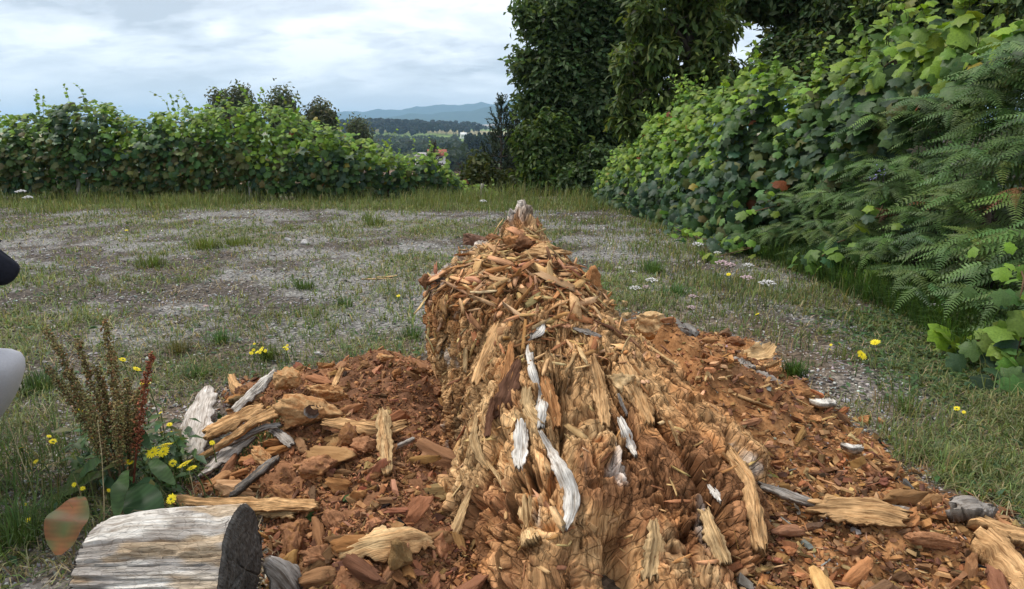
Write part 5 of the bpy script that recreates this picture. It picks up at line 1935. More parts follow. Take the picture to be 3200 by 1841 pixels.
lump('dark red upright block in the bottom left of the heap', 915, 1720, .04, .085, (.6, 1.2, .7), RED * 1.1, 12, .3, 1.0, col2=ORANGE * .6)
lump('reddish block leaning at the bottom edge of the left heap', 1000, 1740, .03, .07, (.8, 1.1, .8), RED * 1.25, 13, 1.4, .4)
lump('broken red brown piece below the dark double stick', 1040, 1620, .03, .06, (.7, 1.1, .8), RED * 1.2, 14, .8, .5)
lump('loose orange chip on the grass left of the heap', 735, 1500, .01, .045, (.6, 1.1, .35), ORANGE * .9, 15, 1.2)
lump('tan block with cracked sides at the front of the left heap', 760, 1230, .05, .075, (.9, 1.2, .9), ORANGE * .75, 16, .4, col2=DARKW * 2)
gk = lump('grey root end riddled with beetle holes right of the stump', 2100, 1035, .17, .20, (1.15, 1.0, .8), GREYW * .55, 17, .3, .15, name='root_end', rough=.14, det=2.4)
lump('pale cream lump against the grey root end', 2025, 1010, .16, .13, (.9, 1.0, .9), CREAM * .95, 18, 1.0, col2=TAN)
lump('dark brown broken piece at the far end of the right heap', 2300, 1070, .03, .075, (.7, 1.2, .7), RED * .9, 19, .9)
lump('orange lump in the gravel beyond the right heap', 2545, 1310, .02, .045, (.9, 1.1, .7), ORANGE, 20)
lump('small round orange lump at the outer edge of the right heap', 2700, 1312, .015, .05, (.9, 1.1, .8), ORANGE * 1.05, 21)
lump('red brown layered block at the right of the heap', 2920, 1690, .04, .085, (.7, 1.4, .55), RED * 1.4, 22, 1.3)
lump('black charred looking lump at the front of the right heap', 2850, 1710, .02, .05, (1, 1, .6), DARKW * .8, 23)
lump('pale crumb standing in the gravel right of the stump', 1950, 950, .02, .055, (.8, .8, 1.0), CREAM * .95, 24)
lump('second pale crumb below the first in the gravel right of the stump', 1958, 985, .015, .06, (1, .9, .7), CREAM * .85, 25)
# beetle and knot holes: low raised rings, the hollow's shade painted as a dark dish
def holes(ob, spots, r, name):
    bv = BVHTree.FromPolygons([(ob.matrix_basis @ v.co)[:] for v in ob.data.vertices], [p.vertices[:] for p in ob.data.polygons])
    for (px, py, k) in spots:
        h = bv.ray_cast(Vector((0, 0, CAM_H)), Vector(ray(px, py)).normalized())
        if h[0] is None:
            continue
        nrm = h[1] if h[1].dot(Vector((0, 0, CAM_H)) - h[0]) > 0 else -h[1]
        an = np.linspace(0, 2 * PI, 9)[:-1]
        rr = [1.3, 1.05, .9, .4]
        dz = [-.5, .10, .06, .03]
        V = np.concatenate([np.stack([np.cos(an) * a, np.sin(an) * a, 0 * an + b_], -1) for a, b_ in zip(rr, dz)]) * r * k
        i = np.arange(32).reshape(4, 8)
        j = np.roll(i, -1, 1)
        F = np.stack([i[:-1], j[:-1], j[1:], i[1:]], -1).reshape(-1, 4)
        me = mesh(name, V, [F, np.array([[24, 25, 26, 27], [24, 27, 28, 31], [28, 29, 30, 31]])], np.concatenate([np.tile(GREYW * .5, (8, 1)), np.tile(DARKW * .5, (24, 1))]), M_CRUMB)
        o = bpy.data.objects.new(name, me)
        COL.objects.link(o)
        o.parent = ob
        Rm = nrm.to_track_quat('Z', 'Y').to_matrix().to_4x4()
        Rm.translation = h[0]
        o.matrix_basis = ob.matrix_basis.inverted() @ Rm


holes(gk, [(2098, 1020, 1.4), (2130, 1010, .8), (2145, 1030, 1.2), (2165, 1050, .9), (2110, 1055, 1), (2140, 1065, .8), (2085, 1045, 1.2), (2160, 1015, .8), (2120, 1035, .7), (2080, 1075, .9)], .011, 'beetle_hole')
holes(kn, [(975, 1282, 1.6), (968, 1297, .9), (995, 1270, .6)], .014, 'knot_hole')

# countless pieces: the largest one by one, then the crumbs
g = np.random.default_rng(501)


def in_view(n_, yr, side):
    py = g.uniform(yr[0], yr[1] + 200, n_)
    px = g.uniform(430, 1480, n_) if side == 'L' else g.uniform(1800, 3230, n_)
    P = np.array([G(a, b_) for a, b_ in zip(px, py)])
    return P[mound(P[:, 0], P[:, 1]) > .004]


for side, lab, grp, num, cols, pr in [
    ('L', 'rough reddish brown lump of rotten wood in the left heap', 'lumps in the left heap', 170, [RED * 1.25, ORANGE * .8, RED, TAN * .8], [.46, .26, .22, .06]),
    ('R', 'rough orange tan lump of rotten wood in the right heap', 'lumps in the right heap', 130, [ORANGE * .9, TAN * .85, RED * 1.3, DARKW * 2.5], [.42, .26, .22, .10])]:
    P = in_view(900, (1130, 1830) if side == 'L' else (1010, 1830), side)[:num]
    z = heap_z(P[:, 0], P[:, 1])
    for i in range(len(P)):
        s = min(.13, .026 + g.gamma(2.0, .019)) * (1.1 if side == 'L' else .8)
        o = bpy.data.objects.new('wood_chunk', CHK_ME[int(g.integers(8))])
        a = g.uniform(0, PI) if side == 'L' else g.normal(2.2, .5)
        o.matrix_basis = mat4(np.array(Matrix.Rotation(a, 3, 'Z') @ Matrix.Rotation(g.normal(0, .4), 3, 'X') @ Matrix.Rotation(g.normal(0, .4), 3, 'Y')), np.array([g.uniform(.6, 1.2), g.uniform(.9, 1.6), g.uniform(.6, 1.1)]) * s,
                              (P[i, 0], P[i, 1], z[i] + s * .22))
        cc = pick(1, cols, pr, g, .2)[0]
        o.color = (*cc, 1)
        COL.objects.link(o)
        shape = 'small' if s < .045 else ('middling' if s < .075 else 'large')
        lb = where_label('rotten lump', shape + ' ' + colour_word(cc), np.array(o.matrix_basis.translation), MARKS_L if side == 'L' else MARKS_R)
        tag(o, lb, 'wood chunk', grp)

def shard(seed):
    g_ = np.random.default_rng(seed)
    V, F = cube_grid(1)
    key = np.round(V).astype(int)
    jit = {tuple(k): g_.normal(0, .34, 3) for k in key.tolist()}
    return (V + np.array([jit[tuple(k)] for k in key.tolist()])) * [.30, .52, .24], F


CHL = [shard(s_) for s_ in range(80, 88)]
CR0 = (np.array([[1, 0, 0], [-1, .2, 0], [.1, 1.4, .1], [0, -1.3, -.1], [.1, .2, .7], [-.1, -.2, -.7]], float) * .5, np.array([[0, 2, 4], [2, 1, 4], [1, 3, 4], [3, 0, 4], [2, 0, 5], [1, 2, 5], [3, 1, 5], [0, 3, 5]]))
J = Join()
for side, n_, cols, pr in [('L', 22000, [RED * 1.15, ORANGE * .7, RED * .8, TAN * .7, DARKW * 2], [.46, .24, .18, .05, .07]), ('R', 18000, [ORANGE * .72, TAN * .72, RED * 1.0, CREAM * .75, DARKW * 2, GREYW * .6], [.32, .22, .26, .05, .12, .03])]:
    P = in_view(n_, (1090, 1841) if side == 'L' else (990, 1841), side)
    P = P + np.append(g.normal(0, .02, (len(P), 2)), np.zeros((len(P), 1)), 1)
    P[:, 2] = heap_z(P[:, 0], P[:, 1])
    k = len(P)
    s = g.gamma(2.2, .0027 if side == 'L' else .0038, k) + .0045
    s = np.minimum(s, .04)
    far_ = g.random(k) < .13
    P[far_, :2] += g.normal(0, .19, (int(far_.sum()), 2))
    P[:, 2] = heap_z(P[:, 0], P[:, 1])
    near_left = side == 'L'
    P[:, 2] += s * .25 + .004
    S3 = np.stack([s * g.uniform(.5, 1, k), s * g.uniform(.8, 1.9, k), s * g.uniform(.5, 1, k)], -1)
    C = pick(k, cols, pr, g, .34)
    R = frames(np.array([0, 0, 1.]) + g.normal(0, .6, (k, 3)), g.normal(size=(k, 3)) + (np.array([0, 0, 0]) if near_left else np.array([-1.2, 1.0, 0])))
    big = s > .015
    woody = g.random(k) < (.18 if near_left else .40)
    J.add(*scatter(*CR0, P[~big], R[~big], S3[~big], C[~big]))
    w = g.integers(8, size=k)
    for i, (v, f) in enumerate(SPL):
        q = big & (w == i) & woody
        J.add(*scatter(v, f, P[q], R[q], S3[q] * [2.2, 1.4, 2.2], C[q]))
        q = big & (w == i) & ~woody
        J.add(*scatter(*CHL[i], P[q], R[q], S3[q] * [1.3, .9, 1.2], C[q]))
o = link('wood_crumb', J.mesh('wood_crumb', M_CHIP))
tag(o, 'small crumbs and chips of rotten wood strewn over both heaps', None, None, 'stuff')

# ------------------------------------------------------------------ the cut log in the lower left corner
def build_log():
    a, b_ = G(215, 1752, .15), G(765, 1700, .15)
    a, b_ = np.array([-.985, 1.46, .14]), np.array([-.655, 1.47, .145])
    ax = norm(b_ - a)
    L = np.linalg.norm(b_ - a)
    up = np.array([0, 0, 1.])
    sx = norm(np.cross(ax, up))
    uz = np.cross(sx, ax)
    n, m = 70, 300
    t = np.linspace(0, 1, n)[:, None]
    an = np.linspace(0, 2 * PI, m, endpoint=False)[None]
    R0 = .138 * (1 + .05 * np.cos(an * 2 + .6) + .04 * np.cos(an * 3 + 1.4))
    wav = an + .05 * (fbm(t * 2, an * 0, seed=601) - .5)
    grv = -np.abs(vnoise(wav * 9, t * 1.2, seed=602) - .5)
    grv2 = -np.exp(-((vnoise(wav * 3.2 + 5, t * .8, seed=603) - .5) / .035) ** 2)
    r = R0 + .005 * grv * sstep(t, 1.02, .9) + .007 * grv2 * sstep(t, 1.02, .9) + .007 * (fbm(np.cos(an) * 2 + t * 0, np.sin(an) * 2, t * 3, 3, 604) - .5) + .007 * (np.abs(vnoise(wav * 40, t * 5, seed=605) - .5) - .25) - .016 * np.exp(-((vnoise(wav * 8 + 2, t * 1.0, seed=616) - .5) / .04) ** 2) * sstep(t, 1, .85)
    # a tongue of upper wood has split away on the top towards the left
    r = r + .010 * sstep(np.cos(an - 1.9) + .25 * (fbm(an * 3, t * 4, seed=606) - .5), .55, .62) * sstep(t, .15, .3)
    r = r * (.95 + .05 * sstep(t, 0, .8)) * (1 - .10 * sstep(t, .10, 0) * (.4 + .6 * vnoise(an * 3, t * 0, seed=607)))
    P = a + ax * (L * t)[..., None] + (r * np.cos(an))[..., None] * sx + (r * np.sin(an))[..., None] * uz
    c1 = fbm(wav * 4, t * 3, o=4, seed=608)
    c2 = vnoise(wav * 30, t * 4, seed=609)
    c = GREYW * 1.05 + (WHITEW * 1.1 - GREYW * 1.05) * sstep(c1, .40, .58)[..., None]
    c = c + (CREAM * .85 - c) * (sstep(fbm(wav * 3 + 4, t * 2.2, o=3, seed=610), .5, .62) * .6)[..., None]
    c = c * (.66 + .25 * c2 + .3 * vnoise(wav * 55, t * 6, seed=615))[..., None]
    i = np.arange(n * m).reshape(n, m)
    j = np.roll(i, -1, 1)
    V, F, C = P.reshape(-1, 3), np.stack([i[:-1], j[:-1], j[1:], i[1:]], -1).reshape(-1, 4), c.reshape(-1, 3)
    root = thing('cut_log', 'short grey white log with a dark sawn end in the lower left corner', 'log', (float(a[0] + b_[0]) / 2, float(a[1] + b_[1]) / 2, 0))
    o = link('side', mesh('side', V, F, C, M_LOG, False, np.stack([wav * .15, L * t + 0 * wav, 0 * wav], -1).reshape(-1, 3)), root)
    o.location = -Vector(root.location)
    for e_, sgn, nm in ((b_, 1, 'sawn_end'), (a, -1, 'sawn_end')):
        k = 26
        q = np.linspace(0, 1, k)[:, None]
        rim = r[-1] if sgn > 0 else r[0]
        dep = .008 * (fbm(np.cos(an) * q * 6, np.sin(an) * q * 6, o=4, seed=611) - .5) + .004 * np.cos(q * 60 + 2 * fbm(an * 1.5, q * 2, seed=612)) * q - .006 * np.exp(-((vnoise(an * 2.2 + 3, q * .6, seed=613) - .5) / .05) ** 2)
        PP = e_ + ax * (sgn * (dep + .01 * np.sqrt(np.clip(1 - q ** 6, 0, 1))))[..., None] + (rim[None] * q * np.cos(an))[..., None] * sx + (rim[None] * q * np.sin(an))[..., None] * uz
        cc = (np.array([.10, .092, .083]) * (.5 + .25 * (np.cos(q * 70 + 3 * fbm(an * 1.5, q * 2, seed=612)) > .2) + .9 * fbm(np.cos(an) * q * 9, np.sin(an) * q * 14, o=4, seed=614))[..., None])
        ii = np.arange(k * m).reshape(k, m)
        jj = np.roll(ii, -1, 1)
        FF = np.stack([ii[:-1], ii[1:], jj[1:], jj[:-1]], -1).reshape(-1, 4)
        o = link(nm, mesh(nm, PP.reshape(-1, 3), FF if sgn < 0 else FF[:, ::-1], cc.reshape(-1, 3), M_SLAB, False, np.stack([rim[None] * q * np.cos(an), rim[None] * q * np.sin(an) * 3, 0 * q * an], -1).reshape(-1, 3)), root)
        o.location = -Vector(root.location)
        if sgn > 0:
            o['label'] = 'blackened sawn end facing the heap'


build_log()
V, F, C, p0, GR_ = slab(np.array([[-.535, 1.50, .0], [-.525, 1.475, .08], [-.55, 1.455, .15], [-.575, 1.44, .19]]), [.10, .10, .08, .03], .02, GREYW * .62, (1, -.55, .2), 640, .18, .08, 24, 8, .1, GREYW * .9)
piece('bark_slab', 'curved brown grey slab of bark leaning against the sawn end of the log', 'bark', mesh('bark_slab', V, F, C, M_SLAB, False, GR_), p0)

# ================================================================== ferns on the bank
def fern_comb(seed, n=13, dead=False):
    """one leafy arm of bracken along +Y, one unit long: a row of narrow toothed leaflets on either side"""
    g = np.random.default_rng(seed)
    J = Join()
    t = np.linspace(.04, 1, n)
    ax = np.stack([.05 * np.sin(t * 3 + seed), t, -.28 * t ** 2], -1)
    J.add(*tube(ax, np.linspace(.006, .002, n), 3, False))
    for sgn in (-1, 1):
        for i in range(n):
            l = .21 * (1 - t[i] ** 2.2) * (.65 + .35 * min(1, t[i] / .2)) + .015
            l *= g.uniform(.85, 1.1)
            w = .030 * (1.1 - .5 * t[i])
            d = norm(np.array([sgn * 1.0, .42, -.22 + .12 * g.normal()]))
            sd = norm(np.cross(d, [0, 0, 1.]))
            up = np.cross(sd, d)
            k = 6
            q = np.linspace(0, 1, k)
            ww = w * np.array([.9, 1.0, .85, .7, .45, .05]) * np.where(np.arange(k) % 2, 1.15, .75)
            c = ax[i] + d * (l * q)[:, None] + np.array([0, 0, -.10])[None] * (l * q ** 2)[:, None]
            V = np.concatenate([c - sd * ww[:, None] + up * .004, c, c + sd * ww[:, None] + up * .004])
            a = np.arange(k - 1)
            F = np.concatenate([np.stack([a, a + 1, a + 1 + k, a + k], -1), np.stack([a + k, a + k + 1, a + 1 + 2 * k, a + 2 * k], -1)])
            J.add(V, F)
    by = {}
    for f in J.F:
        by.setdefault(f.shape[1], []).append(f)
    return np.concatenate(J.V), [np.concatenate(v) for v in by.values()]


FERN = [fern_comb(s) for s in range(5)]
FERN_ME = [mesh('frond', v, f, None, M_FERN_O, True) for v, f in FERN]
_ft = np.array([(2280, 730), (2400, 650), (2500, 600), (2620, 570), (2720, 500), (2880, 420), (2960, 340), (3100, 260), (3260, 170)], float)
_fb = np.array([(2280, 775), (2400, 790), (2560, 800), (2700, 850), (2850, 900), (3000, 985), (3150, 1060), (3260, 1120)], float)
g = np.random.default_rng(801)
FERN_LABEL = 'dark green bracken fern with arching comb like fronds on the right bank'
OUT = norm(np.array([-.72, -.69, 0.]))


def fern(px, f, size, label, cols, pr, group='bracken ferns on the right bank', n_arm=None, droop=0.0):
    yt, yb = np.interp(px, _ft[:, 0], _ft[:, 1]), np.interp(px, _fb[:, 0], _fb[:, 1])
    dt = np.interp(px, _rd[:, 0], _rd[:, 1]) - .25
    gb = G(px, yb, .05)
    db = min(max(gb[1], dt - 1.3), dt - .1)
    B, T = D(px, yb, db), D(px, yt, dt)
    P = B + (T - B) * f
    P = P - OUT * .12 + g.normal(0, .04, 3)
    root = thing('bracken_fern', label, 'fern', P, group)
    v = norm(OUT * g.uniform(.5, 1.0) + np.array([0, 0, g.uniform(.25, .85) - droop]) + g.normal(0, .28, 3))
    L = size * g.uniform(1.0, 1.5)
    tip = P + v * L - np.array([0, 0, .18 * L])
    st = bez(P - v * .15, P + v * L * .6 + np.array([0, 0, .12 * L]), tip, 12)
    o = link('stem', mesh('stem', *tube(st, np.linspace(.007, .002, 12), 5), None, M_STEM, True), root)
    o.location = -Vector(root.location)
    na = n_arm or int(g.integers(4, 7))
    Tn = norm(np.gradient(st, axis=0))
    for j in range(na):
        u = .28 + .62 * j / max(na - 1, 1)
        k = int(u * 11)
        sl = size * (1.05 - .55 * j / na) * g.uniform(.75, 1.05)
        side = norm(np.cross(Tn[k], [0, 0, 1.]))
        for sg in (-1, 1):
            if g.random() < .1:
                continue
            d = side * sg + Tn[k] * g.uniform(.3, .6) + np.array([0, 0, g.normal(-.05, .15)])
            nn_ = np.array([0, 0, 1.]) + OUT * .45 + g.normal(0, .2, 3)
            o = bpy.data.objects.new('frond', FERN_ME[int(g.integers(5))])
            o.parent = root
            o.matrix_basis = mat4(frames(nn_[None], d[None])[0], np.full(3, sl * .85), st[k] - P)
            o.color = (*pick(1, cols, pr, g, .18)[0], 1)
            COL.objects.link(o)
    o = bpy.data.objects.new('frond', FERN_ME[int(g.integers(5))])
    o.parent = root
    o.matrix_basis = mat4(frames((np.array([0, 0, 1.]) + OUT * .4)[None], Tn[-1][None])[0], np.full(3, size * .55), st[-3] - P)
    o.color = (*pick(1, cols, pr, g, .18)[0], 1)
    COL.objects.link(o)
    return root


FERN_X = [(2330, 'beside the creeping vine leaves'), (2450, 'left of the fresh vine shoot'), (2560, 'above the fresh vine shoot'), (2670, 'over the long grass'), (2770, 'around the hanging vine tip'),
          (2870, 'left of the grey post'), (2970, 'below the grey post'), (3070, 'right of the grey post'), (3160, 'near the right edge'), (3250, 'at the very right edge')]
FERN_F = [(.12, 'at the bank foot'), (.38, 'low on the bank'), (.62, 'halfway up the bank'), (.9, 'high on the bank')]


def fern_label(px, f, cols_word):
    return '%s fern %s, %s' % (cols_word, min(FERN_F, key=lambda a: abs(a[0] - f))[1], min(FERN_X, key=lambda a: abs(a[0] - px))[1])


FC, FP = [(.105, .185, .055), (.125, .205, .058), (.165, .235, .06), (.080, .145, .050)], [.4, .3, .12, .18]
for i in range(46):
    px = 2300 + 960 * ((i + g.random()) / 46)
    for f in ((g.uniform(0, .2), g.uniform(.25, .5), g.uniform(.5, .75), g.uniform(.75, 1.0)) if px > 2500 else (g.uniform(0, .3), g.uniform(.4, .9))):
        if px < 2420 and g.random() < .4:
            continue
        sz = np.interp(px, [2300, 2700, 3200], [.32, .37, .41])
        tone_ = g.random()
        cw = 'yellowish green' if tone_ < .2 else ('dark bluish green' if tone_ < .5 else 'mid green')
        fc = [FC[2], FC[1]] if tone_ < .2 else ([FC[3], FC[0]] if tone_ < .5 else FC[:2])
        lb = fern_label(px, f, cw)
        fern(px, f, sz, lb, fc, [.6, .4])
for px, f, lb in [(2985, .52, 'dead rusty brown bracken among the green ferns near the right edge'), (2790, .30, 'brown withered bracken low in the middle of the ferns'), (3190, .45, 'reddish brown dead frond at the very right edge')]:
    fern(px, f, .30, lb, [(.20, .085, .035), (.14, .06, .03)], [.6, .4], 'withered bracken', 3)

# ------------------------------------------------------------------ small plants under and between
def blades(P, h, az, lean, w, C):
    n = len(P)
    dr = np.stack([np.cos(az), np.sin(az), 0 * az], -1)
    sd = np.stack([-np.sin(az), np.cos(az), 0 * az], -1) * (w / 2)[:, None]
    up = np.array([0, 0, 1.])
    m = P + up * (h * .58 * (1 - .25 * lean))[:, None] + dr * (h * lean * .35)[:, None]
    t = P + up * (h * (1 - .62 * lean))[:, None] + dr * (h * lean * .95)[:, None]
    V = np.stack([P - sd, P + sd, m - sd * .8, m + sd * .8, t], 1).reshape(-1, 3)
    b_ = (np.arange(n) * 5)[:, None]
    return V, [np.concatenate([b_ + [0, 1, 3], b_ + [0, 3, 2], b_ + [2, 3, 4]])], np.repeat(C, 5, 0)


def spots(n, mode, yr=(1.15, 13.6), py=(612, 1841)):
    if mode == 's':
        a, b_ = g.uniform(-60, 3260, n), g.uniform(*py, n)
        y = (b_ - 920.5) / FPX
        c, s = math.cos(PITCH), math.sin(PITCH)
        vy, vz, vx = c - y * s, -s - y * c, (a - 1600) / FPX
        t = -CAM_H / vz
        P = np.stack([vx * t, vy * t], -1)
    else:
        y = g.uniform(yr[0] ** .8, yr[1] ** .8, n) ** 1.25
        P = np.stack([(g.uniform(-60, 3260, n) - 1600) / FPX * (y * .976 + .25), y], -1)
    P = P[(P[:, 1] > 1.0) & (P[:, 1] < 14)]
    r = np.hypot(P[:, 0] - SCX, P[:, 1] - SCY)
    return P[(r > .55) & ~((r < 1.3) & (P[:, 1] < SCY) & (P[:, 0] > -.35))]


GC = [(.16, .21, .075), (.215, .245, .095), (.14, .19, .09), (.28, .265, .125), (.38, .33, .19)]
J = Join()
# short weeds and grass over the gravel
for n_, mode in ((54000, 's'), (60000, 'a')):
    P = spots(n_, mode)
    w = weed(P[:, 0], P[:, 1])
    P, w = P[g.random(len(P)) < w ** 1.7 * .95], None
    s = P[:, 0] - foot(P[:, 1])
    P = P[s < .25]
    k = 3
    Q = np.repeat(P, k, 0) + g.normal(0, .012, (len(P) * k, 2))
    m = len(Q)
    tone = fbm(Q[:, 0] * 1.3, Q[:, 1] * 1.3, seed=811)
    hs = (.022 + .05 * g.random(m)) * (.7 + 1.1 * vnoise(Q[:, 0] * 2.5, Q[:, 1] * 2.5, seed=812)) * np.where(Q[:, 1] > 10.8, 1.5, 1)
    C = pick(m, GC, [.3, .22, .25, .13, .10], g, .22)
    C = C * (.7 + .6 * tone)[:, None]
    J.add(*blades(np.stack([Q[:, 0], Q[:, 1], gz(Q[:, 0], Q[:, 1])], -1), hs, g.uniform(0, 6.28, m), g.uniform(.3, 1.25, m), .0028 + .0022 * g.random(m) + .0006 * Q[:, 1] * (Q[:, 1] > 4), C))
o = link('grass', J.mesh('grass', M_GRASS))
tag(o, 'short grass and weeds growing through the gravel', None, None, 'stuff')
# tall grass along the hedge and up the verge
J = Join()
n_ = 30000
y = g.uniform(10.9, 14.4, n_)
x = (g.uniform(-120, 1960, n_) - 1600) / FPX * y
p_ = sstep(y + 1.6 * (fbm(x * .8, y * .8, seed=826) - .5), 10.9, 12.8) * (.25 + 1.2 * sstep(fbm(x * 1.3, y * 1.1, o=3, seed=821), .38, .62)) * np.where(x > -.2, .75, 1)
ok = g.random(n_) < p_
x, y = x[ok], y[ok]
m = len(x)
ht = g.uniform(.06, .30, m) * (.35 + 1.3 * fbm(x * 1.6, y * 1.6, o=3, seed=822)) * (1 + .5 * sstep(y, 12.6, 13.6))
C = pick(m, [(.16, .20, .065), (.21, .245, .09), (.27, .25, .12), (.12, .17, .055)], [.35, .25, .2, .2], g, .2)
J.add(*blades(np.stack([x, y, gz(x, y)], -1), ht, g.uniform(0, 6.28, m), g.uniform(.1, .8, m), g.uniform(.005, .012, m), C))
n_ = 11500
y = 2.2 + 11 * g.random(n_) ** 1.25
x = foot(y) - .95 + np.clip(g.normal(.25, .45, n_), -1, 1.25)
ok = (mound(x, y) < 0) & (fbm(x * 2.6, y * 2.6, o=3, seed=825) > .47)
x, y = x[ok], y[ok]
m = len(x)
lt = vnoise(x * 2.2, y * 2.2, seed=823)
ht = (.04 + .11 * g.random(m)) * (.5 + 1.0 * lt) + .12 * np.exp(-((x - foot(y) + .05) / .22) ** 2) * g.random(m)
C = pick(m, [(.15, .20, .07), (.20, .225, .085), (.27, .25, .12), (.11, .165, .07), (.35, .29, .16)], [.3, .25, .15, .2, .1], g, .2)
J.add(*blades(np.stack([x, y, gz(x, y)], -1), ht, g.uniform(0, 6.28, m), g.uniform(.15, 1.0, m), .003 + .0007 * y, C))
n_ = 4600
y = g.uniform(3.4, 8.2, n_)
x = foot(y) - .02 + np.abs(g.normal(0, .30, n_)) - .12
J.add(*blades(np.stack([x, y, gz(x, y)], -1), g.uniform(.12, .36, n_), g.uniform(2.4, 5.2, n_), g.uniform(.2, .9, n_), g.uniform(.005, .010, n_), pick(n_, [(.10, .18, .05), (.075, .14, .045)], [.6, .4], g, .2)))
n_ = 1300
y = 1.25 + 1.3 * g.random(n_)
x = -.62 * y - .05 - .55 * g.random(n_) ** .9
ok = (vnoise(x * 4, y * 4, seed=824) > .3) & ~((np.abs(x + .85) < .30) & (y < 1.62))
x, y = x[ok], y[ok]
m = len(x)
J.add(*blades(np.stack([x, y, gz(x, y)], -1), g.uniform(.05, .22, m), g.uniform(0, 6.28, m), g.uniform(.2, 1.0, m), g.uniform(.002, .0045, m), pick(m, [(.08, .13, .04), (.12, .16, .05), (.2, .17, .09)], [.5, .35, .15], g, .2)))
# separate denser tufts where the photograph shows them
for px, py, hh, nb, sp, col in [(2480, 1175, .13, 150, .05, (.07, .13, .035)), (835, 1125, .12, 150, .05, (.12, .16, .045)), (2035, 850, .16, 190, .10, (.11, .19, .06)), (2110, 920, .12, 130, .10, (.09, .17, .06)),
                                (1290, 1055, .10, 110, .06, (.08, .14, .04)), (640, 775, .2, 200, .14, (.16, .20, .055)), (740, 765, .15, 200, .2, (.15, .19, .055)), (470, 830, .17, 170, .14, (.13, .17, .05)),
                                (950, 905, .12, 110, .08, (.09, .15, .05)), (690, 1075, .09, 130, .07, (.10, .18, .06)), (560, 1110, .11, 110, .05, (.16, .15, .07)), (1080, 960, .10, 90, .06, (.10, .16, .05)),
                                (1180, 705, .22, 120, .14, (.15, .19, .06)), (735, 640, .22, 130, .12, (.12, .18, .055)), (1150, 690, .2, 80, .1, (.14, .18, .06)), (860, 1400, .05, 160, .10, (.09, .13, .05)),
                                (790, 1450, .05, 200, .10, (.09, .13, .05)), (770, 1400, .05, 120, .06, (.09, .13, .05)), (130, 1230, .14, 200, .09, (.075, .12, .045)), (60, 1700, .16, 260, .10, (.10, .16, .05)),
                                (560, 1500, .10, 160, .08, (.08, .13, .045)), (2890, 1420, .10, 70, .04, (.12, .14, .07)), (2830, 1280, .12, 60, .05, (.12, .19, .06)), (620, 1180, .08, 120, .07, (.09, .15, .05))]:
    c = G(px, py)
    Q = c[:2] + g.normal(0, sp * .5, (nb, 2))
    z = heap_z(Q[:, 0], Q[:, 1])
    a = np.arctan2(Q[:, 1] - c[1], Q[:, 0] - c[0]) + g.normal(0, .6, nb)
    J.add(*blades(np.append(Q, z[:, None], 1), hh * g.uniform(.5, 1.15, nb), a, g.uniform(.15, .9, nb), np.full(nb, .003) + .0005 * c[1], pick(nb, [col], [1], g, .22)))
o = link('tall_grass', J.mesh('tall_grass', M_GRASS))
tag(o, 'taller grass along the hedge, the bank foot and in tufts', None, None, 'stuff')

# low broad leaved weeds
J = Join()
BL = blade_leaf(.42, 3, .3, .15)
P = np.concatenate([spots(16000, 's', py=(650, 1841)), spots(16000, 'a')])
w = weed(P[:, 0], P[:, 1]) * (.35 + .9 * vnoise(P[:, 0] * 1.1, P[:, 1] * 1.1, seed=831))
P = P[(g.random(len(P)) < w * .8)]
yv = g.uniform(2.9, 4.6, 3000)
P = np.concatenate([P, np.stack([foot(yv) - .28 + g.normal(0, .2, 3000), yv], -1)])
P = P[mound(P[:, 0], P[:, 1]) < 0]
m = len(P)
a = g.uniform(0, 6.28, m)
lift = g.uniform(.05, .6, m)
T = np.stack([np.cos(a), np.sin(a), lift], -1)
zx = np.zeros(m)
n_ = 420
Q = np.array([G(a_, b_) for a_, b_ in zip(g.uniform(230, 620, n_), g.uniform(1400, 1570, n_))])
Q = Q[mound(Q[:, 0], Q[:, 1]) < 0]
k = len(Q)
P, zx = np.concatenate([P, Q[:, :2]]), np.concatenate([zx, g.uniform(.0, .17, k) * g.random(k) ** .6])
a = g.uniform(0, 6.28, k)
T = np.concatenate([T, np.stack([np.cos(a), np.sin(a), g.uniform(0, .7, k)], -1)])
m = m + k
C = pick(m, [(.075, .14, .05), (.06, .12, .055), (.10, .165, .06), (.13, .14, .05)], [.35, .3, .2, .15], g, .2)
J.add(*scatter(*BL, np.stack([P[:, 0], P[:, 1], gz(P[:, 0], P[:, 1]) + g.uniform(.004, .03, m) + zx], -1), frames(np.array([0, 0, 1.]) + g.normal(0, .3, (m, 3)), T), g.uniform(.018, .045, m) * (1 + .05 * P[:, 1]) * (1 + .5 * (zx > 0)), C))
o = link('ground_cover', J.mesh('ground_cover', M_LEAF, True))
tag(o, 'low broad leaved weeds on the gravel and the verge', None, None, 'stuff')

# gravel stones and dry litter
J = Join()
P = np.concatenate([spots(46000, 's', py=(640, 1841)), spots(22000, 'a')])
w = weed(P[:, 0], P[:, 1])
P = P[(g.random(len(P)) > w * .85) & (mound(P[:, 0], P[:, 1]) < .01) & (P[:, 0] < foot(P[:, 1]) - .1)]
m = len(P)
s = (g.gamma(3, .0022, m) + .004) * (1 + .11 * np.clip(P[:, 1] - 2, 0, 9))
C = pick(m, [(.42, .41, .39), (.28, .27, .26), (.58, .56, .53), (.13, .12, .115), (.42, .36, .28)], [.34, .24, .2, .12, .1], g, .18)
J.add(*scatter(*CR0, np.stack([P[:, 0], P[:, 1], gz(P[:, 0], P[:, 1]) + s * .15], -1), frames(np.array([0, 0, 1.]) + g.normal(0, .35, (m, 3)), g.normal(size=(m, 3))), np.stack([s, s * g.uniform(.8, 1.3, m), s * .8], -1), C))
o = link('gravel', J.mesh('gravel', plain_mat('stone', (.5, .5, .5)), False))
o.data.materials[0] = M_CRUMB
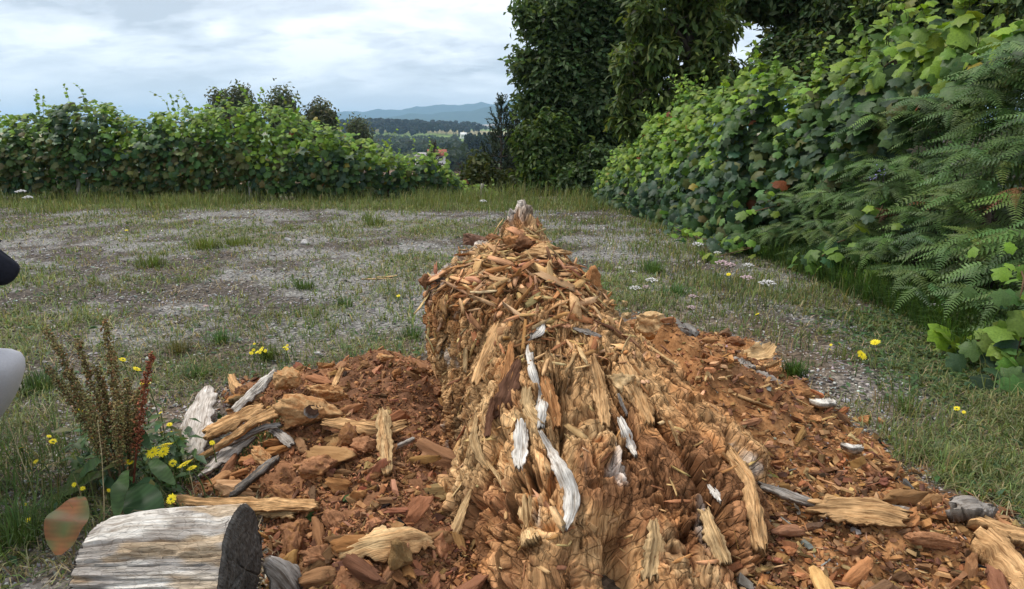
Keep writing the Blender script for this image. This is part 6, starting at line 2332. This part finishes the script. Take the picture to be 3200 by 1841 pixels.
tag(o, 'grey gravel stones on the clearing', None, None, 'stuff')
J = Join()
P = np.concatenate([spots(9000, 's', py=(650, 1841)), spots(7000, 'a')])
P = P[(vnoise(P[:, 0] * 1.2, P[:, 1] * 1.2, seed=841) > .38) & (P[:, 0] < foot(P[:, 1]))]
P = P[mound(P[:, 0], P[:, 1]) < .01]
m = len(P)
J.add(*blades(np.stack([P[:, 0], P[:, 1], gz(P[:, 0], P[:, 1]) + .004], -1), g.uniform(.03, .11, m), g.uniform(0, 6.28, m), g.uniform(1.2, 1.5, m), .0022 + .0005 * P[:, 1], pick(m, [(.34, .27, .15), (.22, .17, .10), (.42, .35, .22), (.14, .09, .06)], [.35, .3, .15, .2], g, .2)))
o = link('dry_grass', J.mesh('dry_grass', M_GRASS))
tag(o, 'dry straw and stalks lying on the gravel', None, None, 'stuff')
# larger stones one can pick out
for i, (px, py, s, lb) in enumerate([(900, 752, .10, 'rounded pale stone in the weeds in the middle of the clearing'), (952, 762, .13, 'flat pale stone right of the rounded one in the clearing'), (990, 1105, .045, 'small white stone behind the left heap'),
                                     (1215, 1098, .055, 'white stone behind the squarish orange block'), (1105, 1058, .05, 'whitish stone in the gravel left of the stump'), (648, 962, .05, 'pinkish stone in the weeds left of centre'),
                                     (1935, 840, .07, 'flat whitish stone at the edge of the gravel track'), (1975, 852, .08, 'second flat whitish stone by the track edge'), (2370, 1075, .04, 'white stone beyond the right heap'),
                                     (2990, 1375, .04, 'pale stone in the gravel at the right edge of the heap'), (3080, 1490, .03, 'small white stone near the right end of the heap'), (280, 1113, .02, 'tiny white pebble among the brown seed stalks')]):
    V, F = chunk(300 + i, 6, (1.2, 1, .55), .15, .02, .8)
    p = G(px, py)
    o = link('stone', mesh('stone', V * s * .8, F, np.tile([.50, .48, .46] if i != 5 else [.5, .36, .33], (len(V), 1)), M_CRUMB, True), None, (p[0], p[1], float(gz(p[0], p[1])) + s * .1))
    tag(o, lb, 'stone')

# ------------------------------------------------------------------ flowers
def flower_head(seed, n=17):
    g_ = np.random.default_rng(seed)
    J = Join()
    for ring, (r, z, k) in enumerate([(.5, .0, n), (.34, .10, n - 5), (.16, .16, 7)]):
        for i in range(k):
            a = i * 2 * PI / k + ring * .3 + g_.normal(0, .06)
            d, s_ = np.array([math.cos(a), math.sin(a), 0]), np.array([-math.sin(a), math.cos(a), 0])
            w = .052
            rr = r * g_.uniform(.88, 1.08)
            V = np.array([d * .06 - s_ * w * .6, d * .06 + s_ * w * .6, d * rr * .75 + s_ * w, d * rr + s_ * w * .4, d * rr - s_ * w * .4, d * rr * .75 - s_ * w]) + [0, 0, 0]
            V[:2, 2] += .04
            V[2:, 2] += z + .05 * (1 - ring)
            J.add(V, np.array([[0, 1, 2, 5], [5, 2, 3, 4]]))
    return np.concatenate(J.V), np.concatenate(J.F)


FH_ME = [mesh('flower_head', *flower_head(s), None, M_PETAL) for s in range(3)]


def hawk(px, py, h, size, label, group, bud=True):
    p = G(px, py, h)
    gzb = float(gz(p[0], p[1]))
    base = np.array([p[0] + g.normal(0, .02), p[1] + .02 + g.normal(0, .02), gzb])
    root = thing('yellow_flower', label, 'flower', base, group)
    st = bez(base, base + [0, 0, h * .6], p, 7)
    o = link('stem', mesh('stem', *tube(st, np.linspace(.0026, .0016, 7), 5), None, M_STEM, True), root)
    o.location = -Vector(root.location)
    o = bpy.data.objects.new('flower_head', FH_ME[int(g.integers(3))])
    o.parent = root
    nn_ = norm(np.array([g.normal(0, .4), -.35 + g.normal(0, .4), .9]))
    o.matrix_basis = mat4(frames(nn_[None], g.normal(size=(1, 3)))[0], np.full(3, size * g.uniform(1.0, 1.25)), p - base)
    COL.objects.link(o)
    if bud:
        V, F = tube([p - [0, 0, .012], p + [0, 0, .002]], [.003, .006], 7)
        o = link('calyx', mesh('calyx', V, F, None, M_STEM, True), root)
        o.location = -Vector(root.location)


for a in [
    (299, 1371, .16, .040, 'yellow flower standing alone left of the pair of broad flowers', None), (410, 1364, .17, .052, 'broad yellow flower below the red seed stalk', None),
    (478, 1415, .15, .042, 'left flower of the tight bright yellow cluster above the log', None), (518, 1392, .165, .040, 'top flower of the tight bright yellow cluster above the log', None),
    (512, 1412, .155, .040, 'right flower of the tight bright yellow cluster above the log', None), (578, 1452, .14, .044, 'big yellow flower close to the foot of the grey bark slab', None),
    (600, 1463, .13, .03, 'smaller yellow flower touching the big one by the grey bark slab', None), (427, 1154, .26, .028, 'yellow flower beside the tallest brown seed stalk', None),
    (454, 1199, .24, .032, 'yellow flower just left of the red seed stalk', None), (383, 1124, .26, .024, 'tilted yellow flower above the one beside the tallest stalk', None), (253, 1281, .2, .022, 'small yellow flower among the brown seed stalks', None),
    (165, 1380, .12, .024, 'orange yellow flower in the grass left of the dock leaves', None), (153, 1364, .13, .016, 'tiny flower just above the orange yellow one', None), (68, 1401, .1, .022, 'yellow flower low in the grass near the left edge', None),
    (112, 1443, .09, .018, 'small yellow flower in the grass below the one near the left edge', None), (505, 1353, .17, .026, 'yellow flower above the tight cluster', None), (532, 1356, .165, .022, 'yellow flower right of the one above the tight cluster', None),
    (530, 1327, .18, .018, 'small orange yellow flower over the tight cluster', None), (663, 1384, .12, .018, 'yellow flower in front of the grey bark slab', None), (404, 1444, .12, .024, 'pale yellow half open flower above the log', None),
    (540, 1447, .13, .022, 'yellow flower between the tight cluster and the grey bark slab', None), (536, 1560, .1, .028, 'yellow flowers right behind the top edge of the log', None), (88, 1626, .05, .018, 'yellow flower in the grass left of the red leaf', None),
    (232, 1515, .1, .014, None, 'small yellow flowers in the grass at left'), (258, 1527, .1, .014, None, 'small yellow flowers in the grass at left'), (52, 1606, .05, .014, None, 'small yellow flowers in the grass at left'),
    (78, 1577, .06, .012, None, 'small yellow flowers in the grass at left'), (340, 1533, .1, .012, None, 'small yellow flowers in the grass at left'), (502, 1290, .2, .012, None, 'small yellow flowers in the grass at left'),
    (2735, 1070, .12, .050, 'larger yellow flower standing in the grass on the right verge', None), (2692, 1110, .12, .046, 'tilted yellow flower below the larger one on the right verge', None),
    (2367, 982, .08, .03, 'yellow flower in the grass beyond the grey root end', None), (2990, 1277, .05, .022, 'yellow flower low on the ground at the right', None), (2277, 858, .2, .03, 'yellow flower beside the pink umbels', None),
    (2597, 1078, .1, .014, None, 'tiny yellow flowers on the right verge'), (2594, 1092, .1, .014, None, 'tiny yellow flowers on the right verge'), (2622, 1074, .1, .016, None, 'tiny yellow flowers on the right verge'),
    (3012, 1288, .05, .014, None, 'tiny yellow flowers on the right verge'), (2842, 1176, .05, .014, None, 'tiny yellow flowers on the right verge'), (2330, 730, .1, .022, None, 'tiny yellow flowers on the right verge'),
    (50, 835, .15, .04, 'yellow flower in the clearing just right of the dark sleeve', None), (395, 720, .12, .04, 'yellow flower far out in the clearing', None), (1265, 885, .1, .028, 'yellow flower in the weeds left of the stump', None),
    (1245, 925, .1, .03, 'second yellow flower in the weeds left of the stump', None)]:
    lb = a[4] or {'small yellow flowers in the grass at left': 'small yellow flower in the grass among the stalks at left', 'tiny yellow flowers on the right verge': 'tiny yellow flower in the grass of the right verge'}[a[5]]
    hawk(a[0], a[1], a[2], a[3], lb, a[5], a[3] > .02)
for i in range(11):
    hawk(g.uniform(785, 905), g.uniform(1072, 1112), g.uniform(.06, .13), g.uniform(.014, .022), 'small yellow flower over the grass tuft behind the left heap', 'small yellow flowers over the grass tuft', False)

UM = {}


def umbel(px, py, h, size, label, mat, group=None, name='white_flower'):
    p = G(px, py, h)
    zb = float(gz(p[0], p[1]))
    base = np.array([p[0] + g.normal(0, .02), p[1] + .02, zb])
    root = thing(name, label, 'flower', base, group)
    J = Join()
    J.add(*tube(bez(base, base + [0, 0, (p[2] - zb) * .5], p - [0, 0, size * .4], 6), .0025, 4))
    n_ = 16
    a = np.arange(n_) * 2.4
    r = np.sqrt((np.arange(n_) + .5) / n_) * size * .5
    Q = p + np.stack([np.cos(a) * r, np.sin(a) * r, -.8 * r ** 2 / size + 0 * r], -1)
    for q in Q[::2]:
        J.add(*tube([p - [0, 0, size * .4], q], .0012, 3, False))
    o = link('stem', J.mesh('stem', M_STEM), root)
    o.location = -Vector(root.location)
    k = 5
    Q = (Q[:, None] + g.normal(0, size * .05, (n_, k, 3)) * [1, 1, .4]).reshape(-1, 3)
    V, F, _ = scatter(*CR0, Q, rand_rot(len(Q)), np.stack([np.full(len(Q), size * .11)] * 2 + [np.full(len(Q), size * .07)], -1))
    o = link('flower_head', mesh('flower_head', V, F, None, mat), root)
    o.location = -Vector(root.location)


for px, py, h, s, lb, m_ in [
    (2180, 758, .28, .10, 'white umbel flower below the creeping vine leaves', M_WHITE_PETAL), (2242, 786, .25, .06, 'small half closed white umbel right of the first one', M_WHITE_PETAL), (2255, 815, .28, .10, 'left of two pink flat umbels on the verge', M_PINK_PETAL),
    (2280, 822, .27, .09, 'right of two pink flat umbels on the verge', M_PINK_PETAL), (2338, 824, .25, .08, 'greenish white umbel right of the pink pair', M_WHITE_PETAL), (2335, 862, .22, .09, 'dull pink umbel below the greenish white one', M_PINK_PETAL),
    (2398, 877, .22, .11, 'bright white umbel nearest to the ferns', M_WHITE_PETAL), (2036, 870, .2, .09, 'white umbel in the grass right of the stump\'s rim', M_WHITE_PETAL), (1985, 895, .15, .08, 'low white umbel left of the grassy patch', M_WHITE_PETAL),
    (2020, 893, .14, .06, 'fading pinkish umbel beside the low white one', M_PINK_PETAL), (2165, 922, .12, .06, 'small pink umbel low in the grass of the verge', M_PINK_PETAL), (2160, 956, .08, .06, 'pink umbel above the grey root end', M_PINK_PETAL),
    (65, 594, .5, .13, 'white umbel against the foot of the hedge at far left, the higher one', M_WHITE_PETAL), (88, 613, .35, .14, 'white umbel against the foot of the hedge at far left, the lower one', M_WHITE_PETAL),
    (1510, 625, .35, .1, 'white umbel at the end of the hedge by the stake', M_WHITE_PETAL)]:
    umbel(px, py, h, s, lb, m_)
for px, py in [(2950, 915), (2975, 918), (3000, 925), (2985, 940), (2960, 950), (2995, 955), (2920, 950), (3040, 935), (3050, 980)]:
    umbel(px, py, .12, .055, 'white flower cluster under the lower ferns at the right', M_WHITE_PETAL, 'white flowers under the ferns')
for px, py, d in [(2628, 326, 6.2), (2662, 324, 6.1), (2735, 556, 5.1), (2755, 534, 5.15)]:
    p = D(px, py, d)
    root = thing('violet_flower', 'small violet blue flower on the bank ' + ('high among the vine leaves' if py < 400 else 'down among the ferns'), 'flower', p, 'violet flowers on the bank')
    V, F, _ = scatter(*CR0, g.normal(0, .02, (9, 3)), rand_rot(9), np.full(9, .013))
    o = link('flower_head', mesh('flower_head', V, F, None, M_PURPLE), root)
    o.location = (0, 0, 0)
    V, F = tube(np.array([[0, 0, 0], -OUT * .15 - [0, 0, .1], -OUT * .35 - [0, 0, .25]]), .003, 4)
    o = link('stem', mesh('stem', V, F, None, M_STEM), root)
    o.location = (0, 0, 0)

# ------------------------------------------------------------------ the dock plant beside the log
DB = G(390, 1555)
dock = thing('dock_plant', 'tall dock plant with brown green seed stalks and one red stalk behind the log', 'plant', DB)
for i, (tx, ty, bx, dd, red) in enumerate([(140, 1025, 330, .10, 0), (240, 1062, 350, .06, 0), (328, 1000, 395, .02, 0), (475, 1108, 450, .03, 1), (205, 1160, 320, .0, 0), (300, 1150, 365, .10, 0), (345, 1090, 400, .12, 0), (400, 1190, 400, .08, 0),
                                           (270, 1240, 330, -.04, 0), (370, 1260, 390, -.05, 0), (150, 1150, 300, .08, 0), (430, 1220, 430, .05, 0)]):
    top = D(tx, ty, DB[1] + dd)
    bs = np.array([DB[0] + (bx - 390) / FPX * 2.0 * .35, DB[1] + dd * .4, 0])
    st = bez(bs, bs * .55 + top * .45 + [0, 0, .08], top, 16)
    col = (.30, .11, .055) if red else (.27, .24, .10)
    J = Join()
    J.add(*tube(st, np.linspace(.0042, .0018, 16), 5), C=(.15, .11, .06) if not red else (.2, .07, .04))
    n_ = 480
    t = .30 + .70 * g.random(n_)
    k = t * 15
    P = np.stack([np.interp(k, np.arange(16), st[:, c]) for c in range(3)], -1)
    # seeds sit in whorls, thinning out to the tip
    wh = np.abs(np.sin(t * 46))
    rad = (.007 + .022 * (1 - t) ** .6 * wh + .005) * (1 if not red else .8)
    d = norm(g.normal(size=(n_, 3)))
    P = P + d * (rad * g.random(n_) ** .5)[:, None]
    J.add(*scatter(*CR0, P, rand_rot(n_), g.uniform(.005, .0105, n_), pick(n_, [col, tuple(np.array(col) * .65), (.27, .16, .07) if not red else (.36, .13, .07)], [.5, .25, .25], g, .2)))
    o = link('seed_stalk', J.mesh('seed_stalk', M_CHIP), dock)
    o.location = -Vector(dock.location)
    if red:
        o['label'] = 'rust red seed stalk on the right'
DL = blade_leaf(.36, 26, .45, .12)
M_DOCK = leaf_mat('dock_leaf', False, .3, .45)
for (bx, by, bz, tx, ty, tz, w, col, lb) in [
    (330, 1480, .10, 140, 1570, .03, .34, (.10, .15, .04), 'broad green leaf reaching left towards the grass'), (300, 1440, .12, 150, 1525, .10, .32, (.09, .14, .045), None), (350, 1360, .20, 215, 1310, .26, .24, (.10, .17, .05), None),
    (380, 1370, .2, 270, 1355, .24, .2, (.11, .18, .05), None), (330, 1430, .16, 230, 1440, .18, .5, (.07, .13, .045), None), (420, 1330, .22, 390, 1290, .3, .3, (.05, .10, .04), None),
    (255, 1552, .17, 160, 1712, .10, .78, (.25, .10, .04), 'large leaf turned red and orange beside the log'),
    (420, 1520, .08, 440, 1580, .10, .6, (.06, .12, .05), None), (470, 1440, .14, 520, 1480, .14, .35, (.08, .14, .05), None), (400, 1470, .14, 310, 1480, .2, .35, (.075, .135, .045), None), (450, 1340, .2, 500, 1300, .24, .3, (.09, .15, .05), None)]:
    b_, t_ = G(bx, by, bz), G(tx, ty, tz)
    v, f = DL
    L = np.linalg.norm(t_ - b_)
    v = v * [w / .36, 1, 1] + np.stack([0 * v[:, 0], 0 * v[:, 0], .025 * np.sin(v[:, 1] * 14 + v[:, 0] * 9) + .22 * v[:, 1]], -1)
    R = frames(np.array([[-.1, -.45, .85]]), (t_ - b_)[None])[0]
    C = np.array(col)[None] * (.60 + .55 * vnoise(v[:, 0] * 12, v[:, 1] * 12, seed=int(bx)) + .25 * (np.cos(v[:, 1] * 75) > .3))[:, None]
    if lb:
        C = C + (np.array([.12, .14, .05]) - C) * sstep(vnoise(v[:, 0] * 5, v[:, 1] * 5, seed=3), .5, .8)[:, None]
    o = link('leaf', mesh('leaf', (v * L) @ R.T, f, C, M_DOCK, True), dock, b_)
    if lb:
        o['label'] = lb
# dry thin stalks that stand in the foreground
for lb, pts in [('thin dry grass stalk with a pale seed head rising behind the log', [(325, 1720, .02), (325, 1560, .15), (318, 1420, .3), (305, 1315, .4)]), ('thin dry stalk leaning left at the picture\'s left edge', [(120, 1570, .02), (60, 1420, .15), (20, 1300, .25)]),
                ('short pale grass stalk standing against the top of the log', [(610, 1560, .03), (598, 1500, .1), (580, 1430, .16)]), ('thin pale stalk with seeds among the brown seed stalks', [(420, 1500, .05), (400, 1350, .2), (380, 1230, .3), (345, 1120, .4)])]:
    P = np.array([G(*p) for p in pts])
    P[:, 1] = P[0, 1] + .02 * np.arange(len(P))
    P = np.array([D(p[0], p[1], y_) for p, y_ in zip(pts, P[:, 1])])
    J = Join()
    J.add(*tube(P, np.linspace(.0018, .001, len(P)), 4), C=(.38, .32, .18))
    q = P[-2] + (P[-1] - P[-2]) * g.random((14, 1))
    J.add(*scatter(*CR0, q + g.normal(0, .0015, q.shape), rand_rot(14), g.uniform(.003, .005, 14), np.tile([.42, .37, .22], (14, 1))))
    o = link('dry_stalk', J.mesh('dry_stalk', M_CHIP), None)
    tag(o, lb, 'grass stalk')
for lb, px, py in [('small green seedling on the red crumbs of the left heap', 1090, 1565), ('leafy seedling in the crumbs right of the log', 960, 1630), ('pale yellow seedling beside the stump\'s right foot', 2400, 1480)]:
    p = lay([(px, py, .01)])[0]
    n_ = 7
    a = g.uniform(0, 6.28, n_)
    J = Join()
    J.add(*scatter(*BL, np.tile(p, (n_, 1)) + g.normal(0, .008, (n_, 3)), frames(np.array([0, -.3, 1.]) + g.normal(0, .4, (n_, 3)), np.stack([np.cos(a), np.sin(a), .6 + 0 * a], -1)), g.uniform(.02, .04, n_),
                   np.tile([.09, .16, .05] if px < 2000 else [.30, .28, .08], (n_, 1))))
    tag(link('seedling', J.mesh('seedling', M_LEAF, True)), lb, 'seedling')

# ------------------------------------------------------------------ the person crouching at the left edge
def skin_body(name, verts, edges, radii, mat, parent, root=0, sub=2):
    me = bpy.data.meshes.new(name)
    me.from_pydata([tuple(v) for v in verts], edges, [])
    o = bpy.data.objects.new(name, me)
    COL.objects.link(o)
    md = o.modifiers.new('skin', 'SKIN')
    me.skin_vertices[0].data[0].use_root = True
    for i, r_ in enumerate(radii):
        sv = me.skin_vertices[0].data[i]
        sv.radius = (r_, r_) if not isinstance(r_, tuple) else r_
        sv.use_root = i == root
    md.use_smooth_shade = True
    ss = o.modifiers.new('sub', 'SUBSURF')
    ss.levels = ss.render_levels = sub
    dg = bpy.context.evaluated_depsgraph_get()
    ev = bpy.data.meshes.new_from_object(o.evaluated_get(dg))
    o.modifiers.clear()
    o.data = ev
    ev.materials.clear()
    ev.materials.append(mat)
    for p in ev.polygons:
        p.use_smooth = True
    o.parent = parent
    o.location = -Vector(parent.location)
    return o


M_SKIN = plain_mat('skin', (.50, .31, .22), .55, .06, 30)
M_TROUSER = plain_mat('trouser_cloth', (.62, .61, .64), .85, .05, 160, .25, .002, spec=.1)
M_NAVY = plain_mat('dark_cloth', (.012, .014, .024), .75, .3, 120, .3, .002, spec=.25)
M_HAIR = plain_mat('hair', (.02, .015, .012), .6, .3, 60)
M_SHOE = plain_mat('shoe', (.06, .06, .065), .7, .2, 30)

kn = D(-48, 1185, 1.90)             # the near knee, whose round front shows in the picture
el = D(-140, 800, 1.98)              # the near elbow
pr = thing('person', 'crouching person in pale grey trousers and a dark sleeve, cut off by the left edge', 'person', (kn[0] - .42, 1.98, 0))
k2 = kn + [-.10, .26, -.02]
hip = np.array([kn[0] - .42, 2.02, .36])
h1, h2 = hip + [.02, -.10, 0], hip + [.02, .10, 0]
f1, f2 = np.array([kn[0] - .36, kn[1] + .02, .07]), np.array([k2[0] - .30, k2[1] - .02, .07])
wst = hip + [-.02, 0, .16]
chs = hip + [.10, 0, .40]
nk = hip + [.20, 0, .58]
hd = nk + [.06, 0, .13]
s1, s2 = chs + [.05, -.19, .08], chs + [.05, .19, .08]
e2 = np.array([el[0] - .04, 2.25, .70])
w1, w2 = el + [-.19, .10, .15], e2 + [-.14, -.06, .16]
# bare body: head, neck and hands
skin_body('body', [nk - [.03, 0, .06], nk, hd - [0, 0, .05], hd + [.01, 0, .02], hd + [0, 0, .10], hd + [.075, 0, -.02]], [(0, 1), (1, 2), (2, 3), (3, 4), (2, 5)], [.06, .055, .065, .085, .07, .045], M_SKIN, pr)
skin_body('trousers', [hip, wst, h1, (h1 + kn) / 2, kn + [-.005, 0, .0], (kn * .55 + f1 * .45), f1, h2, (h2 + k2) / 2, k2, (k2 * .55 + f2 * .45), f2],
          [(0, 1), (0, 2), (2, 3), (3, 4), (4, 5), (5, 6), (0, 7), (7, 8), (8, 9), (9, 10), (10, 11)], [.145, .13, .095, .09, .076, .072, .05, .095, .09, .076, .072, .05], M_TROUSER, pr)
# folds behind the bent knee: raised seams of cloth
for q, a in enumerate((.0, .035, .07)):
    c = kn + [-.045 - a * .8, -.068, -.03 - a * .4]
    P = bez(c + [.045, .012, .05], c + [.0, -.012, .0], c + [-.07, .015, -.055], 9)
    o = link('trouser_fold', mesh('trouser_fold', *tube(P, [.002, .004, .006, .007, .007, .006, .005, .003, .001], 6), None, M_TROUSER, True), pr)
    o.location = -Vector(pr.location)
skin_body('jacket', [wst, chs, nk - [.02, 0, .05], s1, (s1 + el) / 2, el, w1, s2, (s2 + e2) / 2, e2, w2], [(0, 1), (1, 2), (1, 3), (3, 4), (4, 5), (5, 6), (1, 7), (7, 8), (8, 9), (9, 10)],
          [.15, .155, .075, .085, .062, .052, .045, .085, .062, .052, .045], M_NAVY, pr)
V, F, C, p0, GR_ = slab(np.array([el + [-.10, -.03, .052], el + [-.04, -.03, .058], el + [.07, -.03, .052], el + [.15, -.03, .044]]), [.08, .085, .075, .05], .006, (.012, .014, .024), (0, -.2, 1), 77, .08, .02, 14, 6, .05)
o = link('sleeve_flap', mesh('sleeve_flap', V, F, None, M_NAVY, True), pr, p0)
V, F, C, p0, GR_ = slab(np.array([el + [-.08, -.04, -.05], el + [.04, -.045, -.06], el + [.12, -.045, -.075]]), [.08, .09, .06], .012, (.03, .034, .05), (0, -1, .2), 78, .15, .02, 12, 6, .05)
o = link('sleeve_cuff', mesh('sleeve_cuff', V, F, None, plain_mat('grey_blue_cloth', (.045, .05, .065), .8, .2, 100), True), pr, p0)
for f_ in (f1, f2):
    skin_body('shoe', [f_ + [-.06, 0, -.03], f_ + [.04, 0, -.03], f_ + [.15, 0, -.035]], [(0, 1), (1, 2)], [.042, .045, .036], M_SHOE, pr)
for w_, dr_ in ((w1, np.array([.1, .3, .5])), (w2, np.array([.1, -.3, .5]))):
    d_ = norm(dr_)
    sd_ = norm(np.cross(d_, [0, 0, 1.]))
    vs, es, rs_ = [w_ - d_ * .02, w_ + d_ * .04, w_ + d_ * .085], [(0, 1), (1, 2)], [.026, (.036, .018), (.034, .016)]
    skin_body('hand', vs, es, rs_, M_SKIN, pr, 0, 1)
    for q, (of, ln) in enumerate(((-.030, .062), (-.011, .075), (.009, .07), (.028, .055))):
        b0 = w_ + d_ * .075 + sd_ * of
        skin_body('finger', [b0, b0 + d_ * ln * .5, b0 + d_ * ln * .8 - [0, 0, ln * .22], b0 + d_ * ln * .95 - [0, 0, ln * .45]], [(0, 1), (1, 2), (2, 3)], [.0095, .009, .0085, .007], M_SKIN, pr, 0, 1)
    b0 = w_ + d_ * .03 - sd_ * .026
    skin_body('thumb', [b0, b0 + d_ * .03 - sd_ * .022, b0 + d_ * .06 - sd_ * .026], [(0, 1), (1, 2)], [.011, .010, .008], M_SKIN, pr, 0, 1)
hv, hf = cube_grid(8)
hv = norm(hv) * [.105, .095, .115]
hv = hv + norm(hv) * (.012 * (fbm(hv[:, 0] * 40, hv[:, 1] * 40, hv[:, 2] * 40, seed=5) - .5))[:, None]
keep = hv[hf].mean(1)
hf = hf[(keep[:, 2] > -.02) & (keep[:, 0] < .075) | (keep[:, 0] < .0)]
o = link('hair', mesh('hair', hv, hf, None, M_HAIR, True), pr, hd + [-.012, 0, .035])
for sg in (-1, 1):
    V, F = cube_grid(3)
    o = link('eye', mesh('eye', norm(V) * .011, F, None, plain_mat('eye_%d' % (sg + 1), (.05, .035, .03), .2), True), pr, hd + [.078, sg * .032, .018])
    o = link('ear', mesh('ear', norm(V) * [.02, .008, .03], F, None, M_SKIN, True), pr, hd + [.0, sg * .088, .005])
o = link('nose', mesh('nose', *tube(np.array([[0, 0, .03], [.012, 0, .01], [.02, 0, -.012], [.006, 0, -.018]]), [.007, .010, .014, .008], 7), None, M_SKIN, True), pr, hd + [.085, 0, 0])
o = link('mouth', mesh('mouth', *tube(np.array([[-.004, -.022, 0], [.003, 0, .001], [-.004, .022, 0]]), [.003, .006, .003], 6), None, plain_mat('lips', (.36, .15, .13), .5), True), pr, hd + [.098, 0, -.045])

# ------------------------------------------------------------------ things that would share a label are told apart by their order from the left
ORD = ['leftmost', 'second from left', 'third from left', 'fourth from left', 'fifth from left', 'sixth from left', 'seventh from left', 'eighth from left']
same = {}
for o in COL.objects:
    if o.parent is None and o.get('label'):
        same.setdefault(o['label'], []).append(o)
for lb, lst in same.items():
    n_ = len(lst)
    if n_ < 2:
        continue
    lst.sort(key=lambda q: float(project(np.array(q.location))[0]))
    for i, q in enumerate(lst):
        w_ = 'rightmost' if i == n_ - 1 else (ORD[i] if i < len(ORD) else ['second', 'third', 'fourth', 'fifth', 'sixth', 'seventh'][min(n_ - 2 - i, 5)] + ' from right')
        if len((w_ + ' ' + lb).split()) <= 16:
            q['label'] = w_ + ' ' + lb
